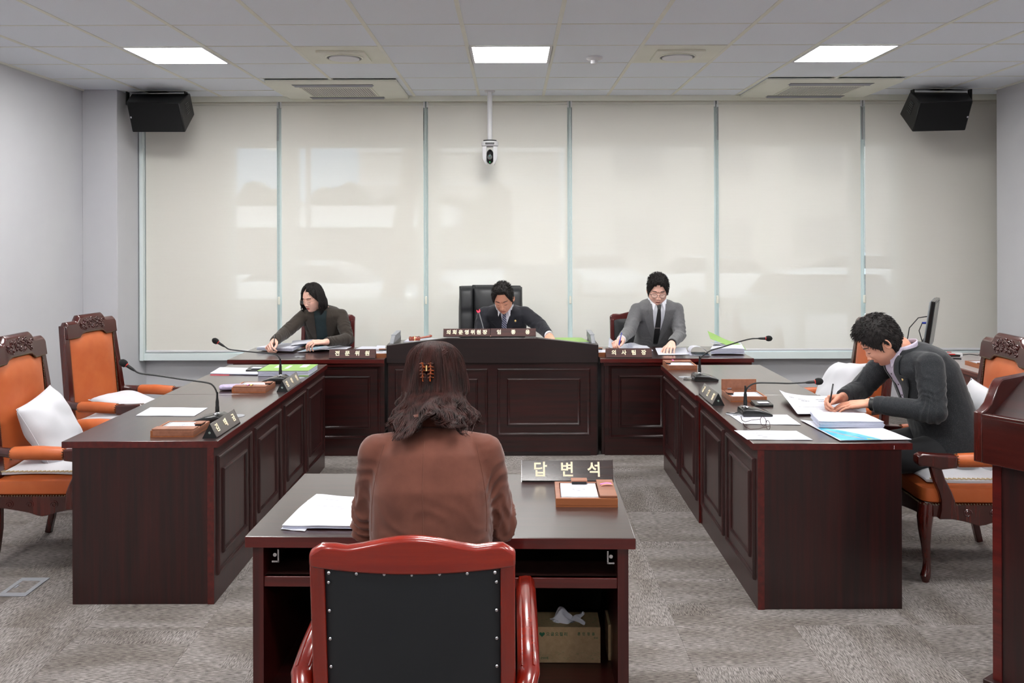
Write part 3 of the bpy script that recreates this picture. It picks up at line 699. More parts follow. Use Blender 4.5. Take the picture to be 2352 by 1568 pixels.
# ------------------------------------------------------------------ lectern
le = thing('lectern', 'dark mahogany lectern in the right foreground with scroll shaped sides', 'lectern', (1.66, 3.10, 0), R(-55))
LW = .62
side = [(0, .84), (.40, .84), (.40, 1.125), (.155, 1.125), (.135, 1.118), (.115, 1.10), (.095, 1.075), (.07, 1.045), (.03, 1.025), (0, 1.02)]
for x in (0, LW - .03):
    b = MB(); b.prism(side, x, x + .032, 'x'); b.build('side_board', CH_W, le, bevel=.004)
MB().box(.032, LW - .03, .0, .022, .84, 1.005).build('lower_front_board', CH_WX, le, bevel=.002)
MB().box(.032, LW - .03, -.002, .03, 1.005, 1.015).build('ledge', CH_WX, le, bevel=.002)
q = MB(); q.prism([(.03, .985), (.05, .985), (.36, 1.10), (.36, 1.125), (.34, 1.125)], .032, LW - .03, 'x'); q.build('reading_slope', W_X, le)
MB().box(.032, LW - .03, .37, .40, .84, 1.125).build('rear_board', CH_WX, le)
MB().box(.045, LW - .045, .05, .38, .06, .84).build('pedestal', W_Z, le, bevel=.002)
MB().box(.02, LW - .02, .02, .40, 0, .06).build('foot_plinth', W_X, le, bevel=.004)
MB().box(.045, .075, .044, .051, .06, .84).build('pilaster', EDGE, le)

# ------------------------------------------------------------------ computer desk at the right wall
cd = thing('computer_desk', 'brown computer desk along the right wall behind the orange chairs', 'desk', (3.10, 6.70, 0), R(-90))
BRW = wood('brown side desk wood', srgb(80, 34, 24), srgb(104, 46, 32), 'x', rough=.4)
GTOP = M('grey brown desktop', srgb(168, 160, 158), .35, coat=.2, var=(srgb(158, 150, 149), (2, 40, 40), 3))
MB().box(0, 1.35, -.02, .72, .70, .73).build('desktop', BRW, cd, bevel=.003)
MB().box(.01, 1.34, .0, .71, .73, .732).build('top_sheet', GTOP, cd)
fp = MB().box(.0, 1.35, 0, .03, 0, .70).build('front_panel', BRW, cd)
front_panels(None, [(.06, .66), (.69, 1.29)], .10, .58, 0, fp, BRW)
for x in (.0, 1.33): MB().box(x, x + .02, .03, .70, 0, .70).build('end_panel', BRW, cd)

# ================================================================== CHAIRS
def studs(name, pts, nrm, parent, r=.0042, mat=BRASS):
    b = MB(); nrm = Vector(nrm)
    for p in pts: b.ell(Vector(p), (r, r, r), 6, 4)
    o = b.build(name, mat, parent); o['kind'] = 'stuff'; return o
def line(a, b_, n): a = Vector(a); b_ = Vector(b_); return [a.lerp(b_, k / (n - 1)) for k in range(n)]
def orange_chair(label, loc, rz):
    """faces -y, origin on the floor under the seat"""
    t = thing('armchair', label, 'chair', loc, rz, 'orange leather armchairs')
    W = .30
    # seat frame with carved wavy apron
    def apron(n=24):
        pts = [(-W, .375), (W, .375)]
        low = []
        for k in range(n + 1):
            u = k / n; x = W - 2 * W * u; e = abs(2 * u - 1)
            z = .305 + .028 * math.cos(u * 2 * PI) * .5 - (.022 if e > .86 else 0) - .016 * math.exp(-((u - .5) / .09) ** 2)
            low.append((x, z))
        return pts + low
    b = MB(); b.prism(apron(), -.315, -.285, 'y'); b.build('front_apron', CH_WX, t, bevel=.003)
    for s in (-1, 1):
        pr = [(y if True else y, z) for y, z in [(-p[0] * .86 - .045, p[1]) for p in apron()]]
        q = MB(); q.prism(pr, s * W - .015, s * W + .015, 'x'); q.build('side_apron', CH_W, t, bevel=.003)
        sc = MB()
        for c0 in (-.16, -.06, .06, .16):
            sc.tube([(s * (W + .015), c0 - .045 + .02 * math.cos(a) * (1 - a / 14), .335 + .02 * math.sin(a) * (1 - a / 14)) for a in [k * .7 for k in range(16)]], .004, 5)
        o = sc.build('carving', CH_W, t); o['kind'] = 'stuff'
    MB().box(-W, W, .185, .215, .305, .375).build('rear_apron', CH_WX, t)
    # cushion
    def cush(u, v):
        x = (u - .5) * 2; y = (v - .5) * 2
        k = (1 - abs(x) ** 6) * (1 - abs(y) ** 6)
        mm = max(abs(x), abs(y), 1e-6); kk_ = mm / (abs(x) ** 9 + abs(y) ** 9) ** (1 / 9) if mm > .01 else 1; x *= kk_; y *= kk_
        return (x * .300, -.045 + y * .260, .4505 + .024 * k)
    b = MB(); b.grid(cush, 16, 14, thick=(0, 0, .001)); 
    b2 = MB(); rings = []
    for z, g in ((.377, -.004), (.385, .004), (.43, .007), (.447, .004), (.453, -.004)):
        r = []
        for k in range(40):
            a = 2 * PI * k / 40; c_, s_ = math.cos(a), math.sin(a); e = .18
            r.append(((.302 + g) * math.copysign(abs(c_) ** e, c_), -.045 + (.262 + g) * math.copysign(abs(s_) ** e, s_), z))
        rings.append(r)
    b2.loft(rings); b2.v += b.v; o_ = len(b2.v) - len(b.v); b2.f += [tuple(i + o_ for i in f) for f in b.f]
    b2.build('seat', LEATH_O, t)
    pts = line((-W, -.318, .378), (W, -.318, .378), 44) + line((-W - .018, -.31, .378), (-W - .018, .2, .378), 38) + line((W + .018, -.31, .378), (W + .018, .2, .378), 38)
    studs('nailheads', pts, (0, -1, 0), t)
    # legs
    for s in (-1, 1):
        L_ = MB(); x = s * .285; y = -.285
        L_.tube([(x, y, .375), (x + s * .012, y - .012, .31), (x + s * .014, y - .014, .26), (x + s * .006, y - .006, .18), (x - s * .004, y + .004, .10), (x, y, .055), (x + s * .006, y - .008, .03), (x + s * .004, y - .006, .0)], [.036, .037, .031, .022, .017, .020, .024, .015], 14)
        L_.build('front_leg', CH_W, t)
        ro_ = MB(); ro_.tube([(x + s * .015, y - .035 + .012 * math.cos(a) * (1 - a / 12), .31 + .012 * math.sin(a) * (1 - a / 12)) for a in [k * .7 for k in range(14)]], .003, 5); ro_.build('knee_carving', CH_W, t)
        q = MB(); q.tube([(s * .265, .20, .38), (s * .265, .20, .20), (s * .262, .215, .09), (s * .262, .235, 0)], [.026, .025, .024, .023], 4, up=(1, 1, 0)); q.build('rear_leg', CH_W, t, bevel=.005)
        # back post: leans back, tapers
        q = MB(); xo = s * .262
        q.loft([[(xo - .02, .175, .36), (xo + .02, .175, .36), (xo + .02, .225, .36), (xo - .02, .225, .36)],
                [(xo - .02, .195, .62), (xo + .02, .195, .62), (xo + .02, .24, .62), (xo - .02, .24, .62)],
                [(s * .243 - .020, .238, .95), (s * .243 + .020, .238, .95), (s * .243 + .020, .283, .95), (s * .243 - .020, .283, .95)],
                [(s * .236 - .018, .258, 1.085), (s * .236 + .022, .258, 1.085), (s * .236 + .022, .300, 1.085), (s * .236 - .018, .300, 1.085)]])
        q.build('back_post', CH_W, t, bevel=.004)
        # arm: rear wood, padded middle, front wood block
        xa = s * .315
        def armpt(y): return (xa - s * .012 * (1 if y > .1 else 0), y, .585 - .012 * ((y + .05) / .25) ** 2 * (1 if y < 0 else -.3))
        MB().tube([(s * .28, .205, .60), (xa - s * .01, .16, .592), (xa, .10, .588)], [.022, .024, .026], 10, sq=(1, .8)).build('arm_rear', CH_W, t)
        MB().tube([(xa, .105, .588), (xa, .09, .588), (xa, -.02, .590), (xa, -.145, .586), (xa, -.16, .586)], [.026, .033, .035, .033, .027], 16, sq=(1, 1)).build('arm_pad', LEATH_O, t)
        fr = MB(); fr.prism([(-.16, .555), (-.16, .612), (-.25, .616), (-.325, .622), (-.350, .610), (-.350, .575), (-.335, .560), (-.30, .562), (-.24, .545)], xa - .027, xa + .027, 'x'); fr.build('arm_front', CH_W, t, bevel=.009, seg=3)
        for y in (-.158, .102): studs('arm_nailheads', [(xa + .0295 * math.cos(a), y, .587 + .0295 * math.sin(a)) for a in [k * 2 * PI / 14 for k in range(14)]], (0, 1, 0), t, .0032)
        sp = MB(); sp.loft([[(xa - .018, y0, z), (xa + .018, y0, z), (xa + .018, y1, z), (xa - .018, y1, z)] for z, y0, y1 in ((.56, -.285, -.235), (.50, -.270, -.215), (.44, -.245, -.185), (.40, -.235, -.170), (.355, -.235, -.165), (.31, -.245, -.160))])
        sp.build('arm_support', CH_W, t, bevel=.006)
    # lean helper for the back plane
    def bp(x, z, d=0): # d: proud toward the front
        y = .205 + (z - .45) * .095 + .0; return (x, y - d, z)
    # upholstery
    top = lambda x: 1.005 + (.028 if abs(x) < .10 else (.028 * (1 - (abs(x) - .10) / .035) if abs(x) < .135 else 0))
    def up(u, v):
        x = -.222 + .444 * u; z = .47 + (top(x) - .47) * v
        k = (1 - abs(2 * u - 1) ** 5) * (1 - abs(2 * v - 1) ** 7)
        return bp(x, z, .005 + .028 * k)
    MB().grid(up, 24, 24, thick=(0, -.02, 0)).build('back_upholstery', LEATH_O, t)
    def rear(u, v):
        x = -.222 + .444 * u; z = .47 + (top(x) - .47) * v; p = bp(x, z, -.03); return p
    MB().grid(rear, 8, 8, thick=(0, .012, 0)).build('rear_upholstery', LEATH_O, t)
    # crest rail with raised middle, bottom follows the upholstery
    zt = lambda x: 1.105 + (.035 if abs(x) < .115 else (.035 * (1 - (abs(x) - .115) / .03) if abs(x) < .145 else 0))
    xs = [-.252, -.235, -.145, -.13, -.115, -.06, 0, .06, .115, .13, .145, .235, .252]
    rings = []
    for x in xs:
        a = zt(x) - (.022 if abs(x) > .245 else 0); b0 = top(x) - .006 if abs(x) < .236 else 1.0
        y0 = .205 + (b0 - .45) * .095; y1 = .205 + (a - .45) * .095
        rings.append([(x, y0 - .026, b0), (x, y0 + .024, b0), (x, y1 + .022, a), (x, y1 - .006, a + .003), (x, y1 - .024, a - .012)])
    b = MB(); b.loft(rings); b.build('crest_rail', CH_WX, t, bevel=.004)
    cv = MB(); rr = random.Random(3)
    for k in range(30):
        cx = -.112 + .224 * (k + .5) / 30 + rr.uniform(-.006, .006); cz = 1.078 + rr.uniform(-.022, .030); w = rr.uniform(.012, .022); a0 = rr.uniform(0, 6)
        pp = []
        for j in range(14):
            a = a0 + j * .55; r = w * (1 - j / 18)
            x = cx + r * math.cos(a); z = cz + r * math.sin(a) * .9; pp.append((x, .205 + (z - .45) * .095 - .0255, z))
        cv.tube(pp, .0032, 6)
        cv.ell((cx, .205 + (cz - .45) * .095 - .028, cz), (w * .7, .0035, w * .35), 8, 6, Matrix.Rotation(a0, 3, 'Y'))
    o = cv.build('crest_carving', CH_WX, t); o['kind'] = 'stuff'
    MB().box(-.245, .245, .195, .235, .42, .475).build('lower_back_rail', CH_WX, t, bevel=.004)
    pts = []
    for k in range(54):
        x = -.222 + .444 * k / 53; pts.append(Vector(bp(x, top(x) - .004, .024)))
    for s in (-1, 1):
        for k in range(58): z = .48 + (1.0 - .48) * k / 57; pts.append(Vector(bp(s * .223, z, .012)))
    studs('back_nailheads', pts, (0, -1, 0), t, .0038)
    return t
oc = orange_chair('nearest orange leather armchair on the left, carved crest, cut by the picture edge', (-2.37, 4.565, 0), R(90))
OC2 = (-2.56, 5.69, 0)
dup(oc, OC2, R(80), 'orange leather armchair on the left behind the nearest one, beside the pillar')
dup(oc, (2.27, 4.385, 0), R(-92), 'orange leather armchair the man in charcoal sits in, beside the lectern')
dup(oc, (2.05, 5.50, 0), R(-90), 'orange leather armchair on the right behind the man in charcoal')

def pillow(label, M4, w=.42, h=.42, d=.085, group=None, seed=1):
    """square throw cushion centred at M4, lying in local xy"""
    def half(sgn):
        def fn(u, v):
            x = 2 * u - 1; y = 2 * v - 1
            pin = 1 - .055 * (1 - abs(x) ** 2) * (abs(y) ** 3); pin2 = 1 - .055 * (1 - abs(y) ** 2) * (abs(x) ** 3)
            t = max(0, (1 - abs(x) ** 3.2)) ** .55 * max(0, (1 - abs(y) ** 3.2)) ** .55
            nn = noise.noise(Vector((x * 1.6 + seed, y * 1.6, seed * 3.1))) * .018 * t
            cr = .006 * math.sin(9 * (x + y) + seed) * (1 - t) * t * 4
            return (x * w / 2 * pin2, y * h / 2 * pin, sgn * (d * t + nn + cr * .5))
        return fn
    b = MB(); b.grid(half(1), 26, 26); b.grid(half(-1), 26, 26)
    me = b.mesh('pillow')
    bm = bmesh.new(); bm.from_mesh(me); bmesh.ops.remove_doubles(bm, verts=bm.verts, dist=.0005); bmesh.ops.recalc_face_normals(bm, faces=bm.faces); bm.to_mesh(me); bm.free()
    me.shade_smooth()
    t = thing('throw_pillow', label, 'pillow', (0, 0, 0), 0, group); t.matrix_world = M4
    link(me, 'cover', WHITE_CL, t)
    sm = MB(); e = []
    for k in range(53):
        u = k / 52; p = half(1)(u, 0); e.append(p)
    for k in range(1, 53): e.append(half(1)(1, k / 52))
    for k in range(51, -1, -1): e.append(half(1)(k / 52, 1))
    for k in range(51, 0, -1): e.append(half(1)(0, k / 52))
    sm.tube(e + [e[0]], .0022, 5, caps=False); sm.build('seam_piping', WHITE_CL, t)
    return t
def chairM(loc, rz, local): return Matrix.Translation(loc) @ Matrix.Rotation(rz, 4, 'Z') @ local
LT = lambda x, y, z, rx=0, ry=0, rz=0: Matrix.Translation((x, y, z)) @ Matrix.Rotation(rz, 4, 'Z') @ Matrix.Rotation(ry, 4, 'Y') @ Matrix.Rotation(rx, 4, 'X')
pillow('white square pillow propped on the nearest left orange armchair', chairM((-2.37, 4.565, 0), R(90), LT(-.04, .055, .655, R(66), 0, R(0))) @ Matrix.Rotation(R(10), 4, 'Z'), .37, .37, .08, 'white pillows', 1)
pillow('white pillow slumped flat on the farther left orange armchair', chairM(OC2, R(80), LT(.02, -.04, .545, R(14), R(4), 0)), .40, .38, .055, 'white pillows', 2)
pillow('white pillow propped on the empty orange armchair on the right', chairM((2.05, 5.50, 0), R(-90), LT(.03, .02, .665, R(60), 0, 0)) @ Matrix.Rotation(R(8), 4, 'Z'), .40, .40, .085, 'white pillows', 3)
pillow('white pillow between the back of the man in charcoal and his chair', chairM((2.27, 4.385, 0), R(-92), LT(-.02, .120, .68, R(76), 0, 0)) @ Matrix.Rotation(R(-4), 4, 'Z'), .42, .40, .075, 'white pillows', 4)
TRIM = M('gold braid', srgb(196, 178, 140), .6, bump=(300, .5, .001))
def seat_pad(label, loc, rz):
    t = thing('seat_cushion', label, 'cushion', loc, rz, 'thin white seat cushions')
    def f(u, v):
        x = 2 * u - 1; y = 2 * v - 1; k = (1 - abs(x) ** 8) * (1 - abs(y) ** 8)
        return (x * .265, -.04 + y * .235, .480 + .026 * k + .006 * math.sin(5 * x + 2 * y))
    b = MB(); b.grid(f, 20, 20, thick=(0, 0, .014)); b.build('pad', WHITE_CL, t, bevel=.003)
    for s in (-1, 1):
        q = MB(); pts = [(s * .2665 , -.26 + .45 * k / 60, .485 + .002 * math.sin(k * 2.1)) for k in range(61)]
        q.tube(pts, .0036, 5); q.tube([(a, b_, c + .004 * math.cos(i * 2.1)) for i, (a, b_, c) in enumerate(pts)], .0025, 5); q.build('braid_trim', TRIM, t)
    return t
seat_pad('thin white cushion with gold braid on the nearest left orange armchair', (-2.37, 4.565, 0), R(90))
seat_pad('thin white cushion on the farther left orange armchair', OC2, R(80))
seat_pad('thin white cushion with gold braid under the man in charcoal', (2.27, 4.385, 0), R(-92))
seat_pad('thin white cushion on the empty orange armchair on the right', (2.05, 5.50, 0), R(-90))

def wood_chair(label, loc, rz, mz, mx, group):
    """red wooden armchair, black leather back and seat, faces +y here (back toward -y)"""
    t = thing('wooden_armchair', label, 'chair', loc, rz, group)
    W = .233
    def bz(z): return -.03 - (z - .45) * .12       # back plane
    # crest rail
    rings = []
    for k in range(17):
        u = k / 16; x = -W - .002 + (2 * W + .004) * u; e = abs(2 * u - 1)
        zt_ = .955 + .028 * (.5 + .5 * math.cos(PI * min(1, e * 1.25))) + (.006 if e > .7 else 0) - (.02 if e > .985 else 0)
        zb = .905 - .012 * (1 - e ** 2) + .0
        yb, yt = bz(zb), bz(zt_); cv_ = -.018 * (1 - e * e)
        rings.append([(x, yb - .016 + cv_, zb), (x, yb + .018 + cv_, zb), (x, yt + .014 + cv_, zt_ - .004), (x, yt + .0 + cv_, zt_), (x, yt - .014 + cv_, zt_ - .006)])
    b = MB(); b.loft(rings); b.build('crest_rail', mx, t, bevel=.006)
    for s in (-1, 1):
        q = MB(); x = s * (W - .016)
        q.loft([[(x - .017, bz(z) - .016, z), (x + .017, bz(z) - .016, z), (x + .017, bz(z) + .018, z), (x - .017, bz(z) + .018, z)] for z in (.40, .6, .8, .912)])
        q.build('back_post', mz, t, bevel=.004)
        q = MB(); q.loft([[(x - .017, y - .016, z), (x + .017, y - .016, z), (x + .017, y + .02, z), (x - .017, y + .02, z)] for z, y in ((0, -.10), (.2, -.05), (.42, -.028))]); q.build('rear_leg', mz, t, bevel=.004)
        q = MB(); q.loft([[(x - .018, .40, z), (x + .018, .40, z), (x + .018, .44, z), (x - .018, .44, z)] for z in (0, .64)]); q.build('front_leg', mz, t, bevel=.004)
        # arm: broad, rounded, sweeping forward, curling down at both ends
        xa = s * (W + .032)
        pts = [(xa - s * .028, -.075, .565), (xa - s * .01, -.07, .60), (xa, -.04, .635), (xa, .05, .655), (xa, .2, .665), (xa, .35, .662), (xa, .44, .652), (xa - s * .003, .475, .63)]
        q = MB(); q.tube(pts, [.020, .026, .027, .027, .028, .028, .027, .020], 14, sq=(.72, 1.0), up=(0, 0, 1)); q.build('arm', mz, t)
        q = MB(); q.tube([(xa + s * .012, y, z + .016) for (_, y, z) in pts[2:7]], .004, 6); q.tube([(xa - s * .016, y, z + .016) for (_, y, z) in pts[2:7]], .003, 6); q.build('arm_bead', mz, t)
    def back(sg):
        def f(u, v):
            x = -(W - .03) + 2 * (W - .03) * u; z = .44 + (.918 - .44) * v
            k = (1 - abs(2 * u - 1) ** 8) * (1 - abs(2 * v - 1) ** 10)
            return (x, bz(z) + sg * (.006 + .012 * k) - .012 * (1 - (2 * u - 1) ** 2), z)
        return f
    MB().grid(back(-1), 24, 24, thick=(0, -.006, 0)).build('back_cover', LEATH_B2, t)
    MB().grid(back(1.6), 24, 24, thick=(0, .006, 0)).build('back_cushion', LEATH_B, t)
    for s in (-1, 1):
        for k in range(6):
            z = .87 - k * .068; x = s * (W - .042)
            q = MB(); q.ell((x, bz(z) - .012 - .003, z), (.0042, .003, .0042), 12, 8); q.build('stud', CHROME, t)
    for k in range(7):
        x = -(W - .045) + (2 * W - .09) * k / 6; z = .896 - .006 * (1 - abs(k - 3) / 3)
        q = MB(); q.ell((x, bz(z) - .020 - .004, z), (.0042, .003, .0042), 12, 8); q.build('stud', CHROME, t)
    def st(u, v):
        x = 2 * u - 1; y = 2 * v - 1; k = (1 - abs(x) ** 6) * (1 - abs(y) ** 6); return (x * (W - .015), .2 + y * .22, .445 + .025 * k)
    MB().grid(st, 16, 16, thick=(0, 0, .05)).build('seat', LEATH_B, t, bevel=.01)
    MB().box(-W + .01, W - .01, -.02, .42, .36, .40).build('seat_frame', mx, t, bevel=.004)
    MB().box(-W + .03, W - .03, .405, .43, .12, .15).build('stretcher', mx, t, bevel=.003)
    return t
wc = wood_chair('glossy red wooden armchair with black studded back in the foreground', (-.229, 2.055, 0), 0, RED_W, RED_WX, None)
wood_chair('dark red wooden chair behind the woman in the brown jacket', (-1.62, 7.50, 0), PI, DRED, DRED, 'dark red staff chairs')
wood_chair('dark red wooden chair behind the man in the grey suit', (1.10, 7.52, 0), R(183), DRED, DRED, 'dark red staff chairs')

# black executive chair
ec = thing('executive_chair', 'tall black leather executive chair behind the seated chairman', 'chair', (-.18, 7.45, 0), R(3))
def padcol(x0, x1, z0, z1, y, d, name, n=3):
    def f(u, v):
        x = x0 + (x1 - x0) * u; z = z0 + (z1 - z0) * v
        k = max(0, 1 - abs(2 * u - 1) ** 5) ** .5 * max(0, 1 - abs(2 * v - 1) ** 9) ** .5
        cr = .012 * math.exp(-((z - .98) / .02) ** 2)
        return (x, y - (z - .5) * -.14 - d * k + cr - .03 * (1 - ((z - .85) / .45) ** 2) * 0, z)
    MB().grid(f, 16, 30, thick=(0, -.03, 0)).build(name, LEATH_B, ec, bevel=.006)
padcol(-.28, -.150, .48, 1.205, .10, .075, 'side_bolster'); padcol(.150, .28, .48, 1.195, .10, .075, 'side_bolster')
padcol(-.165, .165, .50, 1.215, .10, .085, 'back_cushion')
def sh(u, v):
    x = -.285 + .57 * u; z = .46 + .745 * v; return (x * (1 - .05 * abs(2 * v - 1) ** 4), .13 + (z - .5) * .14 + .03 * (1 - (2 * u - 1) ** 2), z)
MB().grid(sh, 12, 12, thick=(0, -.03, 0)).build('back_shell', LEATH_B, ec, bevel=.01)
def es(u, v):
    x = 2 * u - 1; y = 2 * v - 1; k = (1 - abs(x) ** 6) * (1 - abs(y) ** 6); return (x * .27, -.13 + y * .26, .47 + .05 * k)
MB().grid(es, 16, 16, thick=(0, 0, .09)).build('seat', LEATH_B, ec, bevel=.015)
for s in (-1, 1):
    MB().tube([(s * .30, .06, .58), (s * .31, -.05, .64), (s * .31, -.25, .66), (s * .31, -.33, .63)], [.03, .035, .038, .03], 12).build('armrest', LEATH_B, ec)
    MB().tube([(s * .30, -.25, .64), (s * .30, -.22, .5), (s * .22, -.13, .42)], .018, 10).build('arm_bracket', BLACK, ec)
MB().cyl((0, -.1, .1), (0, -.1, .40), .03, n=16).build('gas_lift', CHROME, ec)
for k in range(5):
    a = 2 * PI * k / 5
    MB().tube([(0, -.1, .12), (.18 * math.cos(a), -.1 + .18 * math.sin(a), .10), (.30 * math.cos(a), -.1 + .30 * math.sin(a), .07)], [.03, .022, .016], 8).build('base_spoke', BLACK, ec)
    MB().cyl((.30 * math.cos(a) - .02, -.1 + .30 * math.sin(a), .03), (.30 * math.cos(a) + .02, -.1 + .30 * math.sin(a), .03), .03, n=14).build('caster', BLACK, ec)
# ================================================================== THINGS ON THE DESKS
def sheet(name, label, corners, mat=PAPER, h=.0012, cat='paper', curl=None, lines=None, group=None, res=(14, 10), seed=1, wav=.0012, stack=None, base=None):
    """corners: far-left, far-right, near-right, near-left (world). lines: list of (v, u0, u1) printed rows"""
    A, B, C_, D = [Vector(c) for c in corners]; c0 = (A + B + C_ + D) / 4; c0.z = min(A.z, B.z, C_.z, D.z)
    t = thing(name, label, cat, c0, 0, group)
    def f(u, v, dz=0):
        p = (D.lerp(C_, u)).lerp(A.lerp(B, u), v) - c0; z = h + wav * (1 + noise.noise(Vector((u * 3 + seed, v * 3, seed)))) + (curl(u, v) if curl else 0)
        return (p.x, p.y, p.z + z + dz)
    if stack:
        rr = random.Random(seed); bs = MB()
        def g(u, v): p = f(u, v); return (p[0], p[1], p[2] - .0006)
        # block of sheets below the top one, slightly ragged
        n = max(3, int(stack / .004))
        for k in range(n):
            z0 = -stack * (k + 1) / n; z1 = -stack * k / n - .0004; ox, oy = rr.uniform(-.003, .003), rr.uniform(-.003, .003)
            def gk(u, v, z1=z1, ox=ox, oy=oy): p = f(u, v); return (p[0] + ox, p[1] + oy, p[2] + z1)
            bs.grid(gk, res[0], res[1], thick=(0, 0, (z1 - z0) * .92))
        o = bs.build('paper_block', PAPER_E, t); o['kind'] = 'stuff'
    MB().grid(f, res[0], res[1], thick=(0, 0, .0009)).build('top_sheet' if stack else 'sheet', mat, t)
    if lines:
        b = MB(); rr = random.Random(seed + 5)
        for (v, u0, u1, th0) in lines:
            u = u0
            while u < u1:
                w = rr.uniform(.006, .013); th = th0 * .85; q = [f(u, v, .0012), f(u + w, v, .0012), f(u + w, v + th, .0012), f(u, v + th, .0012)]
                b.add(q, [(0, 1, 2, 3)]); u += w + rr.uniform(.003, .010)
        o = b.build('printed_lines', INK, t); o['kind'] = 'stuff'
    return t
def quad(pts, z): return [P(x, y, z=z) for x, y in pts]
def nameplate(label, near, axis, length, txt, mat, w=.066, hgt=.067, size=.042, black_ends=True, group='triangular name plates', sx=1, off=.0012, tspace=1.0):
    """triangular prism; near = start point of the lower front edge, axis = direction along the front edge when reading left to right"""
    ax = Vector(axis).normalized(); up = Vector((0, 0, 1)); back = up.cross(ax)   # away from the reader
    t = thing('name_plate', label, 'name plate', (0, 0, 0), 0, group); t.matrix_world = basis(near, ax, back, up)
    b = MB(); b.prism([(0, .004), (w, .004), (w / 2, hgt)], .002, length - .002, 'x'); b.build('body', mat, t, bevel=.0015)
    e = MB(); 
    for x0, x1 in ((0, .003), (length - .003, length)):
        q = MB(); q.prism([(-.001, .0), (w + .001, .0), (w / 2, hgt + .001)], x0, x1, 'x'); q.build('end_cap', BLACK if black_ends else mat, t)
    MB().box(.004, length - .004, .004, w - .004, 0, .004).build('foot_strip', BLACK, t)
    sl = Vector((0, w / 2, hgt - .004)).normalized(); nrm = Vector((1, 0, 0)).cross(sl)
    M4 = basis(Vector((length / 2, w / 4, .004 + (hgt - .004) / 2)) + nrm * .0012, (1, 0, 0), sl, nrm)
    chars = txt
    n = len(chars); span = length * tspace
    for k, ch in enumerate(chars):
        if ch == ' ': continue
        M5 = M4 @ Matrix.Translation(((k - (n - 1) / 2) * span / n, 0, 0)); text(ch, size, 'lettering', GOLD_L, t, M5, .0008, off, sx=sx)
    return t
PLATE_W = wood('dark wood name plate', srgb(48, 16, 13), srgb(76, 28, 20), 'x', rough=.55, coat=.0)
PLATE_G = wood('grey brown glossy name plate', srgb(46, 34, 33), srgb(64, 44, 42), 'x', rough=.2, coat=.8, cr=.12)
def badge(t, x, y, z, ax):
    b = MB(); b.cyl((x, y, z), (x + .0015 * ax, y, z), .0058, n=18); b.build('holographic_sticker', M('silver hologram', srgb(200, 215, 230), .15, metal=.9, var=(srgb(160, 190, 150), 300, 1)), t)
n1 = nameplate('dark name plate with gold characters on the nearer left desk, beside the microphone', P(498, 1006.8, z=HD), (0.012, 1, 0), .33, '김태금', PLATE_G, size=.040)
badge(n1, 0, .033, .026, -1)
n2 = nameplate('dark name plate on the farther left desk, by the open memo box with coloured tabs', P(661, 900, z=HD), (0.0, 1, 0), .33, '김해영', PLATE_G, size=.040)
badge(n2, 0, .033, .026, -1)
q = P(1630, 932, z=HD)
n3 = nameplate('dark glossy name plate on the near right desk, left of the open memo box', P(1605, 905, z=HD) + Vector((0, .0, 0)), (0.0, -1, 0), .335, '강현철', PLATE_G, size=.040)
badge(n3, .335, .033, .026, 1)
# front plates
def plate_front(label, x0, x1, ybot, Y, txt, size, mat=PLATE_W, w=.06, hgt=.07, z=None, sx=1, ts=.86, off=.0012):
    a = P(x0, ybot, Y=Y); b_ = P(x1, ybot, Y=Y); a.z = b_.z = z
    return nameplate(label, a, (1, 0, 0), b_.x - a.x, txt, mat, w, hgt, size, False, 'front facing name plates', sx, off, ts)
plate_front('wood name plate with four gold characters on the left wing desk', 755, 862, 820, 6.44, '전문위원', .040, z=HD)
plate_front('wood name plate with four gold characters on the right wing desk', 1392, 1498, 820, 6.44, '의사팀장', .040, z=HD)
# rostrum plates stand on a thin block on the crown of the rostrum
zt = .888
st_ = thing('plate_stand', 'slim dark block on top of the rostrum carrying its two name plates', 'stand', (-.15, 6.47, zt))
MB().box(-.24, .245, -.022, .03, 0, .006).build('block', BLACK, st_)
MB().box(-.23, .235, -.025, -.022, 0, .003).build('felt_strip', BLACKF, st_)
plate_front('long wood title plate with seven gold characters on the rostrum, left of two', 1018, 1126, 774, 6.46, '의회운영위원장', .037, z=zt + .006, hgt=.060, w=.05, ts=.90)
plate_front('wood plate with three widely spaced gold characters on the rostrum, right of two', 1127, 1231, 774, 6.455, '임종용', .037, z=zt + .006, hgt=.062, w=.05, ts=.95)
pw_ = plate_front('large dark glossy name plate with three gold characters on the witness table', 1197, 1409, 1101, 3.22, '답변석', .058, mat=PLATE_G, w=.06, hgt=.075, z=HD, ts=.88)
pw_.rotation_euler = (0, 0, R(-1))

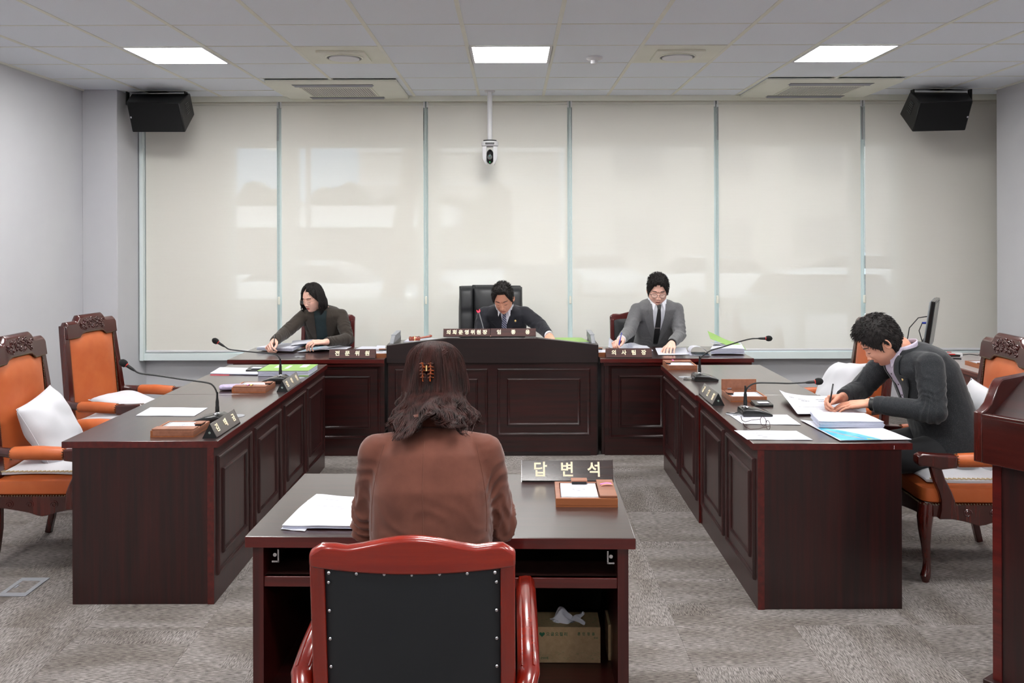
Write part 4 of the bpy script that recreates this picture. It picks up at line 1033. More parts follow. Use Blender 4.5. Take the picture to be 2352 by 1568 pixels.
def memo_box(label, loc, rz, lid='closed', tabs=None, deep=True, mirror=False):
    t = thing('memo_box', label, 'memo box', loc, rz, 'wooden memo boxes')
    w = .105; d = .100
    b = MB(); b.box(-w, w, -d, d, 0, .006); b.build('bottom', OAK2, t)
    b = MB(); b.box(-w, w, -d, -d + .012, .006, .030); b.build('front_wall', OAK2, t, bevel=.0012)
    b = MB(); b.box(-w, w, d - .012, d, .006, .030); b.build('rear_wall', OAK, t, bevel=.0012)
    b = MB(); b.box(-w, -w + .016, -d + .012, d - .012, .006, .030); b.build('side_wall', OAK, t, bevel=.0012)
    b = MB(); b.box(w - .010, w, -d + .012, d - .012, .006, .030); b.build('side_wall', OAK, t, bevel=.0012)
    bs = MB()
    for k in range(6): bs.box(-w + .020 + .0005 * (k % 2), w - .064, -d + .016 + .001 * (k % 3), d - .016, .0062 + k * .0035, .0094 + k * .0035)
    o = bs.build('note_pad', PAPER_E, t); o['kind'] = 'stuff'
    MB().box(-w + .020, w - .064, -d + .016, d - .016, .0275, .0285).build('top_note', PAPER, t)
    MB().box(-w + .020, w - .064, -d + .0155, -d + .030, .0284, .0288).build('grey_header', M('grey print band', srgb(160, 163, 168), .7, var=(srgb(150, 153, 158), 50, 1)), t)
    # faint five-lobed council emblem printed on the pad
    em = MB(); pts = []
    for k in range(11):
        a = PI / 2 + 2 * PI * k / 10; r = .020 if k % 2 == 0 else .013; pts.append((-.022 + r * 1.15 * math.cos(a), .005 + r * math.sin(a), .0289))
    em.tube(pts, .0006, 4, caps=False); em.tube([(-.022 + .008 * math.cos(a), .005 + .008 * math.sin(a), .0289) for a in [2 * PI * k / 16 for k in range(17)]], .0006, 4, caps=False)
    em.build('printed_emblem', M('pale grey print', srgb(176, 178, 182), .8, var=(srgb(170, 172, 176), 90, 1)), t)
    c = MB(); c.box(-.046, .012, d - .034, d + .004, .0385, .0435); c.build('clip_plate', OAK, t, bevel=.0015)
    c = MB(); c.prism([(d - .030, .029), (d - .002, .029), (d + .002, .038), (d - .030, .038)], -.043, .009, 'x'); c.build('clip_jaw', BLACK, t)
    if lid == 'closed':
        MB().box(w - .060, w - .001, -d + .006, d, .0305, .0385).build('lid', OAK, t, bevel=.0015)
    else:
        MB().box(w - .062, w - .056, -d + .012, d - .012, .006, .030).build('partition', OAK, t)
        MB().box(w - .002, w + .006, -d, d, .030, .092).build('open_lid', OAK, t, bevel=.0015)
        for y in (-.055, .055): MB().box(w - .004, w - .0015, y - .012, y + .012, .028, .042).build('hinge', CHROME, t)
        MB().tube([(w - .05, -.06, .014), (w - .04, .05, .014)], .004, 8).build('pencil', BLACK, t)
    if tabs:
        for k, (col, x0, y0) in enumerate(tabs):
            b = MB(); b.grid(lambda u, v, x0=x0, y0=y0: (x0 + .040 * u, y0 + .010 * v, .0400 + .0045 * math.sin(PI * u * .8)), 8, 2, thick=(0, 0, .0006)); b.build('sticky_tab', col, t)
    return t
PINK = M('pink sticky tab', srgb(250, 120, 205), .6, var=(srgb(245, 112, 198), 30, 1)); CORAL = M('coral sticky tab', srgb(250, 150, 130), .6, var=(srgb(245, 142, 122), 30, 1)); YEL = M('yellow sticky tab', srgb(245, 215, 60), .6, var=(srgb(240, 208, 52), 30, 1))
a = P(1278, 1165, z=HD); b_ = P(1420, 1161, z=HD)
mb1 = memo_box('wooden memo box with pink and coral tabs on the witness table', ((a.x + b_.x) / 2, a.y + .100, HD), R(-1.5), tabs=[(PINK, .055, .030), (CORAL, .058, .016)])
def at_left(px_near, py_near): p = P(px_near, py_near, z=HD); return (p.x + .10, p.y + .105, HD)
memo_box('wooden memo box on the nearer left desk, closed lid strip facing the viewer', at_left(345, 1004), R(-90))
memo_box('wooden memo box with pink and yellow tabs on the farther left desk', at_left(532, 902), R(-90), tabs=[(PINK, .052, -.016), (YEL, .052, .004)])
p = P(1678, 923, z=HD)
memo_box('open wooden memo box with standing lid on the near right desk', (p.x + .10, p.y + .10, HD), R(90), lid='open')
p = P(1534, 849, z=HD)
memo_box('wooden memo box at the inner corner of the farther right desk', (p.x + .10, p.y + .10, HD), R(90), lid='closed', tabs=[(PINK, .05, .03)])
memo_box('wooden memo box between the left wing name plate and the rostrum', (P(865, 822, Y=6.56).x + .045, 6.60, HD), 0)
memo_box('wooden memo box between the rostrum and the right wing name plate', (P(1383, 822, Y=6.62).x + .0, 6.62, HD), 0)

# ------------------------------------------------------------------ microphones
def microphone(label, base_c, pts, rz, ring=True, cord=None):
    """base_c world point on the desk; pts = world points of the gooseneck from the base up to the head"""
    t = thing('gooseneck_microphone', label, 'microphone', base_c, 0, 'desk microphones')
    O = Vector(base_c); c, s = math.cos(rz), math.sin(rz)
    prof = [(-.06, .0), (.085, .0), (.088, .012), (.07, .020), (.02, .036), (-.045, .044), (-.062, .036), (-.066, .012)]
    b = MB(Matrix.Rotation(rz, 4, 'Z')); rings = []
    for y, k in ((-.058, .72), (-.055, .93), (-.045, 1), (.045, 1), (.055, .93), (.058, .72)):
        rings.append([(x * (.96 + .04 * k), y, z * k) for x, z in prof])
    b.loft(rings); b.build('base', BLACKG, t, bevel=.004)
    bb = MB(Matrix.Rotation(rz, 4, 'Z')); bb.box(.030, .055, -.018, .018, .018, .0265); bb.build('talk_button', M('dark red button', srgb(110, 30, 34), .4, var=(srgb(100, 26, 30), 50, 1)), t, bevel=.002)
    k0 = Vector(pts[0]) - O
    MB().lathe([(.0, .038), (.020, .038), (.020, .043), (.012, .046), (.010, .050)], 20, (k0.x, k0.y, 0)).build('chrome_collar', CHROME, t)
    MB().lathe([(.010, .044), (.010, .075), (.0085, .080), (.0085, .10), (.0055, .12), (.0045, .15)], 16, (k0.x, k0.y, 0)).build('neck_boot', BLACK, t)
    # smooth neck through the points
    L_ = [k0 + Vector((0, 0, .12 - (Vector(pts[0]) - O).z + 0))] if False else []
    P_ = [Vector((k0.x, k0.y, .10))] + [Vector(p) - O for p in pts[1:]]
    cur = []
    n = len(P_)
    for i in range(n - 1):
        p0 = P_[max(0, i - 1)]; p1 = P_[i]; p2 = P_[i + 1]; p3 = P_[min(n - 1, i + 2)]
        for q in range(6):
            u = q / 6; cur.append(.5 * ((2 * p1) + (p2 - p0) * u + (2 * p0 - 5 * p1 + 4 * p2 - p3) * u * u + (-p0 + 3 * p1 - 3 * p2 + p3) * u ** 3))
    cur.append(P_[-1])
    MB().tube(cur, .0042, 8).build('gooseneck', BLACK, t)
    d = (P_[-1] - P_[-2]).normalized(); e = P_[-1]
    MB().tube([e - d * .035, e - d * .02, e + d * .004, e + d * .010], [.0050, .0075, .0085, .0085], 14).build('capsule_housing', BLACK, t)
    MB().tube([e + d * .010, e + d * .016], [.0105, .0105], 18).build('red_ring', REDRING, t)
    h = MB(); h.tube([e + d * .014, e + d * .020, e + d * .032, e + d * .044, e + d * .052, e + d * .056], [.011, .0165, .0185, .0165, .010, .003], 18); h.build('foam_windscreen', BLACKF, t)
    if cord:
        MB().tube([(Matrix.Rotation(rz, 4, 'Z') @ Vector((-.06, .02, .014)))] + [Vector(p) - O for p in cord], .0028, 6).build('cord', BLACK, t)
    return t
def mic_at(label, Y, basex, neck, rz, cord=None):
    pts = [P(x, y, Y=Y) for x, y in neck]; b0 = P(basex, 0, Y=Y)
    return microphone(label, (b0.x, Y, HD), pts, rz, cord=cord)
mic_at('black gooseneck microphone on the nearer left desk, bent toward the empty chair', 4.27, 484, [(499, 950), (498, 902), (489, 885), (472, 878), (420, 871), (360, 862), (322, 857), (308, 850), (296, 842)], PI)
mic_at('black gooseneck microphone on the farther left desk in front of the green binder', 5.42, 633, [(644, 862), (644, 830), (639, 818), (626, 812), (590, 809), (550, 805), (527, 802), (518, 797), (505, 789)], PI)
mic_at('black gooseneck microphone on the near right desk, pointing to the man in charcoal', 4.40, 1726, [(1712, 945), (1712, 905), (1717, 890), (1735, 880), (1770, 879), (1810, 880), (1835, 879), (1855, 878), (1866, 877)], 0, cord=[(P(1700, 0, Y=4.4).x - .03, 4.42, HD + .004), (P(1684, 0, Y=4.4).x - .03, 4.44, HD + .003)])
mic_at('black gooseneck microphone on the farther right desk, arm rising to the right', 5.46, 1612, [(1607, 862), (1607, 832), (1611, 820), (1630, 806), (1662, 796), (1700, 784), (1725, 778), (1742, 777), (1754, 777)], 0, cord=[(P(1585, 0, Y=5.46).x, 5.45, HD + .004), (P(1568, 0, Y=5.46).x, 5.47, HD + .003)])
# chairman's microphone with a lit red ring
t = thing('gooseneck_microphone', 'slim microphone with glowing red ring in front of the chairman', 'microphone', (P(1112, 760, Y=6.62).x, 6.62, .80), 0, 'desk microphones')
O = Vector(t.location)
MB().box(-.05, .05, -.05, .05, 0, .03).build('base', BLACKG, t, bevel=.008)
pp = [Vector((0, 0, .03))] + [P(x, y, Y=6.62) - O for x, y in ((1112, 762), (1108, 745), (1102, 724), (1099, 714))]
MB().tube(pp, .0038, 8).build('gooseneck', GPLAS, t)
e = pp[-1]; d = (pp[-1] - pp[-2]).normalized() + Vector((0, -.8, 0)); d.normalize()
RL = M('lit red ring', srgb(255, 30, 40), .4, emis=((1, .02, .04, 1), 5.0))
MB().tube([e - d * .004, e + d * .008], [.0125, .0125], 18).build('lit_ring', RL, t)
MB().tube([e + d * .007, e + d * .014, e + d * .02], [.0085, .0085, .004], 14).build('foam_tip', BLACKF, t)

# grommet discs in the worktops
def grommet(label, px, py, z=HD):
    p = P(px, py, z=z); t = thing('cable_grommet', label, 'grommet', p, 0, 'round cable grommets')
    MB().lathe([(.038, 0), (.038, .0018), (.030, .0028), (.001, .0028)], 28).build('cap', STEEL, t); MB().box(-.010, .010, -.038, -.030, .0018, .0034).build('notch', BLACK, t)
grommet('round grey cable grommet near the left wing desk front edge', 688, 819)
grommet('round grey cable grommet behind the nearer left name plate', 545, 955)
grommet('round grey cable grommet behind the farther left name plate', 686, 868)
grommet('round grey cable grommet left of the near right microphone', 1684, 951)
grommet('round grey cable grommet left of the far right microphone', 1572, 866)

# ------------------------------------------------------------------ papers
Z1 = HD
sheet('paper_sheet', 'single printed sheet on the nearer left desk, left of the microphone', quad([(345, 936), (477, 937), (446, 956), (312, 955)], Z1), lines=[(.25, .45, .62, .03), (.40, .45, .66, .03), (.55, .47, .64, .03), (.70, .47, .7, .03), (.3, .8, .9, .03)], seed=2)
sheet('paper_sheet', 'printed sheet on the near right desk under the folded glasses', quad([(1675, 953), (1808, 953), (1840, 976), (1706, 974)], Z1), lines=[(.85, .08, .5, .02), (.7, .06, .3, .02), (.55, .05, .2, .02), (.35, .25, .5, .02), (.2, .5, .65, .02)], seed=3)
sheet('paper_sheet', 'printed sheet nearest the front edge of the near right desk', quad([(1686, 989), (1829, 990), (1867, 1011), (1716, 1010)], Z1), lines=[(.9, .1, .3, .02), (.62, .22, .30, .05), (.40, .25, .33, .05), (.22, .28, .36, .05), (.5, .40, .6, .03), (.3, .44, .6, .03), (.6, .72, .86, .03)], seed=4)
# witness bundle
sheet('paper_bundle', 'curled stapled bundle of white papers on the left of the witness table', quad([(727, 1143), (835, 1152), (838, 1218), (648, 1216)], Z1), stack=.010, h=.012, curl=lambda u, v: .012 * (1 - u) ** 3 * 0 + .010 * math.sin(PI * v) * (1 - u * .5) * .6, lines=[(.55, .25, 1, .012), (.48, .55, .7, .012), (.80, .3, .55, .015), (.74, .3, .34, .01)], seed=5, wav=.002)
sheet('paper_sheet', 'loose white sheet peeping from under the witness paper bundle', quad([(708, 1149), (760, 1152), (700, 1221), (645, 1216)], Z1), lines=[(.2, .1, .2, .01)], seed=6)
# right desk: open document, thick stack, brochure
sheet('open_document', 'open printed document the man in charcoal writes on', quad([(1790, 912), (1985, 915), (1990, 952), (1832, 955)], Z1), curl=lambda u, v: .030 * math.exp(-u * 9) * v + .004, lines=[(.75, .08, .13, .05), (.70, .18, .27, .04), (.62, .20, .30, .04), (.74, .40, .5, .04), (.64, .42, .52, .04), (.3, .10, .6, .02), (.2, .3, .6, .02)], seed=7, h=.004, wav=.003)
sheet('paper_stack', 'thick stack of white reports by the elbow of the man in charcoal', quad([(1862, 964), (1985, 964), (2031, 985), (1882, 987)], Z1), stack=.030, h=.032, curl=lambda u, v: .006 * (1 - u), lines=[(.9, .1, .3, .02), (.82, .3, .6, .02)], seed=8, wav=.003)
SEA = M('turquoise sea photo print', srgb(40, 165, 205), .35, var=(srgb(120, 205, 225), (9, 9, 9), 3, .4, .6)); COAST = M('coast photo print', srgb(150, 140, 160), .4, var=(srgb(190, 150, 140), 60, 3)); YELN = M('yellow green print', srgb(150, 170, 90), .4, var=(srgb(180, 190, 110), 40, 2))
br = sheet('brochure', 'white brochure with turquoise seaside picture at the corner of the near right desk', quad([(1838, 966), (2020, 982), (2094, 1011), (1930, 1014)], Z1), h=.004, seed=9, wav=.001)
A, B, C_, D = quad([(1838, 966), (2020, 982), (2094, 1011), (1930, 1014)], Z1 + .0068)
O = Vector(br.location)
def brp(u, v): p = D.lerp(C_, u).lerp(A.lerp(B, u), v) - O; return p
b = MB(); top = [(.10, .62), (.22, .60), (.34, .56), (.46, .48), (.55, .36), (.61, .22), (.64, .06)]
b.grid(lambda u, v: brp(.06 + .56 * u, .07 + v * (.60 * max(.0, 1 - (u ** 2.2)) ** .8)) , 20, 8); b.build('seaside_picture', SEA, br)
b = MB(); b.grid(lambda u, v: brp(.10 + .30 * u, .50 - .42 * u + .07 * v) + Vector((0, 0, .0004)), 8, 2); b.build('coast_strip', COAST, br)
b = MB(); b.grid(lambda u, v: brp(.36 + .16 * u, .48 - .4 * u ** .7 + .02 * v) + Vector((0, 0, .0006)), 8, 2); b.build('pale_strip', PAPER, br)
b = MB(); b.grid(lambda u, v: brp(.44 + .16 * u, .09 + .06 * v * (1 - u)) + Vector((0, 0, .0005)), 8, 2); b.build('shore_print', YELN, br)
# black phone / card reader beside the memo box
def gadget(label, px0, px1, py, d, h, name='flip_case_phone'):
    a = P(px0, py, z=HD); b_ = P(px1, py, z=HD)
    t = thing(name, label, 'phone', ((a.x + b_.x) / 2, a.y + d / 2, HD)); w = (b_.x - a.x) / 2
    MB().box(-w, w, -d / 2, d / 2, 0, h * .55).build('body', BLACK, t, bevel=.003)
    q = MB(); q.prism([(-d / 2, h * .55), (d / 2, h * .9), (d / 2, h), (-d / 2, h * .62)], -w, w, 'x'); q.build('lid', BLACKG, t, bevel=.002)
    MB().box(-w * .5, w * .7, -d * .3, d * .25, h * .82, h * .86).build('pale_label', PAPER, t)
    return t
gadget('black flat device with pale label beside the near right microphone', 1735, 1777, 934, .10, .018)
gadget('open black case with pale display on the farther left desk beside the green binder', 564, 600, 856, .14, .030, 'device_case')
# eyeglasses on the sheet
t = thing('eyeglasses', 'folded-open wire eyeglasses lying on the near right desk', 'glasses', P(1740, 983, z=HD))
O = Vector(t.location); DW = M('dark bronze wire', srgb(60, 34, 34), .3, metal=.6)
yg = O.y
def G(px, py, Y): return P(px, py, Y=Y) - O
c1 = P(1753, 969, Y=4.143) - O; c2 = P(1764, 978, Y=4.060) - O
for c_, rr_ in ((c1, .024), (c2, .024)):
    c_.z = .0235
    ring = [c_ + Vector((-.008 * math.cos(a) * (1 if c_ is c1 else .4), .0215 * math.cos(a), .0215 * math.sin(a))) for a in [2 * PI * k / 28 for k in range(29)]]
    MB().tube(ring, .0013, 6, caps=False).build('rim', DW, t)
    q = MB(); q.add([c_] + ring[:-1], [(0, k + 1, (k + 1) % 28 + 1) for k in range(28)]); q.build('lens', LENS0, t) if False else None
MB().tube([c1 + Vector((.006, -.020, .004)), (c1 + c2) / 2 + Vector((.006, 0, .009)), c2 + Vector((-.003, .020, .004))], .0012, 6).build('bridge', DW, t)
MB().tube([c1 + Vector((-.006, .021, .006)), c1 + Vector((-.05, .020, .002)), c1 + Vector((-.082, .016, -.006)), c1 + Vector((-.098, .014, .002)), c1 + Vector((-.104, .012, .022))], [.0012, .0012, .0015, .0018, .0018], 6).build('temple_arm', DW, t)
MB().tube([c2 + Vector((.002, -.021, .0)), c2 + Vector((-.05, -.022, -.012)), c2 + Vector((-.088, -.018, -.016)), c2 + Vector((-.112, -.010, -.004)), c2 + Vector((-.120, -.006, .012))], [.0012, .0012, .0015, .0018, .0018], 6).build('temple_arm', DW, t)

# ------------------------------------------------------------------ left far desk things
LIL = M('lilac felt', srgb(186, 174, 204), .9, var=(srgb(170, 158, 190), 90, 3), bump=(300, .5, .001))
a = P(500, 900, z=HD); t = thing('pencil_case', 'lilac felt pencil case on the farther left desk', 'pencil case', (a.x + .065, a.y + .06, HD), R(12))
b = MB(); rings = []
for x, k in ((-.072, .55), (-.066, .86), (-.05, 1), (.05, 1), (.066, .86), (.072, .55)):
    rings.append([(x, .030 * k * math.cos(a_), .018 + .018 * k * math.sin(a_)) for a_ in [2 * PI * j / 20 for j in range(20)]])
b.loft(rings); b.build('case', LIL, t)
MB().tube([(-.055, -.029, .022), (0, -.031, .022), (.055, -.029, .022)], .0012, 5).build('zip', GPLAS, t)
MB().box(.058, .066, -.034, -.029, .016, .024).build('zip_pull', CHROME, t, bevel=.001)
# green binder
A, B, C_, D = quad([(618, 849), (716, 849), (709, 863), (592, 864)], HD); 
bt = thing('green_binder', 'thick report with light green cover on the farther left desk', 'binder', (A + B + C_ + D) / 4)
O = Vector(bt.location); O.z = HD; bt.location = O
x0, x1 = D.x - O.x, C_.x - O.x; y0, y1 = D.y - O.y, A.y - O.y
bs = MB()
for k in range(9): bs.box(x0 + .002 * (k % 3), x1 - .003 * (k % 2), y0 + .001 * (k % 4), y1, .002 + k * .0036, .0052 + k * .0036)
o = bs.build('paper_block', PAPER_E, bt); o['kind'] = 'stuff'
MB().box(x0 - .002, x1 + .002, y0 - .002, y1 + .002, .035, .0372).build('cover', GREEN, bt, bevel=.0008)
MB().box(x1 - .06, x1 + .003, y0 - .003, y0, .0, .006).build('lower_cover', GREEN, bt)
for u0, u1, v0, v1 in ((.22, .32, .45, .85), (.46, .53, .3, .8), (.72, .86, .5, .95)):
    MB().box(x0 + (x1 - x0) * u0, x0 + (x1 - x0) * u1, y0 + (y1 - y0) * v0, y0 + (y1 - y0) * v1, .0372, .0378).build('white_label', PAPER, bt)
REDC = M('red cover', srgb(190, 70, 80), .5, var=(srgb(182, 62, 72), 20, 1))
t = sheet('document_pile', 'white documents with a red cover edge at the outer side of the farther left desk', quad([(505, 846), (590, 848), (592, 862), (482, 860)], HD), stack=.006, h=.008, lines=[(.6, .5, .65, .03)], seed=11)
A, B, C_, D = quad([(503, 846), (590, 848), (592, 863), (482, 862)], HD); O = Vector(t.location)
b = MB(); b.grid(lambda u, v: D.lerp(C_, u * .40).lerp(A.lerp(B, u * .40), v) - O + Vector((0, 0, .0012)), 4, 4, thick=(0, 0, .001)); b.build('red_cover', REDC, t)

# ------------------------------------------------------------------ left wing desk papers
def wq(pts, z=HD): return quad(pts, z)
BLUEP = M('pale blue print', srgb(150, 185, 200), .6, var=(srgb(225, 230, 240), 14, 2, .45, .6))
sheet('ring_binder', 'open thick file under the writing hand of the woman in brown', wq([(632, 797), (700, 797), (672, 811), (590, 806)]), stack=.024, h=.028, curl=lambda u, v: .008 * u, seed=12, lines=[(.6, .2, .7, .03), (.4, .2, .6, .03)], wav=.003)
t = sheet('lifted_page', 'white page held up by the left hand of the woman in brown', wq([(672, 795), (735, 793), (730, 801), (668, 806)]), h=.045, curl=lambda u, v: .010 * u, seed=13)
MB().grid(lambda u, v: (.02 - .10 * u, -.02 + .05 * v, .004 + .036 * u), 6, 3, thick=(0, 0, .002)).build('green_cover', GREEN, t)
t = sheet('open_booklet', 'open booklet with blue page in front of the woman in brown', wq([(725, 797), (808, 798), (790, 806), (682, 810)]), h=.006, curl=lambda u, v: .012 * math.exp(-((u - .55) / .25) ** 2), lines=[(.5, .65, .95, .03), (.3, .62, .9, .03)], seed=14)
A, B, C_, D = wq([(725, 797), (808, 798), (790, 806), (682, 810)]); O = Vector(t.location)
b = MB(); b.grid(lambda u, v: D.lerp(C_, .03 + u * .30).lerp(A.lerp(B, .03 + u * .30), .1 + v * .8) - O + Vector((0, 0, .0098 + .012 * math.exp(-((.03 + u * .3 - .55) / .25) ** 2) )), 6, 4); b.build('blue_picture', BLUEP, t)
sheet('paper_sheet', 'white sheet on the left wing desk next to the rostrum', wq([(832, 796), (884, 797), (884, 805), (815, 803)]), seed=15, h=.003)
sheet('paper_sheet', 'small stack of notes behind the memo box left of the rostrum', wq([(866, 803), (885, 803), (885, 811), (862, 811)]), seed=16, h=.034)
t = thing('pen', 'black pen lying on the small memo box left of the rostrum', 'pen', P(866, 808, Y=6.62))
MB().tube([(-.03, 0, 0), (.045, .0, .0), (.052, 0, 0)], [.004, .0042, .0015], 10).build('barrel', BLACK, t); MB().tube([(-.034, 0, 0), (-.03, 0, 0)], [.003, .0036], 8).build('cap', CHROME, t)

# ------------------------------------------------------------------ rostrum things
zr = .80
g = thing('gavel', 'polished brown wooden gavel lying on papers at the left of the rostrum', 'gavel', P(952, 778, Y=6.86))
GW = wood('polished gavel wood', srgb(120, 46, 26), srgb(150, 62, 34), 'x', rough=.25, coat=.6)
Mx = Matrix.Rotation(R(14), 4, 'Z') @ Matrix.Rotation(R(90), 4, 'Y')
b = MB(Mx); b.lathe([(.001, -.045), (.017, -.044), (.021, -.038), (.021, -.028), (.0175, -.024), (.019, -.018), (.020, 0), (.019, .018), (.0175, .024), (.021, .028), (.021, .038), (.017, .044), (.001, .045)], 24); b.build('head', GW, g)
b = MB(); b.tube([(.02, .015, .002), (.06, .03, .006), (.10, .045, .012), (.125, .055, .016), (.134, .058, .017)], [.007, .0075, .009, .0105, .006], 14); b.build('handle', GW, g)
MB(Mx).cyl((0, 0, -.003), (0, 0, .003), .0208, n=24).build('brass_band', GOLD, g)
sheet('paper_sheet', 'white papers under the gavel on the rostrum', [Vector((-.84, 6.99, zr)), Vector((-.60, 7.0, zr)), Vector((-.58, 6.80, zr)), Vector((-.86, 6.80, zr))], stack=.018, h=.018, seed=18)
sheet('green_folder', 'light green folder on the right of the rostrum by the chairman\'s hand', [Vector((.28, 6.98, zr)), Vector((.56, 6.98, zr)), Vector((.60, 6.70, zr)), Vector((.30, 6.70, zr))], mat=GREEN, cat='folder', stack=.020, h=.024, seed=19)
sheet('paper_sheet', 'white papers lying in front of the chairman on the rostrum', [Vector((-.20, 6.96, zr)), Vector((.22, 6.96, zr)), Vector((.24, 6.72, zr)), Vector((-.22, 6.72, zr))], stack=.012, h=.014, seed=20)

# ------------------------------------------------------------------ right wing desk papers
sheet('open_file', 'open file of curled white pages in front of the man in grey', wq([(1400, 792), (1486, 797), (1500, 808), (1398, 806)]), h=.010, stack=.006, curl=lambda u, v: .050 * math.exp(-u * 7) * (.4 + .6 * v) + .018 * math.exp(-((u - .62) / .16) ** 2), seed=21, wav=.002)
sheet('paper_sheet', 'printed sheet under the flat left hand of the man in grey', wq([(1505, 800), (1575, 799), (1582, 815), (1512, 816)]), lines=[(.7, .3, .9, .02), (.5, .3, .9, .02), (.3, .3, .9, .02)], seed=22, h=.003)
def roll(u, v):
    return 0
t = thing('rolled_pages', 'curled over booklet pages on the right wing desk beside the grey suited man', 'papers', P(1600, 812, z=HD), 0)
b = MB()
prof_ = [(-.055, .0), (-.068, .026), (-.056, .054), (-.028, .066), (.010, .060), (.048, .036), (.078, .006)]
def rp(u, v):
    s_ = u * (len(prof_) - 1); k = min(int(s_), len(prof_) - 2); q = s_ - k; g_ = lambda j: prof_[max(0, min(len(prof_) - 1, j))]
    cr_ = lambda a, b_, c_, d_: .5 * ((2 * b_) + (c_ - a) * q + (2 * a - 5 * b_ + 4 * c_ - d_) * q * q + (-a + 3 * b_ - 3 * c_ + d_) * q ** 3)
    x = cr_(*[g_(k + j)[0] for j in (-1, 0, 1, 2)]); z = cr_(*[g_(k + j)[1] for j in (-1, 0, 1, 2)])
    return (x + .012 * v, -.10 + .17 * v - .03 * u, .004 + z * (1 - .18 * v))
b.grid(rp, 24, 6, thick=(0, 0, .0012)); b.build('curled_page', PAPER, t)
b = MB(); b.grid(lambda u, v: (-.07 + .15 * u, -.10 + .17 * v - .04 * u, .003 + .004 * u), 6, 4, thick=(0, 0, .002)); b.build('lower_page', PAPER, t)
b = MB(); b.grid(lambda u, v: (-.03 + .10 * u, -.095 + .15 * v - .045 * u, .0075 + .003 * u), 6, 4, thick=(0, 0, .001)); b.build('dark_blue_page', M('dark blue page print', srgb(50, 70, 84), .5, var=(srgb(70, 96, 110), 30, 2)), t)
t = sheet('report_stack', 'thick stack of white reports with a raised light green cover on the right wing desk', wq([(1642, 800), (1700, 799), (1710, 815), (1632, 815)]), stack=.040, h=.044, curl=lambda u, v: .004 * math.sin(PI * u), seed=23, wav=.003)
b = MB(); b.grid(lambda u, v: (-.13 + .27 * u, .02 - .05 * u + .10 * v, .135 - .085 * u ** .8 + .004 * math.sin(9 * u) + .050 * v * (1 - .5 * u) - .035), 12, 5, thick=(0, 0, .0016)); b.build('green_cover', GREEN, t)
b = MB(); b.grid(lambda u, v: (-.13 + .20 * u, -.03 + .08 * v, .070 - .030 * u), 8, 4, thick=(0, 0, .001)); b.build('curled_sheet', PAPER, t)

# ------------------------------------------------------------------ tissue boxes under the witness table
KRAFT = M('kraft cardboard', srgb(172, 146, 112), .8, var=(srgb(160, 134, 100), (60, 60, 60), 3))
KTOP = M('kraft cardboard with green print', srgb(150, 128, 96), .8, var=(srgb(120, 122, 84), (120, 120, 120), 3, .5, .7))
PRG = M('dark green print', srgb(30, 92, 62), .6, var=(srgb(28, 86, 58), 80, 1))
PRG2 = M('faded green print', srgb(132, 130, 92), .7, var=(srgb(140, 134, 98), 80, 1))
def tissue_box(label, x0, x1, y0, z0, h, d, rich):
    t = thing('tissue_box', label, 'tissue box', ((x0 + x1) / 2, y0 + d / 2, z0), R(-1), 'cardboard tissue boxes'); w = (x1 - x0) / 2
    MB().box(-w, w, -d / 2, d / 2, 0, h).build('carton', KRAFT, t, bevel=.001)
    MB().box(-w + .001, w - .001, -d / 2 + .001, d / 2 - .001, h - .0002, h + .0006).build('printed_top', KTOP, t)
    MB().lathe([(.001, 0), (.03, 0), (.03, .001)], 24, (0, 0, h + .0006)).build('opening_film', GPLAS, t)
    if rich:
        F = basis((0, -d / 2 - .0003, 0), (1, 0, 0), (0, 0, 1), (0, -1, 0))
        T_ = lambda x, z: F @ Matrix.Translation((x, z, 0))
        hb = MB(); pts = []
        for k in range(32):
            a = 2 * PI * k / 32; pts.append((.00058 * 16 * math.sin(a) ** 3, .00058 * (13 * math.cos(a) - 5 * math.cos(2 * a) - 2 * math.cos(3 * a) - math.cos(4 * a))))
        hb.M = T_(-w * .80, h * .80); hb.prism(pts, 0, .0004, 'z'); hb.build('heart_mark', PRG, t)
        for k, ch in enumerate('으글오컬리'): text(ch, .0135, 'lettering', PRG, t, T_(-w * .62 + .0148 * k, h * .80), .0002, .0002)
        for k, ch in enumerate('훈민정음'): text(ch, .0115, 'lettering', PRG, t, T_(w * .34 + .0158 * k, h * .81), .0002, .0002)
        text('티슈', .0075, 'lettering', PRG, t, T_(w * .86, h * .70), .0002, .0001)
        text('250매', .0105, 'lettering', PRG, t, T_(-w * .72, h * .13), .0002, .0001)
        b = MB(F); rr = random.Random(4)
        for k in range(70):
            x = rr.uniform(-w * .96, w * .96); z = rr.uniform(.01, h * .30); b.box(x, x + rr.uniform(.002, .008), z, z + .0012, 0, .0003)
        o = b.build('faded_pattern', PRG2, t); o['kind'] = 'stuff'
        TIS = M('white tissue', srgb(215, 216, 226), .9, bump=(60, .3, .002))
        b = MB(); b.sharp = 180
        def f(u, v):
            x = -.052 + .104 * u; a = 1.5 * PI * u; lob = abs(math.sin(a)) ; y = -.006 + .03 * (v - .5) * (.4 + lob) - .018 * lob * (1 - v)
            return (x + .008 * math.sin(9 * v), y, h + .002 + (.040 * (1 - u * .5)) * lob * (1 - (1 - v) ** 2 * 1.5) + .006 * math.sin(14 * u + 5 * v))
        b.grid(f, 30, 10, thick=(0, .0006, .0004)); b.build('tissue', TIS, t)
    return t
a = P(1231, 1522, z=.239); b_ = P(1380, 1522, z=.239)
tissue_box('kraft cardboard tissue box with tissue pulled out, under the witness table', a.x, b_.x, a.y, .239, .118, .115, True)
a2 = P(1403, 1523, z=.239)
tissue_box('second kraft tissue box half hidden by the witness table side', a2.x, .30 + .0, a.y, .239, .118, .115, False) if False else None
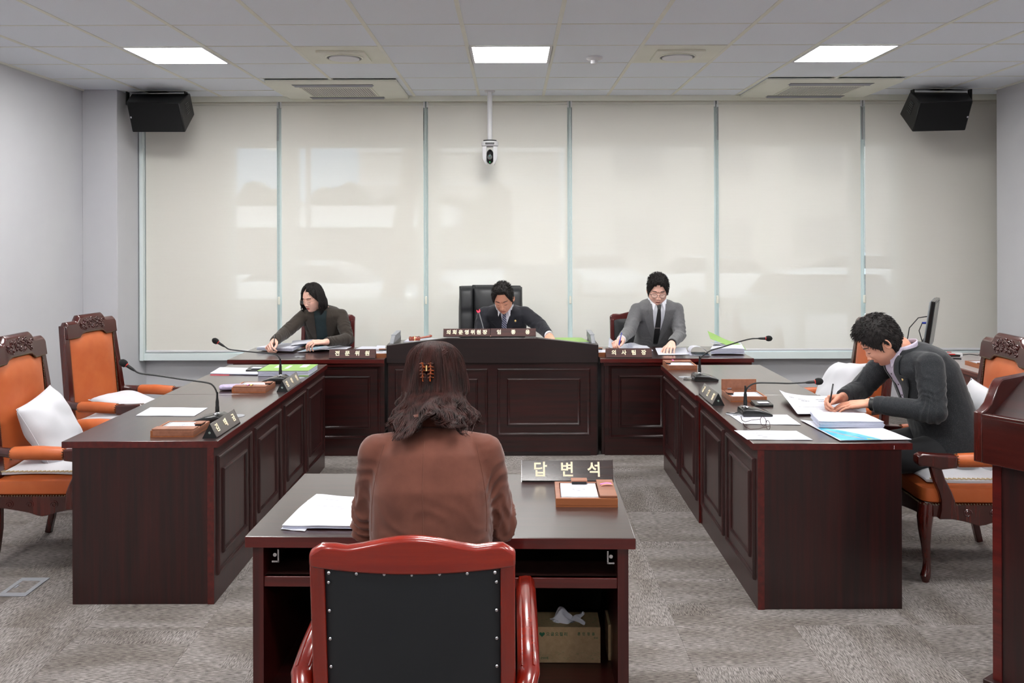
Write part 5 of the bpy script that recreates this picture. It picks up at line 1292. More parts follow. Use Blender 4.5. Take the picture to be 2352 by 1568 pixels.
t2 = thing('tissue_box', 'second kraft tissue box, partly hidden by the right side of the witness table', 'tissue box', (.338, a.y + .075, .239), R(-1), 'cardboard tissue boxes')
MB().box(-.020, .018, -.06, .055, 0, .118).build('carton', KRAFT, t2, bevel=.001); MB().box(-.019, .017, -.059, .054, .1178, .1186).build('printed_top', KTOP, t2)

# ------------------------------------------------------------------ computer desk things
zd = .732
t = thing('monitor', 'flat computer monitor seen edge-on on the brown desk', 'monitor', (3.42, 6.62, zd), 0)
A = P(2133, 690, Y=6.62); O = Vector(t.location)
yv = R(83)
Mt = Matrix.Translation(P(2142, 742, Y=6.62) - O) @ Matrix.Rotation(R(60), 4, 'Z') @ Matrix.Rotation(R(8), 4, 'X')
b = MB(Mt); b.box(-.24, .24, -.012, .018, -.185, .185); b.build('bezel', BLACKG, t, bevel=.004)
b = MB(Mt); b.box(-.235, .235, .016, .030, -.18, .18); b.build('rear_shell', GPLAS, t, bevel=.008)
b = MB(Mt); b.box(-.225, .225, -.0145, -.0118, -.165, .170); b.build('screen', M('grey screen', srgb(150, 152, 148), .25, var=(srgb(140, 142, 138), 4, 1)), t)
cpt = P(2142, 742, Y=6.62) - O
MB().tube([cpt + Vector((-.02, .02, -.10)), Vector((cpt.x - .05, .03, .08)), Vector((cpt.x - .06, .03, .012))], [.022, .025, .03], 12).build('neck', BLACK, t)
MB().lathe([(.11, 0), (.11, .006), (.08, .012), (.01, .014)], 28, (cpt.x - .06, .03, 0)).build('foot', BLACK, t)
MB().tube([cpt + Vector((-.03, .02, .05)), cpt + Vector((-.10, .02, .04)), cpt + Vector((-.16, .04, -.04)), cpt + Vector((-.18, .05, -.18)), Vector((cpt.x - .16, .10, .01))], .004, 8).build('cable', BLACK, t)
MB().tube([cpt + Vector((-.03, .02, -.0)), cpt + Vector((-.07, .02, .0)), cpt + Vector((-.09, .03, -.06)), cpt + Vector((-.06, .04, -.15))], .0035, 8).build('cable', BLACK, t)
MB(Matrix.Translation(cpt)).cyl((-.03, .02, 0), (-.07, .02, .0), .008, n=10).build('blue_plug', M('blue plug', srgb(40, 60, 170), .4, var=(srgb(36, 54, 160), 40, 1)), t)
t = thing('keyboard', 'black keyboard on the brown desk behind the orange chair', 'keyboard', (3.66, 6.22, zd), R(-76))
MB().box(-.22, .22, -.07, .07, 0, .018).build('body', BLACK, t, bevel=.004)
b = MB()
for i in range(15):
    for j in range(5): b.box(-.212 + i * .0285, -.188 + i * .0285, -.062 + j * .0255, -.040 + j * .0255, .018, .024)
o = b.build('keys', M('grey keys', srgb(120, 122, 126), .5, var=(srgb(112, 114, 118), 30, 1)), t); o['kind'] = 'stuff'
t = thing('power_strip', 'white power strip with grey cord on the brown desk', 'power strip', (3.30, 6.50, zd), R(-20))
MB().box(-.09, .09, -.02, .02, 0, .03).build('body', WPLAS, t, bevel=.005); MB().tube([(.09, 0, .015), (.14, .02, .02), (.2, .06, .01), (.26, .05, .03), (.3, .1, .01)], .003, 6).build('cord', BLACK, t)
MB().box(-.015, .015, -.008, .008, .03, .034).build('switch', REDRING, t)
t = thing('stapler', 'black stapler with red mark on the brown desk', 'stapler', (3.24, 6.36, zd), R(-15))
MB().box(-.07, .07, -.016, .016, 0, .010).build('base', BLACK, t, bevel=.003)
q = MB(); q.prism([(-.07, .014), (.06, .020), (.065, .034), (-.02, .040), (-.07, .032)], -.014, .014, 'y'); q.build('arm', BLACKG, t, bevel=.003); MB().box(-.02, .03, -.0145, .0145, .034, .039).build('red_mark', REDRING, t)
memo_box('wooden memo box with yellow notes on the brown computer desk', (3.30, 5.98, zd - .0), R(-90), tabs=[(YEL, .05, .0), (YEL, .05, -.02)])
t = thing('edge_chip', 'tiny white paint chip mark on the near right desk front edge', 'mark', P(2054, 1025, Y=3.797))
MB().box(-.001, .001, -.0006, .0006, -.009, .004).build('chip', PAPER, t); MB().box(-.002, .001, -.0006, .0006, -.012, -.009).build('chip_tail', PAPER, t)
# ================================================================== PEOPLE
def sstep(a, b_, x):
    t = max(0.0, min(1.0, (x - a) / (b_ - a))); return t * t * (3 - 2 * t)
def gs(x, x0, s): return math.exp(-((x - x0) / s) ** 2)
def head_pt(az, el, o):
    """head surface, eye level at the origin, face toward -y. o = feature dict"""
    ce, se = math.cos(el), math.sin(el); ca, sa = math.cos(az), math.sin(az)
    z = .118 * se if se > 0 else .112 * se
    front = max(0, ca); low = sstep(0, .112, -z)
    wx = .0735 * o.get('w', 1) * (ce ** (.82 if se < 0 else .9))
    x = wx * sa * (1 - .10 * low * front + .0)
    x *= 1 - .16 * sstep(.05, .11, -z)
    if ca > 0:
        ex = .50 if se < 0 else .78
        y = -.088 * ca * (ce ** ex)
        y = -abs(y) ** 1 if True else y
    else:
        y = -.100 * ca * (ce ** .85)
        y *= 1 - .42 * sstep(.01, .09, -z)
    # flatten the face a little
    if ca > 0: y *= 1 - .06 * (abs(sa) ** 2) * 0 + .0
    f = front ** .5
    ax = abs(x); d = 0
    d += .0045 * gs(ax, .028, .017) * gs(z, .023, .008)
    d -= .0085 * gs(ax, .031, .0135) * gs(z, .003, .0105)
    d += .0062 * gs(ax, .0315, .0115) * gs(z, .0005, .0072)
    d -= .0016 * gs(ax, .0315, .012) * gs(z, -.0075, .0016)
    d -= .005 * gs(ax, 0, .009) * gs(z, .010, .010)
    nz = o.get('nose', 1)
    d += nz * (.010 * gs(ax, 0, .0062) * gs(z, -.018, .015) + .0165 * gs(ax, 0, .0088) * gs(z, -.036, .0085) + .0095 * gs(ax, .0125, .0058) * gs(z, -.0405, .006))
    d -= .004 * gs(ax, 0, .013) * gs(z, -.051, .0038)
    ck = o.get('cheek', 1)
    d += .0055 * ck * gs(ax, .042, .017) * gs(z, -.024, .018)
    d -= .003 * gs(ax, .026, .006) * gs(z, -.052, .014) * o.get('fold', 1)
    d += .0065 * gs(ax, 0, .019) * gs(z, -.0645, .0078)
    d -= .0042 * gs(ax, 0, .023) * gs(z, -.0650, .0020)
    d -= .0045 * gs(ax, 0, .015) * gs(z, -.079, .005)
    d += .0075 * gs(ax, 0, .016) * gs(z, -.096, .011)
    y -= d * f
    # jaw corners
    x += math.copysign(.0045 * gs(z, -.058, .022) * gs(abs(az), 1.25, .5) * o.get('jaw', 1), x)
    return Vector((x, y, z))
def head_mesh(o, nu=150, nv=112):
    vs = []; fs = []
    for j in range(1, nv):
        v = j / nv; el = -PI / 2 + PI * v; el = el - .16 * math.sin(2 * (el + .30)) * .5
        el = max(-PI / 2 + .02, min(PI / 2 - .02, el))
        for i in range(nu):
            w = 2 * PI * i / nu - PI; az = w - .48 * math.sin(w)
            vs.append(head_pt(az, el, o))
    for j in range(nv - 2):
        for i in range(nu): fs.append((j * nu + i, j * nu + (i + 1) % nu, (j + 1) * nu + (i + 1) % nu, (j + 1) * nu + i))
    vs.append(Vector((0, -.02, -.112))); vs.append(Vector((0, 0, .118)))
    for i in range(nu): fs.append((len(vs) - 2, (i + 1) % nu, i)); fs.append((len(vs) - 1, (nv - 2) * nu + i, (nv - 2) * nu + (i + 1) % nu))
    return vs, fs
def ear_mesh(s):
    b = MB()
    def f(u, v):
        a = 2 * PI * u; r = v
        ry, rz_ = .0165, .030
        yy = math.cos(a) * ry * r; zz = math.sin(a) * rz_ * r * (1.0 if math.sin(a) > 0 else .95)
        out = .011 * sstep(.35, .8, r) - .010 * sstep(.86, 1.0, r) + .004 * gs(r, .45, .15)
        return (s * (.071 + out + .010 * max(0, math.cos(a)) * r), .012 + yy, -.006 + zz)
    b.grid(f, 28, 12); b.ell((s * .070, .012, -.006), (.009, .014, .027), 14, 10); return b
def voxel(mb, size, smooth_it=4, smooth_f=.5, name='m'):
    me = bpy.data.meshes.new(name); me.from_pydata(mb.v, [], mb.f); me.update()
    bm = bmesh.new(); bm.from_mesh(me); bmesh.ops.recalc_face_normals(bm, faces=bm.faces); bm.to_mesh(me); bm.free()
    o = bpy.data.objects.new(name, me); COL.objects.link(o)
    r = o.modifiers.new('r', 'REMESH'); r.mode = 'VOXEL'; r.voxel_size = size
    if smooth_it: s = o.modifiers.new('s', 'SMOOTH'); s.iterations = smooth_it; s.factor = smooth_f
    apply_mods(o); me = o.data; bpy.data.objects.remove(o); me.shade_smooth(); return me
def wrinkle(me, base, creases, fine=.0012):
    nrm = [v.normal.copy() for v in me.vertices]
    for i, v in enumerate(me.vertices):
        p = v.co; d = base * noise.noise(p * 8.0) + fine * noise.noise(p * 26)
        for c, ax, rad, amp, freq in creases:
            q = p - c; L2 = q.length_squared
            if L2 < rad * rad * 5:
                w = math.exp(-L2 / (rad * rad)); n1 = noise.noise(p * 11 + c * 3); n2 = noise.noise(p * 5 + c)
                s = math.sin(q.dot(ax) * freq + 5.5 * n1 + 5 * n2)
                d += amp * w * (1 - abs(s)) * 1.6 - amp * w * .6
        v.co = p + nrm[i] * d
    me.update()
def hand(mb, wrist, d, n, side, curl=(25, 30, 20), spread=1.0, thumb=0.0, sc=1.0, curls=None):
    """side=+1 when the thumb lies toward d x n ; n = back of the hand"""
    wrist = Vector(wrist); d = Vector(d).normalized(); n = Vector(n); n = (n - d * n.dot(d)).normalized(); s = d.cross(n) * side
    offs = (.0325, .0110, -.0105, -.0310); ln = (.086, .089, .085, .077)
    seg = ((.043, .026, .021), (.047, .029, .022), (.043, .027, .021), (.034, .021, .019)); rad = (.0088, .0090, .0085, .0076)
    for k in range(4):
        kn = wrist + (d * ln[k] + s * offs[k] * spread - n * .002 * (k in (0, 3))) * sc
        mb.cap(wrist + s * offs[k] * .45 * sc, .0165 * sc, kn, .0112 * sc, 12)
        cu = curls[k] if curls else curl; a = 0; p = kn; dk = (d + s * (.05, .015, -.02, -.06)[k] * spread).normalized(); r0 = rad[k] * sc
        for q in range(3):
            a += R(cu[q]); dd = dk * math.cos(a) - n * math.sin(a); e = p + dd * seg[k][q] * sc; r1 = r0 * (.93 if q < 2 else .84)
            mb.cap(p, r0, e, r1, 12); p = e; r0 = r1
    mb.cap(wrist + s * .02 * sc + d * .03 * sc - n * .005, .017 * sc, wrist - s * .012 * sc + d * .05 * sc - n * .006, .016 * sc, 12)
    b0 = wrist + (s * .020 + d * .018 - n * .006) * sc
    dirs = [(d * .62 + s * .70 - n * .28), (d * .85 + s * (.35 - thumb * .5) - n * (.30 + thumb * .3)), (d * .95 + s * (.05 - thumb * .7) - n * (.30 + thumb * .3))]
    p = b0; rr = (.0150, .0118, .0104, .0088)
    for q, L_ in enumerate((.044, .034, .027)):
        e = p + dirs[q].normalized() * L_ * sc; mb.cap(p, rr[q] * sc, e, rr[q + 1] * sc, 12); p = e
def ringpts(c, rx, ry, tilt=0, n=36, ex=2.3, rot=0):
    """ellipse in the xy plane tilted about x; superelliptic"""
    out = []; ct, st = math.cos(tilt), math.sin(tilt); cr_, sr_ = math.cos(rot), math.sin(rot)
    for k in range(n):
        a = 2 * PI * k / n; ca, sa = math.cos(a), math.sin(a); e = 2 / ex
        x = rx * math.copysign(abs(ca) ** e, ca); y = ry * math.copysign(abs(sa) ** e, sa)
        x, y = x * cr_ - y * sr_, x * sr_ + y * cr_
        out.append(Vector(c) + Vector((x, y * ct, y * st)))
    return out
def drape(bvh, rows, ncol, off, thick, name, mat, parent, flip=False, xform=None):
    """rows = list of (x_left, x_right, z); each grid point is dropped onto the torso from the front (-y)"""
    pts = []
    for (xa, xb, z) in rows:
        r = []
        for k in range(ncol + 1):
            x = xa + (xb - xa) * k / ncol
            hit = bvh.ray_cast(Vector((x, -1.2, z)), Vector((0, 1, 0)))
            if hit[0] is None: r.append(None)
            else: r.append(hit[0] + hit[1] * (off if hit[1].y < 0 else -off))
        pts.append(r)
    last = None
    for j in range(len(pts)):
        for k in range(ncol + 1):
            if pts[j][k] is None:
                cand = None
                for dj in (1, -1, 2, -2, 3, -3):
                    if 0 <= j + dj < len(pts) and pts[j + dj][k] is not None: cand = pts[j + dj][k] + Vector((0, 0, rows[j][2] - rows[j + dj][2])); cand.x = rows[j][0] + (rows[j][1] - rows[j][0]) * k / ncol; break
                if cand is None: cand = Vector((rows[j][0] + (rows[j][1] - rows[j][0]) * k / ncol, -.12, rows[j][2]))
                pts[j][k] = cand
    nv = len(rows) - 1
    b = MB(); b.sharp = 60
    b.grid(lambda u, v: pts[int(round(v * nv))][int(round(u * ncol))], ncol, nv, thick=(0, -thick, 0))
    return b.build(name, mat, parent)
def rows_interp(keys, n):
    """keys: (x_left, x_right, z) -> n+1 rows"""
    out = []
    for i in range(n + 1):
        t = i / n * (len(keys) - 1); k = min(int(t), len(keys) - 2); f = t - k
        out.append(tuple(keys[k][q] * (1 - f) + keys[k + 1][q] * f for q in range(3)))
    return out
def short_hair(parent, HM, o, mat, hl, T, seed, strands, slen, spike=0.0, part=0.0):
    """cap of hair over the head plus many short locks. hl(az)->lowest z ; T(az,z)->thickness"""
    b = MB(); b.sharp = 180; nu, nv = 120, 80; rr = random.Random(seed)
    def shell(az, el):
        p = head_pt(az, el, {'nose': 0}); dirv = Vector((p.x, p.y, p.z * .9)).normalized()
        m = sstep(-.007, .007, p.z - hl(az))
        t = T(az, p.z) + .0035 * noise.noise(Vector((az * 5 + seed, p.z * 60, 1))) + .003 * noise.noise(Vector((az * 14, p.z * 30 + seed, 4)))
        return p + dirv * ((-.008) * (1 - m) + t * m), dirv, m
    vs = []
    for j in range(1, nv):
        el = -PI / 2 + PI * j / nv
        for i in range(nu): vs.append(shell(2 * PI * i / nu - PI, el)[0])
    fs = [(j * nu + i, j * nu + (i + 1) % nu, (j + 1) * nu + (i + 1) % nu, (j + 1) * nu + i) for j in range(nv - 2) for i in range(nu)]
    fs += [tuple(range(nu - 1, -1, -1)), tuple(range((nv - 2) * nu, (nv - 1) * nu))]
    b.add([HM @ v for v in vs], fs)
    n = 0
    while n < strands:
        az = rr.uniform(-PI, PI); el = math.asin(rr.uniform(-.6, 1)); p, dv, m = shell(az, el)
        if m < .6: continue
        n += 1
        # locks sweep from the crown outward and down, forelock lifts
        fl = Vector((part + p.x * 5, (-.9 if p.y < .02 else .5) * sstep(-.02, .07, p.z), -1.2 * (1 - sstep(.0, .13, p.z)) - .15)) + Vector((rr.uniform(-.3, .3), rr.uniform(-.3, .3), rr.uniform(-.2, .2)))
        fl = (fl - dv * fl.dot(dv)).normalized()
        lift = spike * sstep(.055, .10, p.z)
        L_ = slen * rr.uniform(.6, 1.2) * (.55 + .45 * sstep(.0, .08, p.z))
        q0 = p - dv * .003; q1 = p + dv * (.0022 + .4 * lift * L_) + fl * L_ * .45 * (1 - lift * .5); q2 = p + dv * (.0005 + .9 * lift * L_) + fl * L_ * (1 - lift * .6) + Vector((rr.uniform(-1, 1), rr.uniform(-1, 1), rr.uniform(-1, 1))) * .003
        b.tube([HM @ q0, HM @ q1, HM @ q2], [.0017, .0015, .0003], 4)
    return b.build('hair', mat, parent)
def long_hair(parent, HM, mat, path, nstr, seed, az0, az1, rad=.0022, npt=15, name='hair', wave=.0, shell_in=.006, fix=None):
    fix = fix or (lambda p, d: p)
    """path(az, t)->local head point on the outer hair surface; az in [az0, az1] measured from the back of the head"""
    b = MB(); b.sharp = 180; rr = random.Random(seed)
    def g(u, v):
        az = az0 + (az1 - az0) * u; return fix(HM @ path(az, v, 0), .004)
    nu, nv = 60, 40
    outer = [[g(i / nu, j / nv) for i in range(nu + 1)] for j in range(nv + 1)]
    c = HM @ Vector((0, 0, -.02))
    b.grid(lambda u, v: outer[int(round(v * nv))][int(round(u * nu))].lerp(c, .03), nu, nv)
    for k in range(nstr):
        az = rr.uniform(az0, az1); t0 = rr.uniform(0, .55) ** 1.2; t1 = min(1.06, t0 + rr.uniform(.45, 1.0)); ph = rr.uniform(0, 6.3); dr = rr.uniform(-.002, .006); sw = rr.uniform(-.32, .32)
        pts = []
        for q in range(npt):
            t = t0 + (t1 - t0) * q / (npt - 1); a = az + sw * (t - t0)
            p = path(a, t, ph); r = Vector((p.x, p.y, 0)); r = r.normalized() if r.length > 1e-4 else Vector((0, 1, 0))
            w = wave * sstep(.25, .9, t)
            clump = math.sin(az * 7 + seed) * 1.2 + math.sin(az * 23) * .5 + ph * .07
            nv_ = Vector((a * 5, t * 6, seed)); n1 = noise.noise(nv_); n2 = noise.noise(nv_ + Vector((7, 3, 1)))
            p = p + r * (dr + w * (math.sin(t * 17 + clump * 1.2 + 3 * n1)) + w * .8 * n2) + Vector((-r.y, r.x, 0)) * w * 1.1 * math.cos(t * 15 + clump * 1.2 + 3 * n2)
            pts.append(fix(HM @ p, .006 + dr))
        b.tube(pts, [rad * (.5 + .5 * math.sin(PI * min(1, (q + 2) / npt * .7))) * (1 if q < npt - 3 else (npt - q) / 4) for q in range(npt)], 4)
    return b.build(name, mat, parent)
def face_bits(parent, HM, o, lip, brow_w=1.0, brow_r=.0022, lid=True):
    vs, fs = head_mesh(o, 90, 70); bvh = BVHTree.FromPolygons(vs, fs)
    def on(x, z, off=.0006):
        h = bvh.ray_cast(Vector((x, -.3, z)), Vector((0, 1, 0)))
        return (h[0] if h[0] else Vector((x, -.08, z))) + Vector((0, -off, 0))
    for s in (-1, 1):
        b = MB(); b.sharp = 180
        for k in range(26):
            t = k / 25; x = s * (.014 + .032 * t); z = .0235 + .0035 * math.sin(PI * (t * .8 + .1)) - .002 * t; w = brow_w * (1 - .5 * t)
            b.tube([HM @ on(x, z - .0024 * w, .0005), HM @ on(x + s * .0035, z + .0022 * w, .0016)], [.0013, .0005], 4)
        b.build('eyebrow', BROW, parent)
        b = MB(); b.sharp = 180
        pts = [HM @ on(s * (.0185 + .026 * t), -.0068 + .0028 * (2 * t - 1) ** 2 - .0012 * t * 0, .0008) for t in [k / 12 for k in range(13)]]
        b.tube(pts, [.0004 + .0010 * math.sin(PI * (k + .6) / 13.2) for k in range(13)], 6); b.build('eyelashes', HAIR, parent)
        if lid:
            b = MB(); b.sharp = 180
            pts = [HM @ on(s * (.0185 + .027 * t), .0062 + .0030 * math.sin(PI * t), .0001) for t in [k / 12 for k in range(13)]]
            b.tube(pts, .0005, 5); b.build('eyelid_crease', LIP, parent)
        b = MB(); b.ell(HM @ on(s * .0065, -.0455, .0002), (.0028, .0016, .0016), 8, 6); b.build('nostril', BROW, parent)
    b = MB(); b.sharp = 180; w = .0235 * o.get('mouth', 1)
    for up in (0, 1):
        def f(u, v, up=up):
            x = -w + 2 * w * u; e = 1 - (2 * u - 1) ** 2
            dn = -.0030 * (2 * u - 1) ** 2; zt = (-.0650 + dn + (.0058 * e ** .8 - .0012 * gs(u, .5, .09))) if up else -.0650 + dn; zb = -.0650 + dn if up else -.0650 + dn - .0068 * e ** .7
            return HM @ on(x, zb + (zt - zb) * v, .0011 * math.sin(PI * min(1, max(0, v))) + .0004)
        b.grid(f, 20, 5)
    b.build('lips', lip, parent)
    b = MB(); b.sharp = 180; b.tube([HM @ on(-w * 1.03 + 2.06 * w * k / 14, -.0650 - .0030 * (2 * k / 14 - 1) ** 2, .0012) for k in range(15)], [.0003 + .0005 * math.sin(PI * k / 14) for k in range(15)], 5); b.build('mouth_line', BROW, parent)
    return on
def glasses(parent, HM, on, mat, r=.0205, wire=.0010, square=0.0, top_bar=False):
    yb = on(0, -.004).y - .010
    fr = MB()
    for s in (-1, 1):
        pts = []
        for k in range(33):
            a = 2 * PI * k / 32; ca, sa = math.cos(a), math.sin(a); e = 1 - square
            pts.append(HM @ Vector((s * .0335 + r * 1.08 * math.copysign(abs(ca) ** e, ca), yb + .004 * abs(ca) * (1 if ca * s > 0 else 0), -.004 + r * .86 * math.copysign(abs(sa) ** e, sa))))
        fr.tube(pts, wire, 6, caps=False)
        fr.tube([HM @ Vector((s * (.0335 + r * 1.08), yb + .004, .003)), HM @ Vector((s * .071, yb + .014, .004)), HM @ Vector((s * .0755, yb + .05, .003)), HM @ Vector((s * .076, .010, .001)), HM @ Vector((s * .076, .026, -.016))], wire, 6)
        ln = MB(); cpt = HM @ Vector((s * .0335, yb, -.004)); ln.add([cpt] + pts[:-1], [(0, k + 1, (k + 1) % 32 + 1) for k in range(32)]); ln.build('lens', LENS, parent)
    fr.tube([HM @ Vector((-.0335 + r * 1.05, yb, .001)), HM @ Vector((0, yb - .002, .004)), HM @ Vector((.0335 - r * 1.05, yb, .001))], wire, 6)
    fr.build('spectacle_frame', mat, parent)
LENS = M('clear lens', srgb(235, 240, 240), .05, alpha=.10)
SHOE = M('black shoe leather', srgb(24, 22, 22), .3, coat=.4, bump=(90, .1, .001))

def person(label, loc, rz, J, skin, jacket, trousers, feat, HMloc, hands, creases_amp=.006, jvox=.0075, hip=(.185, .145), waist=(.165, .125), chest=(.185, .132), shr=.066, cuff=None, hem=.50, jname='jacket'):
    """J: joints in the person's own frame, face toward -y"""
    V = lambda k: Vector(J[k])
    root_M = Matrix.Translation(loc) @ Matrix.Rotation(rz, 4, 'Z')
    # ---- body
    b = MB()
    b.cap(V('neck') - Vector((0, 0, .03)), .060, V('neck') + (HMloc.translation - V('neck')) * .35, .053, 16)
    b.cap(V('neck') + (HMloc.translation - V('neck')) * .2, .054, HMloc @ Vector((0, .018, -.045)), .052, 16)
    b.cap(V('chest'), .10, V('waist'), .09, 16); b.cap(V('waist'), .09, V('hip'), .10, 16)
    b.cap(V('neck') - Vector((0, -.01, .05)), .062, V('chest'), .09, 16)
    for s in ('L', 'R'):
        b.cap(V('neck') - Vector((0, -.01, .06)), .05, V('sh' + s), .045); b.cap(V('sh' + s), .044, V('el' + s), .036)
        b.cap(V('el' + s), .036, V('wr' + s) + (V('el' + s) - V('wr' + s)) * .35, .030); b.cap(V('wr' + s) + (V('el' + s) - V('wr' + s)) * .35, .030, V('wr' + s), .0255)
        b.cap(V('hip') + Vector((.08 if s == 'L' else -.08, 0, 0)), .075, V('kn' + s), .055); b.cap(V('kn' + s), .052, V('an' + s), .035)
    for h in hands: hand(b, **h)
    me = voxel(b, .0038, 3, .45, 'body')
    vs, fs = head_mesh(feat)
    hb = MB(); hb.v = [tuple(v.co) for v in me.vertices]; hb.f = [tuple(p.vertices) for p in me.polygons]
    hb.add([HMloc @ v for v in vs], fs)
    for s in (-1, 1):
        e = ear_mesh(s); hb.add([HMloc @ Vector(v) for v in e.v], e.f)
    hb.sharp = 180
    root = hb.build('person', skin); root.matrix_world = root_M; tag(root, label, 'person')
    # ---- jacket
    t = MB(); nk = V('neck')
    rings = [ringpts(V('hip') - Vector((0, 0, .06)), hip[0] * 1.0, hip[1], 0), ringpts(V('hip') + Vector((0, 0, .05)), hip[0], hip[1], 0), ringpts(V('waist'), waist[0], waist[1], J.get('tilt', 0) * .5),
             ringpts(V('chest'), chest[0], chest[1], J.get('tilt', 0)), ringpts(V('chest').lerp(nk, .55), chest[0] * .98, chest[1] * .93, J.get('tilt', 0)),
             ringpts(V('chest').lerp(nk, .86), chest[0] * .72, chest[1] * .70, J.get('tilt', 0)), ringpts(nk + Vector((0, 0, .0)), .072, .070, J.get('tilt', 0))]
    t.loft(rings)
    for s, sg in (('L', 1), ('R', -1)):
        t.cap(nk + Vector((sg * .048, .005, -.046)), .042, V('sh' + s) + Vector((-sg * .006, 0, .004)), shr * .95)
    tv, tf = list(t.v), list(t.f)
    for s in ('L', 'R'):
        S_, E_, W_ = V('sh' + s), V('el' + s), V('wr' + s); fa = (W_ - E_).normalized(); c_ = (cuff or {}).get(s, .022)
        t.cap(S_, shr, S_.lerp(E_, .55), shr * .93, 18); t.cap(S_.lerp(E_, .5), shr * .93, E_, shr * .84, 18)
        end = W_ - fa * c_
        t.tube([E_ - fa * .02, E_, E_.lerp(end, .5), end], [shr * .6, shr * .84, shr * .74, shr * .63], 20)
    me = voxel(t, jvox, 5, .5, jname)
    cre = []
    for s in ('L', 'R'):
        S_, E_, W_ = V('sh' + s), V('el' + s), V('wr' + s)
        cre += [(E_, (W_ - E_).normalized(), .085, creases_amp, 62), (S_ + Vector((0, -.02, -.06)), (E_ - S_).normalized(), .07, creases_amp * .8, 55), (E_.lerp(W_, .7), (W_ - E_).normalized(), .06, creases_amp * .5, 70), (S_.lerp(E_, .6), (E_ - S_ + Vector((.02, 0, 0))).normalized(), .07, creases_amp * .7, 60)]
    cre += [(V('waist') + Vector((0, -.08, 0)), Vector((0.2, 0, 1)).normalized(), .10, creases_amp * .7, 70), (V('waist') + Vector((0, .10, 0)), Vector((-.2, 0, 1)).normalized(), .12, creases_amp * .8, 60)]
    wrinkle(me, .0035, cre)
    jk = link(me, jname, jacket, root); global JK; JK = jk
    # ---- trousers + shoes
    q = MB()
    q.cap(V('hip') + Vector((.05, 0, -.02)), .115, V('hip') + Vector((-.05, 0, -.02)), .115)
    for s, sg in (('L', 1), ('R', -1)):
        q.cap(V('hip') + Vector((sg * .085, -.02, -.02)), .092, V('kn' + s), .072); q.cap(V('kn' + s), .070, V('an' + s) + Vector((0, 0, .02)), .055)
    me = voxel(q, .011, 4, .5, 'trousers'); wrinkle(me, .004, [(V('knL'), Vector((0, 1, 0)), .08, .005, 80), (V('knR'), Vector((0, 1, 0)), .08, .005, 80)])
    link(me, 'trousers', trousers, root)
    for s in ('L', 'R'):
        a = V('an' + s); k = MB(); k.cap((a.x, a.y + .04, .032), .032, (a.x, a.y - .05, .034), .036); k.cap((a.x, a.y - .05, .034), .036, (a.x, a.y - .15, .026), .026); k.cap((a.x, a.y, .03), .034, (a.x, a.y, .07), .036)
        m2 = voxel(k, .007, 3, .5, 'shoe'); 
        for v in m2.vertices: v.co.z = max(v.co.z, .002)
        link(m2, 'shoe', SHOE, root)
    # torso for draping lapels, shirt and tie
    tb = MB(); tb.v = tv; tb.f = tf
    tm_ = voxel(tb, .009, 5, .5, 'torso'); bvh = BVHTree.FromPolygons([v.co.copy() for v in tm_.vertices], [tuple(p.vertices) for p in tm_.polygons]); bpy.data.meshes.remove(tm_)
    return root, bvh
def collar_band(root, nk, r, h, zfront, zback, mat, name, tilt=0, open_deg=38, thick=.004, ycen=0, flare=.006, axis=None):
    b = MB(); b.sharp = 60
    def f(u, v):
        a = R(open_deg) + (2 * PI - 2 * R(open_deg)) * u     # 0 = front (-y)
        rr = r + flare * v * -1 + 0
        back = .5 - .5 * math.cos(a)
        return nk + Vector((math.sin(a) * rr, ycen - math.cos(a) * rr * .98, zfront + (zback - zfront) * back + h * v))
    b.grid(f, 40, 4)
    o = b.build(name, mat, root); m = o.modifiers.new('solid', 'SOLIDIFY'); m.thickness = thick; m.offset = 1; return o
def suit_front(root, bvh, nk, zv, mat, neckw=.052, wide=.098, notch=.085, off=.0105, lap='lapel', top=None, flip=False):
    zt = top if top is not None else nk.z - .035; cx = nk.x; H = zt - zv
    for s in (-1, 1):
        inner = lambda t: neckw * (1 - t) + .004 * t + .010 * math.sin(PI * t) * .5
        keys = []
        tn = notch / H
        for k in range(41):
            t = k / 40; xi = inner(t)
            xo = (xi + .024 + .016 * t / tn) if t < tn else xi + (wide - .035) * (1 - (t - tn) / (1 - tn)) ** .75 + .002
            keys.append((cx + s * xi, cx + s * xo, zt - H * t))
        drape(bvh, keys, 6, off, .0035, lap, mat, JK)
def shirt_front(root, bvh, nk, zv, mat, neckw=.056, off=.0065, top=None):
    zt = (top if top is not None else nk.z - .028); cx = nk.x; H = zt - zv
    keys = [(cx - neckw * (1 - k / 12) - .007, cx + neckw * (1 - k / 12) + .007, zt - H * k / 12) for k in range(13)]
    drape(bvh, rows_interp(keys, 24), 8, off, .002, 'shirt_front', mat, root)
def collar_points(root, bvh, nk, mat, w=.03, L_=.06, r=.083, z0=-.006, open_deg=14):
    for s in (-1, 1):
        A = nk + Vector((s * math.sin(R(open_deg)) * r, -math.cos(R(open_deg)) * r, z0)); B = nk + Vector((s * math.sin(R(62)) * r, -math.cos(R(62)) * r, z0 + .012))
        tx = nk.x + s * (.030 + w * .45); tz = nk.z - .022 - L_
        h = bvh.ray_cast(Vector((tx, -1.2, tz)), Vector((0, 1, 0)))[0]; T = (h if h else Vector((tx, A.y, tz))) + Vector((0, -.013, 0))
        def f(u, v):
            e = A.lerp(B, u); p = e.lerp(T, v); bul = .006 * math.sin(PI * v) * (1 - .3 * u); return p + Vector((0, -bul - .003, 0))
        b = MB(); b.sharp = 70; b.grid(f, 8, 8, thick=(0, -.0025, 0)); b.build('shirt_collar_point', mat, root)
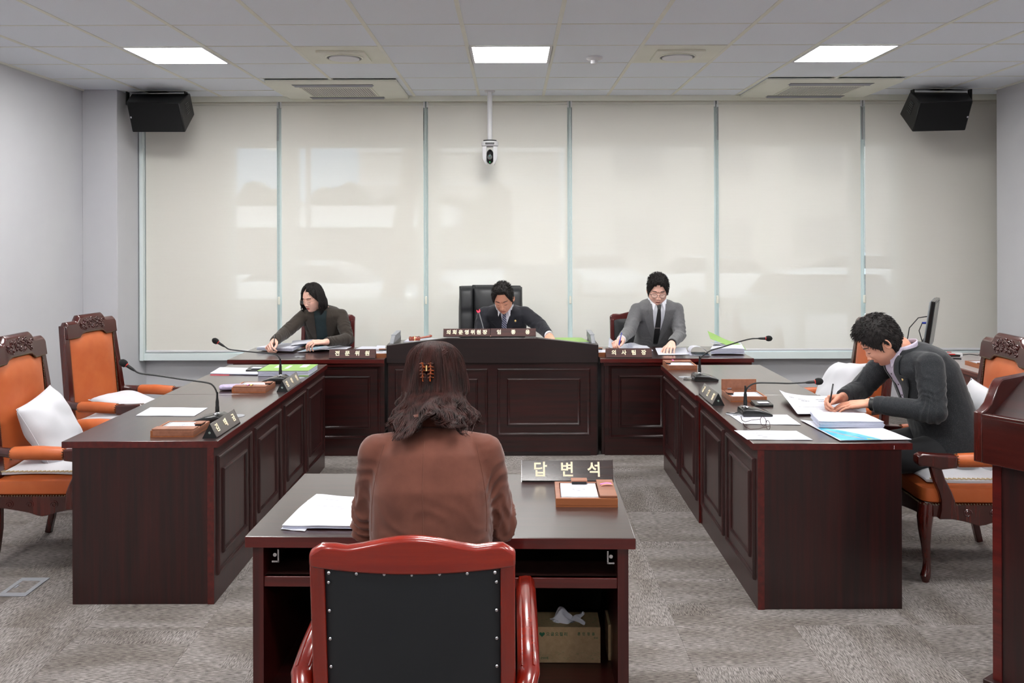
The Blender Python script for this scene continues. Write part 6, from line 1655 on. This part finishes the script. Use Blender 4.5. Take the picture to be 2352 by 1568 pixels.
def headM(c, yaw=0, pitch=0, roll=0, sc=1.0):
    """yaw + = toward the person's left (+x); pitch + = looking down"""
    return Matrix.Translation(c) @ Matrix.Rotation(R(yaw), 4, 'Z') @ Matrix.Rotation(R(pitch), 4, 'X') @ Matrix.Rotation(R(roll), 4, 'Y') @ Matrix.Scale(sc, 4)

SUIT_NAVY = M('dark navy suit cloth', srgb(18, 19, 28), .85, var=(srgb(23, 24, 33), 400, 2), sheen=.2, bump=(700, .2, .0004))
SUIT_GREY = M('mid grey suit cloth', srgb(98, 98, 100), .85, var=(srgb(112, 112, 114), (300, 300, 120), 2), sheen=.2, bump=(700, .2, .0004))
SUIT_BRN = M('dark olive brown wool', srgb(46, 39, 33), .9, var=(srgb(54, 46, 39), 300, 2), sheen=.2, bump=(600, .25, .0005))
TWEED = M('charcoal tweed', srgb(28, 30, 34), .95, var=(srgb(80, 82, 86), (420, 420, 420), 3, .52, .8), sheen=.2, bump=(420, .5, .001))
SUEDE = M('reddish brown suede', srgb(88, 48, 36), .95, var=(srgb(110, 64, 50), 7, 4, .35, .7), sheen=.25, bump=(350, .3, .0006))
TROU = M('black trousers cloth', srgb(26, 27, 30), .9, bump=(500, .2, .0005), sheen=.1)
SHIRT = M('white shirt cotton', srgb(226, 228, 236), .8, bump=(500, .15, .0003))
SHIRT_L = M('lilac check shirt', srgb(196, 186, 200), .8, var=(srgb(180, 170, 190), (250, 250, 250), 2), bump=(500, .15, .0003))
TEALT = M('dark teal knit top', srgb(22, 38, 42), .8, var=(srgb(26, 44, 48), (60, 60, 4), 2), bump=(400, .3, .0006))
TIE_B = M('black silk tie', srgb(26, 26, 28), .4, sheen=.3, bump=(600, .2, .0003))
def stripe_mat():
    m = M('navy tie with diagonal silver stripes', srgb(44, 48, 78), .5); nt = m.node_tree; N = nt.nodes; L = nt.links
    w = N.new('ShaderNodeTexWave'); w.inputs['Scale'].default_value = 1.0; tc = N.new('ShaderNodeTexCoord'); mp = N.new('ShaderNodeMapping')
    mp.inputs['Scale'].default_value = (32, 1, 32); mp.inputs['Rotation'].default_value = (0, 0, 0); L.new(tc.outputs['Object'], mp.inputs[0]); L.new(mp.outputs[0], w.inputs[0]); w.bands_direction = 'DIAGONAL'
    r = N.new('ShaderNodeValToRGB'); r.color_ramp.interpolation = 'CONSTANT'; r.color_ramp.elements[1].position = .6; r.color_ramp.elements[0].color = srgb(44, 48, 78); r.color_ramp.elements[1].color = srgb(160, 164, 180)
    L.new(w.outputs['Fac'], r.inputs[0]); L.new(r.outputs[0], N['Principled BSDF'].inputs['Base Color']); return m
TIE_S = stripe_mat()
def legs(J, ky, ay, kz=.50):
    for s, sg in (('L', 1), ('R', -1)): J['kn' + s] = (J['hip'][0] + sg * .12, ky, kz); J['an' + s] = (J['hip'][0] + sg * .11, ay, .08)
    return J
def pin(root, bvh, x, z, name='lapel_pin'):
    h = bvh.ray_cast(Vector((x, -1.2, z)), Vector((0, 1, 0)))[0]
    b = MB()
    for k in range(5):
        a = 2 * PI * k / 5; b.ell(h + Vector((.0045 * math.cos(a), -.012, .0045 * math.sin(a))), (.0042, .002, .0042), 8, 6)
    b.ell(h + Vector((0, -.014, 0)), (.0045, .002, .0045), 8, 6); b.build(name, GOLD, root)
men_hl = lambda az: (lambda a: .074 if a < .55 else (.074 - (a - .55) / .5 * .062 if a < 1.05 else (.012 - (a - 1.05) / .30 * .030 if a < 1.35 else (-.018 + (a - 1.35) / .2 * .038 if a < 1.55 else (.020 - (a - 1.55) / .35 * .075 if a < 1.9 else -.062)))))(abs(az))
def lineof(*k): return Vector(k)

# ---------------------------------------------------- 1. the chairman behind the rostrum
J = {'hip': (0, .26, .58), 'waist': (0, .16, .78), 'chest': (.0, .04, .955), 'neck': (-.005, -.055, 1.085), 'tilt': .25,
     'shL': (.160, -.02, 1.010), 'elL': (.285, -.09, .925), 'wrL': (.352, -.26, .862), 'shR': (-.165, -.02, 1.010), 'elR': (-.205, -.06, .850), 'wrR': (-.12, -.32, .850)}
legs(J, -.16, -.16)
HM1 = headM((-.012, -.185, 1.145), -8, 27, -3, 1.0)
hs = [dict(wrist=J['wrL'], d=(.05, -.9, -.28), n=(-.05, -.30, 1), side=1, curl=(12, 18, 10), spread=1), dict(wrist=J['wrR'], d=(.5, -.8, -.15), n=(0, -.1, 1), side=-1, curl=(15, 20, 15))]
p1, bv1 = person('man in dark navy suit and striped tie at the central rostrum, looking down', (-.06, 7.06, 0), 0, J, SKIN2, SUIT_NAVY, TROU, {'w': .96, 'cheek': .6, 'fold': 1.6, 'jaw': .6}, HM1, hs, cuff={'L': .012, 'R': .02})
nk = Vector(J['neck'])
shirt_front(p1, bv1, nk, .90, SHIRT, .052)
drape(bv1, rows_interp([(-.052, -.034, 1.03), (-.03, -.012, .93), (0, .002, .885)], 12), 3, .0085, .002, 'vest_edge', SUIT_NAVY, p1)
suit_front(p1, bv1, nk, .86, SUIT_NAVY, .052)
VEST = M('black knit vest', srgb(16, 16, 18), .9, bump=(400, .3, .0005))
drape(bv1, rows_interp([(nk.x - .046, nk.x + .05, .925), (nk.x - .03, nk.x + .034, .89), (nk.x - .02, nk.x + .02, .86)], 8), 5, .0095, .002, 'vest', VEST, p1)
collar_band(p1, nk, .075, .036, -.040, -.006, SHIRT, 'shirt_collar', open_deg=22); collar_points(p1, bv1, nk, SHIRT, .034, .060)
collar_band(p1, nk, .084, .030, -.055, -.022, SUIT_NAVY, 'jacket_collar', open_deg=72)
drape(bv1, rows_interp([(nk.x - .016, nk.x + .018, 1.048), (nk.x - .011, nk.x + .013, 1.020)], 3), 3, .017, .006, 'tie_knot', TIE_S, p1)
drape(bv1, rows_interp([(nk.x - .011, nk.x + .013, 1.022), (nk.x - .018, nk.x + .020, .96), (nk.x - .022, nk.x + .020, .905)], 10), 4, .0125, .002, 'tie', TIE_S, p1)
pin(p1, bv1, .085, .965)
c1 = Vector(J['wrL']); f1 = (Vector(J['wrL']) - Vector(J['elL'])).normalized()
MB().tube([c1 - f1 * .03, c1 + f1 * .002], [.036, .037], 20).build('shirt_cuff', SHIRT, p1)
on = face_bits(p1, HM1, {'w': .96, 'cheek': .6, 'fold': 1.6, 'jaw': .6}, LIP, brow_w=1.3)
short_hair(p1, HM1, {}, HAIR, lambda az: men_hl(az) + .010 * gs(az, 0, .9), lambda az, z: .009 + .015 * sstep(.0, .10, z), 3, 1200, .022, spike=.6)

# ---------------------------------------------------- 2. woman in the brown jacket
J = {'hip': (0, .22, .57), 'waist': (0, .13, .77), 'chest': (0, .05, .94), 'neck': (.0, -.01, 1.065), 'tilt': .18,
     'shL': (.150, .015, .985), 'elL': (.225, -.08, .800), 'wrL': (.095, -.37, .812), 'shR': (-.158, .0, .985), 'elR': (-.270, -.18, .865), 'wrR': (-.290, -.46, .820)}
legs(J, -.22, -.22)
HM2 = headM((-.066, -.075, 1.138), -30, 14, 0, .97)
hs = [dict(wrist=J['wrL'], d=(-.88, -.35, .05), n=(.1, -.2, 1), side=1, curls=((28, 40, 20), (34, 45, 25), (40, 48, 30), (45, 50, 30)), thumb=.3), dict(wrist=J['wrR'], d=(-.12, -.80, -.12), n=(-.62, .1, .75), side=-1, curls=((44, 52, 28), (54, 60, 32), (64, 62, 35), (70, 62, 35)), thumb=.65)]
ft2 = {'w': 1.02, 'nose': .8, 'cheek': 1.2, 'fold': .5, 'jaw': .4, 'mouth': .82}
p2, bv2 = person('woman with dark bob and round glasses in a dark brown jacket, writing', (-1.585, 7.20, 0), 0, J, SKIN3, SUIT_BRN, TROU, ft2, HM2, hs, hip=(.18, .14), waist=(.150, .12), chest=(.172, .128), shr=.060, cuff={'L': .03, 'R': .03})
nk = Vector(J['neck'])
drape(bv2, rows_interp([(-.055, .055, 1.035), (-.05, .05, 1.00), (-.042, .045, .90), (-.05, .05, .76), (-.052, .052, .70)], 24), 8, .003, .002, 'knit_top', TEALT, p2)
for s in (-1, 1):
    ks = [(s * .052, s * .078, 1.04), (s * .050, s * .100, .985), (s * .047, s * .098, .965), (s * .046, s * .128, .945), (s * .044, s * .100, .86), (s * .046, s * .056, .76), (s * .048, s * .052, .72)]
    drape(bv2, rows_interp(ks, 30), 6, .010, .003, 'lapel', SUIT_BRN, JK)
collar_band(p2, nk, .078, .030, -.050, -.020, SUIT_BRN, 'jacket_collar', open_deg=48)
collar_band(p2, nk, .060, .018, -.040, -.018, TEALT, 'knit_neckband', open_deg=1)
on = face_bits(p2, HM2, ft2, LIPR, brow_w=.9)
glasses(p2, HM2, on, M('thin gold wire', srgb(150, 110, 90), .3, metal=.8), .0215, .0007)
def bob(az, t, ph):
    # az from the back; t 0 crown .. 1 tips
    a = az; front = abs(a) / PI
    if t < .40:
        q = t / .40; el = PI / 2 * (1 - q); r = .096 * math.cos(el) ; z = .134 * math.sin(el)
        r *= 1.0
    else:
        q = (t - .40) / .60; z = -.115 * q - .02 * q * (1 - front); r = .096 + .016 * math.sin(PI * q * .75) - .022 * q * q
    x = math.sin(a) * r * .98; y = math.cos(a) * r * (1.12 if math.cos(a) > 0 else 1.0)
    if t > .2 and math.cos(a) < -.2: x *= 1 + .10 * sstep(.2, .5, t)
    return Vector((x, y, z))
# front curtain opens in a centre-left parting: azimuth range leaves the face free
long_hair(p2, HM2, HAIR, lambda az, t, ph: bob(az * (1 - .0 * t), t, ph), 520, 5, -1.95, 1.95, .0024, 13, wave=.004)
short_hair(p2, HM2, {}, HAIR, lambda az: (.078 + .03 * gs(az, -.1, .2) if abs(az) < .45 else .078 - (abs(az) - .45) * .11), lambda az, z: .012 + .006 * sstep(.05, .11, z), 8, 900, .026, 0)

PENS = [(p2, hs[1])]
# ---------------------------------------------------- 3. man in the grey suit
J = {'hip': (0, .24, .58), 'waist': (0, .15, .80), 'chest': (0, .06, .985), 'neck': (0, -.005, 1.120), 'tilt': .18,
     'shL': (.162, .01, 1.030), 'elL': (.178, -.06, .830), 'wrL': (.05, -.38, .800), 'shR': (-.165, .0, 1.030), 'elR': (-.245, -.09, .865), 'wrR': (-.350, -.40, .830)}
legs(J, -.24, -.24)
HM3 = headM((-.005, -.07, 1.195), -6, 18, 2, 1.02)
hs = [dict(wrist=J['wrL'], d=(-.30, -.86, -.26), n=(-.12, -.28, .9), side=1, curl=(10, 14, 8), spread=1.12), dict(wrist=J['wrR'], d=(-.55, -.62, -.05), n=(-.45, .1, .8), side=-1, curls=((44, 52, 28), (54, 60, 32), (62, 62, 35), (68, 62, 35)), thumb=.6)]
ft3 = {'w': 1.0, 'cheek': .9, 'fold': .5, 'jaw': 1.1, 'mouth': .9}
p3, bv3 = person('man with dark glasses in a mid grey suit and black tie', (1.205, 7.16, 0), 0, J, SKIN3, SUIT_GREY, SUIT_GREY, ft3, HM3, hs, chest=(.180, .132), waist=(.160, .125), shr=.062, cuff={'L': .016, 'R': .016})
nk = Vector(J['neck'])
shirt_front(p3, bv3, nk, .76, SHIRT, .056)
suit_front(p3, bv3, nk, .735, SUIT_GREY, .055, wide=.100, notch=.095)
collar_band(p3, nk, .075, .038, -.040, -.006, SHIRT, 'shirt_collar', open_deg=18); collar_points(p3, bv3, nk, SHIRT, .034, .066)
collar_band(p3, nk, .084, .030, -.055, -.022, SUIT_GREY, 'jacket_collar', open_deg=72)
drape(bv3, rows_interp([(-.019, .019, 1.078), (-.012, .012, 1.045)], 3), 3, .017, .007, 'tie_knot', TIE_B, p3)
drape(bv3, rows_interp([(-.012, .012, 1.048), (-.020, .018, .97), (-.026, .020, .87), (-.028, .016, .79), (-.026, .010, .75)], 16), 4, .0125, .002, 'tie', TIE_B, p3)
h = bv3.ray_cast(Vector((-.005, -1.2, .885)), Vector((0, 1, 0)))[0]
MB().box(h.x - .022, h.x + .022, h.y - .021, h.y - .017, .883, .888).build('tie_clip', CHROME, p3)
for s in ('L', 'R'):
    c1 = Vector(J['wr' + s]); f1 = (c1 - Vector(J['el' + s])).normalized()
    if s == 'R': MB().tube([c1 - f1 * .035, c1 - f1 * .002], [.036, .037], 20).build('shirt_cuff', SHIRT, p3)
    else: MB().tube([c1 - f1 * .03, c1 - f1 * .004], [.035, .036], 20).build('watch_strap', BLACK, p3)
# breast pocket flap
drape(bv3, rows_interp([(-.13, -.075, .93), (-.13, -.075, .922)], 2), 4, .006, .002, 'breast_pocket', SUIT_GREY, p3)
on = face_bits(p3, HM3, ft3, LIP, brow_w=1.7)
glasses(p3, HM3, on, M('dark brown spectacle frame', srgb(50, 30, 30), .35), .0215, .0013, .12)
short_hair(p3, HM3, {}, HAIR, lambda az: men_hl(az) - .008 + (.012 if -.3 < az < .2 else 0), lambda az, z: .010 + .020 * sstep(.0, .10, z), 12, 1300, .026, spike=.3, part=-.3)

PENS.append((p3, hs[1]))
# ---------------------------------------------------- 4. man in charcoal tweed, side desk
J = {'hip': (0, .0, .60), 'waist': (0, -.045, .79), 'chest': (0, -.10, .95), 'neck': (-.005, -.205, 1.075), 'tilt': .45,
     'shL': (.175, -.165, 1.010), 'elL': (.255, -.185, .800), 'wrL': (.035, -.41, .800), 'shR': (-.175, -.20, 1.005), 'elR': (-.24, -.34, .82), 'wrR': (-.095, -.50, .800)}
legs(J, -.42, -.42, .52)
HM4 = headM((-.015, -.325, 1.105), -14, 38, 4, 1.03)
hs = [dict(wrist=J['wrL'], d=(-.42, -.86, -.14), n=(.15, -.18, .95), side=1, curl=(10, 16, 10), spread=1.0), dict(wrist=J['wrR'], d=(.25, -.9, -.06), n=(-.70, -.1, .65), side=-1, curls=((44, 52, 28), (54, 60, 32), (62, 62, 35), (68, 62, 35)), thumb=.6)]
ft4 = {'w': 1.02, 'cheek': 1.1, 'fold': 1.2, 'jaw': 1.1}
p4, bv4 = person('man in charcoal tweed jacket bent over papers at the near right desk, writing', (2.215, 4.40, 0), R(-90), J, SKIN2, TWEED, TROU, ft4, HM4, hs, creases_amp=.0065, jvox=.0065, hip=(.200, .155), waist=(.190, .150), chest=(.195, .145), shr=.070, cuff={'L': .035, 'R': .03})
nk = Vector(J['neck'])
shirt_front(p4, bv4, nk, .80, SHIRT_L, .058)
suit_front(p4, bv4, nk, .76, TWEED, .060, wide=.11, notch=.09)
collar_band(p4, nk, .074, .045, -.045, .002, SHIRT_L, 'shirt_collar', open_deg=24, ycen=-.01); collar_points(p4, bv4, nk, SHIRT_L, .036, .07)
collar_band(p4, nk, .083, .040, -.055, -.012, TWEED, 'jacket_collar', open_deg=52, ycen=-.005)
pin(p4, bv4, .085, .93)
for k in range(4):
    h = bv4.ray_cast(Vector((.0, -1.2, 1.0 - .055 * k)), Vector((0, 1, 0)))[0]; MB().ell(h + Vector((0, -.008, 0)), (.005, .002, .005), 10, 6).build('shirt_button', BROW, p4)
c1 = Vector(J['wrL']); f1 = (c1 - Vector(J['elL'])).normalized()
MB().tube([c1 - f1 * .045, c1 - f1 * .014], [.034, .0345], 20).build('watch_strap', BLACK, p4)
on = face_bits(p4, HM4, ft4, LIP, brow_w=1.3)
short_hair(p4, HM4, {}, HAIR, lambda az: men_hl(az) - .006, lambda az, z: .010 + .016 * sstep(-.02, .10, z), 21, 1300, .022, spike=.3)

PENS.append((p4, hs[1]))
# ---------------------------------------------------- 5. woman seen from behind at the witness table
J = {'hip': (0, .0, .60), 'waist': (0, .01, .80), 'chest': (0, .0, .965), 'neck': (0, -.055, 1.125), 'tilt': .22,
     'shL': (.146, -.01, 1.062), 'elL': (.186, -.07, .845), 'wrL': (.12, -.40, .785), 'shR': (-.146, -.01, 1.062), 'elR': (-.186, -.07, .845), 'wrR': (-.12, -.40, .785)}
legs(J, -.44, -.44, .50)
HM5 = headM((.012, -.235, 1.195), 4, 32, 2, 1.02)
hs = [dict(wrist=J['wrL'], d=(-.4, -.85, -.05), n=(.1, -.05, 1), side=1, curl=(15, 20, 12)), dict(wrist=J['wrR'], d=(.4, -.85, -.05), n=(-.1, -.05, 1), side=-1, curl=(15, 20, 12))]
ft5 = {'w': 1.0, 'nose': .9}
p5, bv5 = person('woman in brown suede jacket with clipped wavy dark hair, seen from behind', (-.222, 2.345, 0), PI, J, SKIN, SUEDE, TROU, ft5, HM5, hs, creases_amp=.009, jvox=.006, hip=(.175, .135), waist=(.165, .125), chest=(.166, .125), shr=.054, jname='suede_jacket', cuff={'L': .02, 'R': .02})
nk = Vector(J['neck'])
collar_band(p5, nk, .066, .070, -.060, -.022, SUEDE, 'jacket_collar', open_deg=46, ycen=.0, flare=.012, thick=.005)
# centre back seam
jb = [o for o in p5.children if o.name.startswith('suede_jacket')][0]
bj = BVHTree.FromPolygons([v.co.copy() for v in jb.data.vertices], [tuple(p.vertices) for p in jb.data.polygons])
def onback(x, z, off=.001):
    hh = bj.ray_cast(Vector((x, 1.0, z)), Vector((0, -1, 0)))[0]; return (hh if hh else Vector((x, .12, z))) + Vector((0, off, 0))
MB().tube([onback(.004 + .01 * (1 - k / 40), 1.11 - .50 * k / 40, .0002) for k in range(41)], .0016, 6).build('back_seam', SUEDE, p5)
for s in (-1, 1):
    MB().tube([onback(s * (.125 + .028 * math.sin(PI * k / 20 * .6)), 1.095 - .22 * k / 20, .0002) for k in range(21)], .0014, 6).build('armhole_seam', SUEDE, p5)
on = face_bits(p5, HM5, ft5, LIPR)
tiltM = Matrix.Translation(HM5.translation) @ Matrix.Rotation(R(8), 4, 'X')
def wavy(az, t, ph):
    a = az; ca = math.cos(a); sx = math.sin(a)
    if t < .34:
        q = t / .34; el = PI / 2 * (1 - q); r = .104 * math.cos(el) ** .8; z = .146 * math.sin(el); yo = 0.0; q = 0
    else:
        q = (t - .34) / .66; Lf = 1.15 + .25 * gs(a, .55, .3) - .55 * gs(a, -.12, .22) - .05 * gs(a, -.7, .3)
        z = -.078 * q * Lf - .006 * math.sin(a * 4 + 1) * q; r = .104 - .006 * math.sin(PI * q) + .012 * q + .008 * math.sin(a * 6 + 2 + 3 * q) * q
        yo = (.185 * q) * (.12 + .88 * max(0, ca) ** .8) + .012 * gs(a, -.12, .3) * q
    r += (.0055 * math.sin(a * 5 + t * 11) + .004 * math.sin(a * 11 - t * 17 + 1)) * sstep(.06, .2, t)
    spread = 1 + .20 * sstep(.40, 1.0, t)
    p = Vector((sx * r * .885 * spread, ca * r * 1.0 + yo, z))
    g = math.exp(-((a - .16) / .22) ** 2) * math.exp(-((t - .25) / .07) ** 2); p.y -= .008 * g
    b_ = math.exp(-((t - .15) / .07) ** 2) * (.55 + .45 * ca); p.y += .020 * b_; p.z += .006 * b_
    return p
bb5 = BVHTree.FromPolygons([v.co.copy() for v in p5.data.vertices], [tuple(p.vertices) for p in p5.data.polygons])
cb5 = [o for o in p5.children if o.name.startswith('jacket_collar')][0]; cbv = BVHTree.FromPolygons([v.co.copy() for v in cb5.data.vertices], [tuple(p.vertices) for p in cb5.data.polygons])
def over_back(p, d):
    if p.y < -.30 or p.z > 1.24: return p
    y = p.y
    for bvh_ in (bj, bb5):
        hh = bvh_.ray_cast(Vector((p.x, .6, p.z)), Vector((0, -1, 0)))[0]
        if hh and hh.y + d > y: y = hh.y + d
    if y - p.y > .10: return p
    e = min(1, max(0, (1.24 - p.z) / .05))
    return Vector((p.x, p.y + (y - p.y) * e, p.z))
wave_o = long_hair(p5, tiltM, HAIRB, wavy, 2300, 31, -1.80, 1.80, .0014, 22, wave=.009, fix=over_back)
short_hair(p5, HM5, {}, HAIRB, lambda az: (.075 if abs(az) < .5 else .075 - (abs(az) - .5) * .12), lambda az, z: .003, 18, 0, .05, 0)
# upper hair swept into the clip
b = MB(); b.sharp = 180; rr = random.Random(9)
clipc = tiltM @ (wavy(.16, .25, 0) + Vector((0, .016, 0)))
for k in range(420):
    a0 = rr.uniform(-1.75, 1.5); t0 = rr.uniform(.06, .18); p0 = wavy(a0, t0, 0) * 1.01
    a1 = a0 * .55 + .07; p1_ = wavy(a1, .20 - .03 * rr.random(), 0) * (1.05 + .03 * rr.random()); p2_ = tiltM.inverted() @ clipc + Vector((rr.uniform(-.012, .012), -.004, rr.uniform(-.004, .02)))
    pts = []
    for q in range(9):
        t = q / 8; pp = p0 * ((1 - t) ** 2) + p1_ * (2 * t * (1 - t)) + p2_ * (t * t); pts.append(tiltM @ pp)
    b.tube(pts, [.0016, .002, .002, .002, .002, .002, .0018, .0016, .001], 4)
b.build('gathered_hair', HAIRB, p5)
# tortoiseshell claw clip
TORT = M('tortoiseshell plastic', srgb(150, 70, 30), .2, coat=.6, var=(srgb(30, 16, 12), 70, 2, .4, .6))
Rc = Matrix.Rotation(R(0), 3, 'Z')
cb = MB()
for s in (-1, 1):
    for k in range(5):
        z = .022 - .010 * k
        cb.tube([clipc + Vector((s * .004, .016, z)), clipc + Vector((s * .013, .022, z + .003)), clipc + Vector((s * .019, .015, z)), clipc + Vector((s * .021, .002, z - .004))], [.0022, .0024, .0022, .0012], 6)
    cb.tube([clipc + Vector((s * .011, .019, .026)), clipc + Vector((s * .012, .020, 0)), clipc + Vector((s * .010, .018, -.028))], .0024, 6)
cb.build('claw_clip', TORT, p5)
MB().tube([clipc + Vector((0, .020, .018)), clipc + Vector((0, .022, .002))], .0022, 8).build('clip_hinge', GOLD, p5)
ear_p = HM5 @ Vector((.082, .012, -.030))
MB().ell(ear_p, (.004, .004, .004), 10, 8).build('earring', GOLD, p5)

# ---------------------------------------------------- pens, resting in the grip of the writing hands
def pen(label, a, b_, mat, tip, r=.0042):
    a = Vector(a); b_ = Vector(b_); t = thing('pen', label, 'pen', a); d = b_ - a
    MB().tube([d * .08, d * .2, d * .97, d], [r * .8, r, r, r * .7], 10).build('barrel', mat, t)
    MB().tube([Vector((0, 0, 0)), d * .09], [r * .2, r * .8], 8).build('tip', tip, t)
    e = Vector((0, -r * 1.3, 0)); MB().tube([d * .72 + e, d * .95 + e], r * .3, 6).build('clip', CHROME, t)
BLUEB = M('blue pen barrel', srgb(40, 60, 190), .3, coat=.4, var=(srgb(36, 54, 180), 40, 1))
for (root, h), lab, mt in zip(PENS, ('black and silver pen in the writing hand of the woman in brown', 'blue pen held by the man in grey', 'black pen in the writing hand of the man in charcoal'), (BLACKG, BLUEB, BLACKG)):
    w = Vector(h['wrist']); d = Vector(h['d']).normalized(); n = Vector(h['n']); n = (n - d * n.dot(d)).normalized(); s_ = d.cross(n) * h['side']
    G_ = w + d * .098 + s_ * .040 - n * .030; ax = (s_ * .35 + n * .35 - d * .30 + Vector((0, 0, .75))).normalized()
    Mw = root.matrix_world; a = Mw @ (G_ - ax * .050); b_ = Mw @ (G_ + ax * .088)
    pen(lab, a, b_, mt, CHROME)
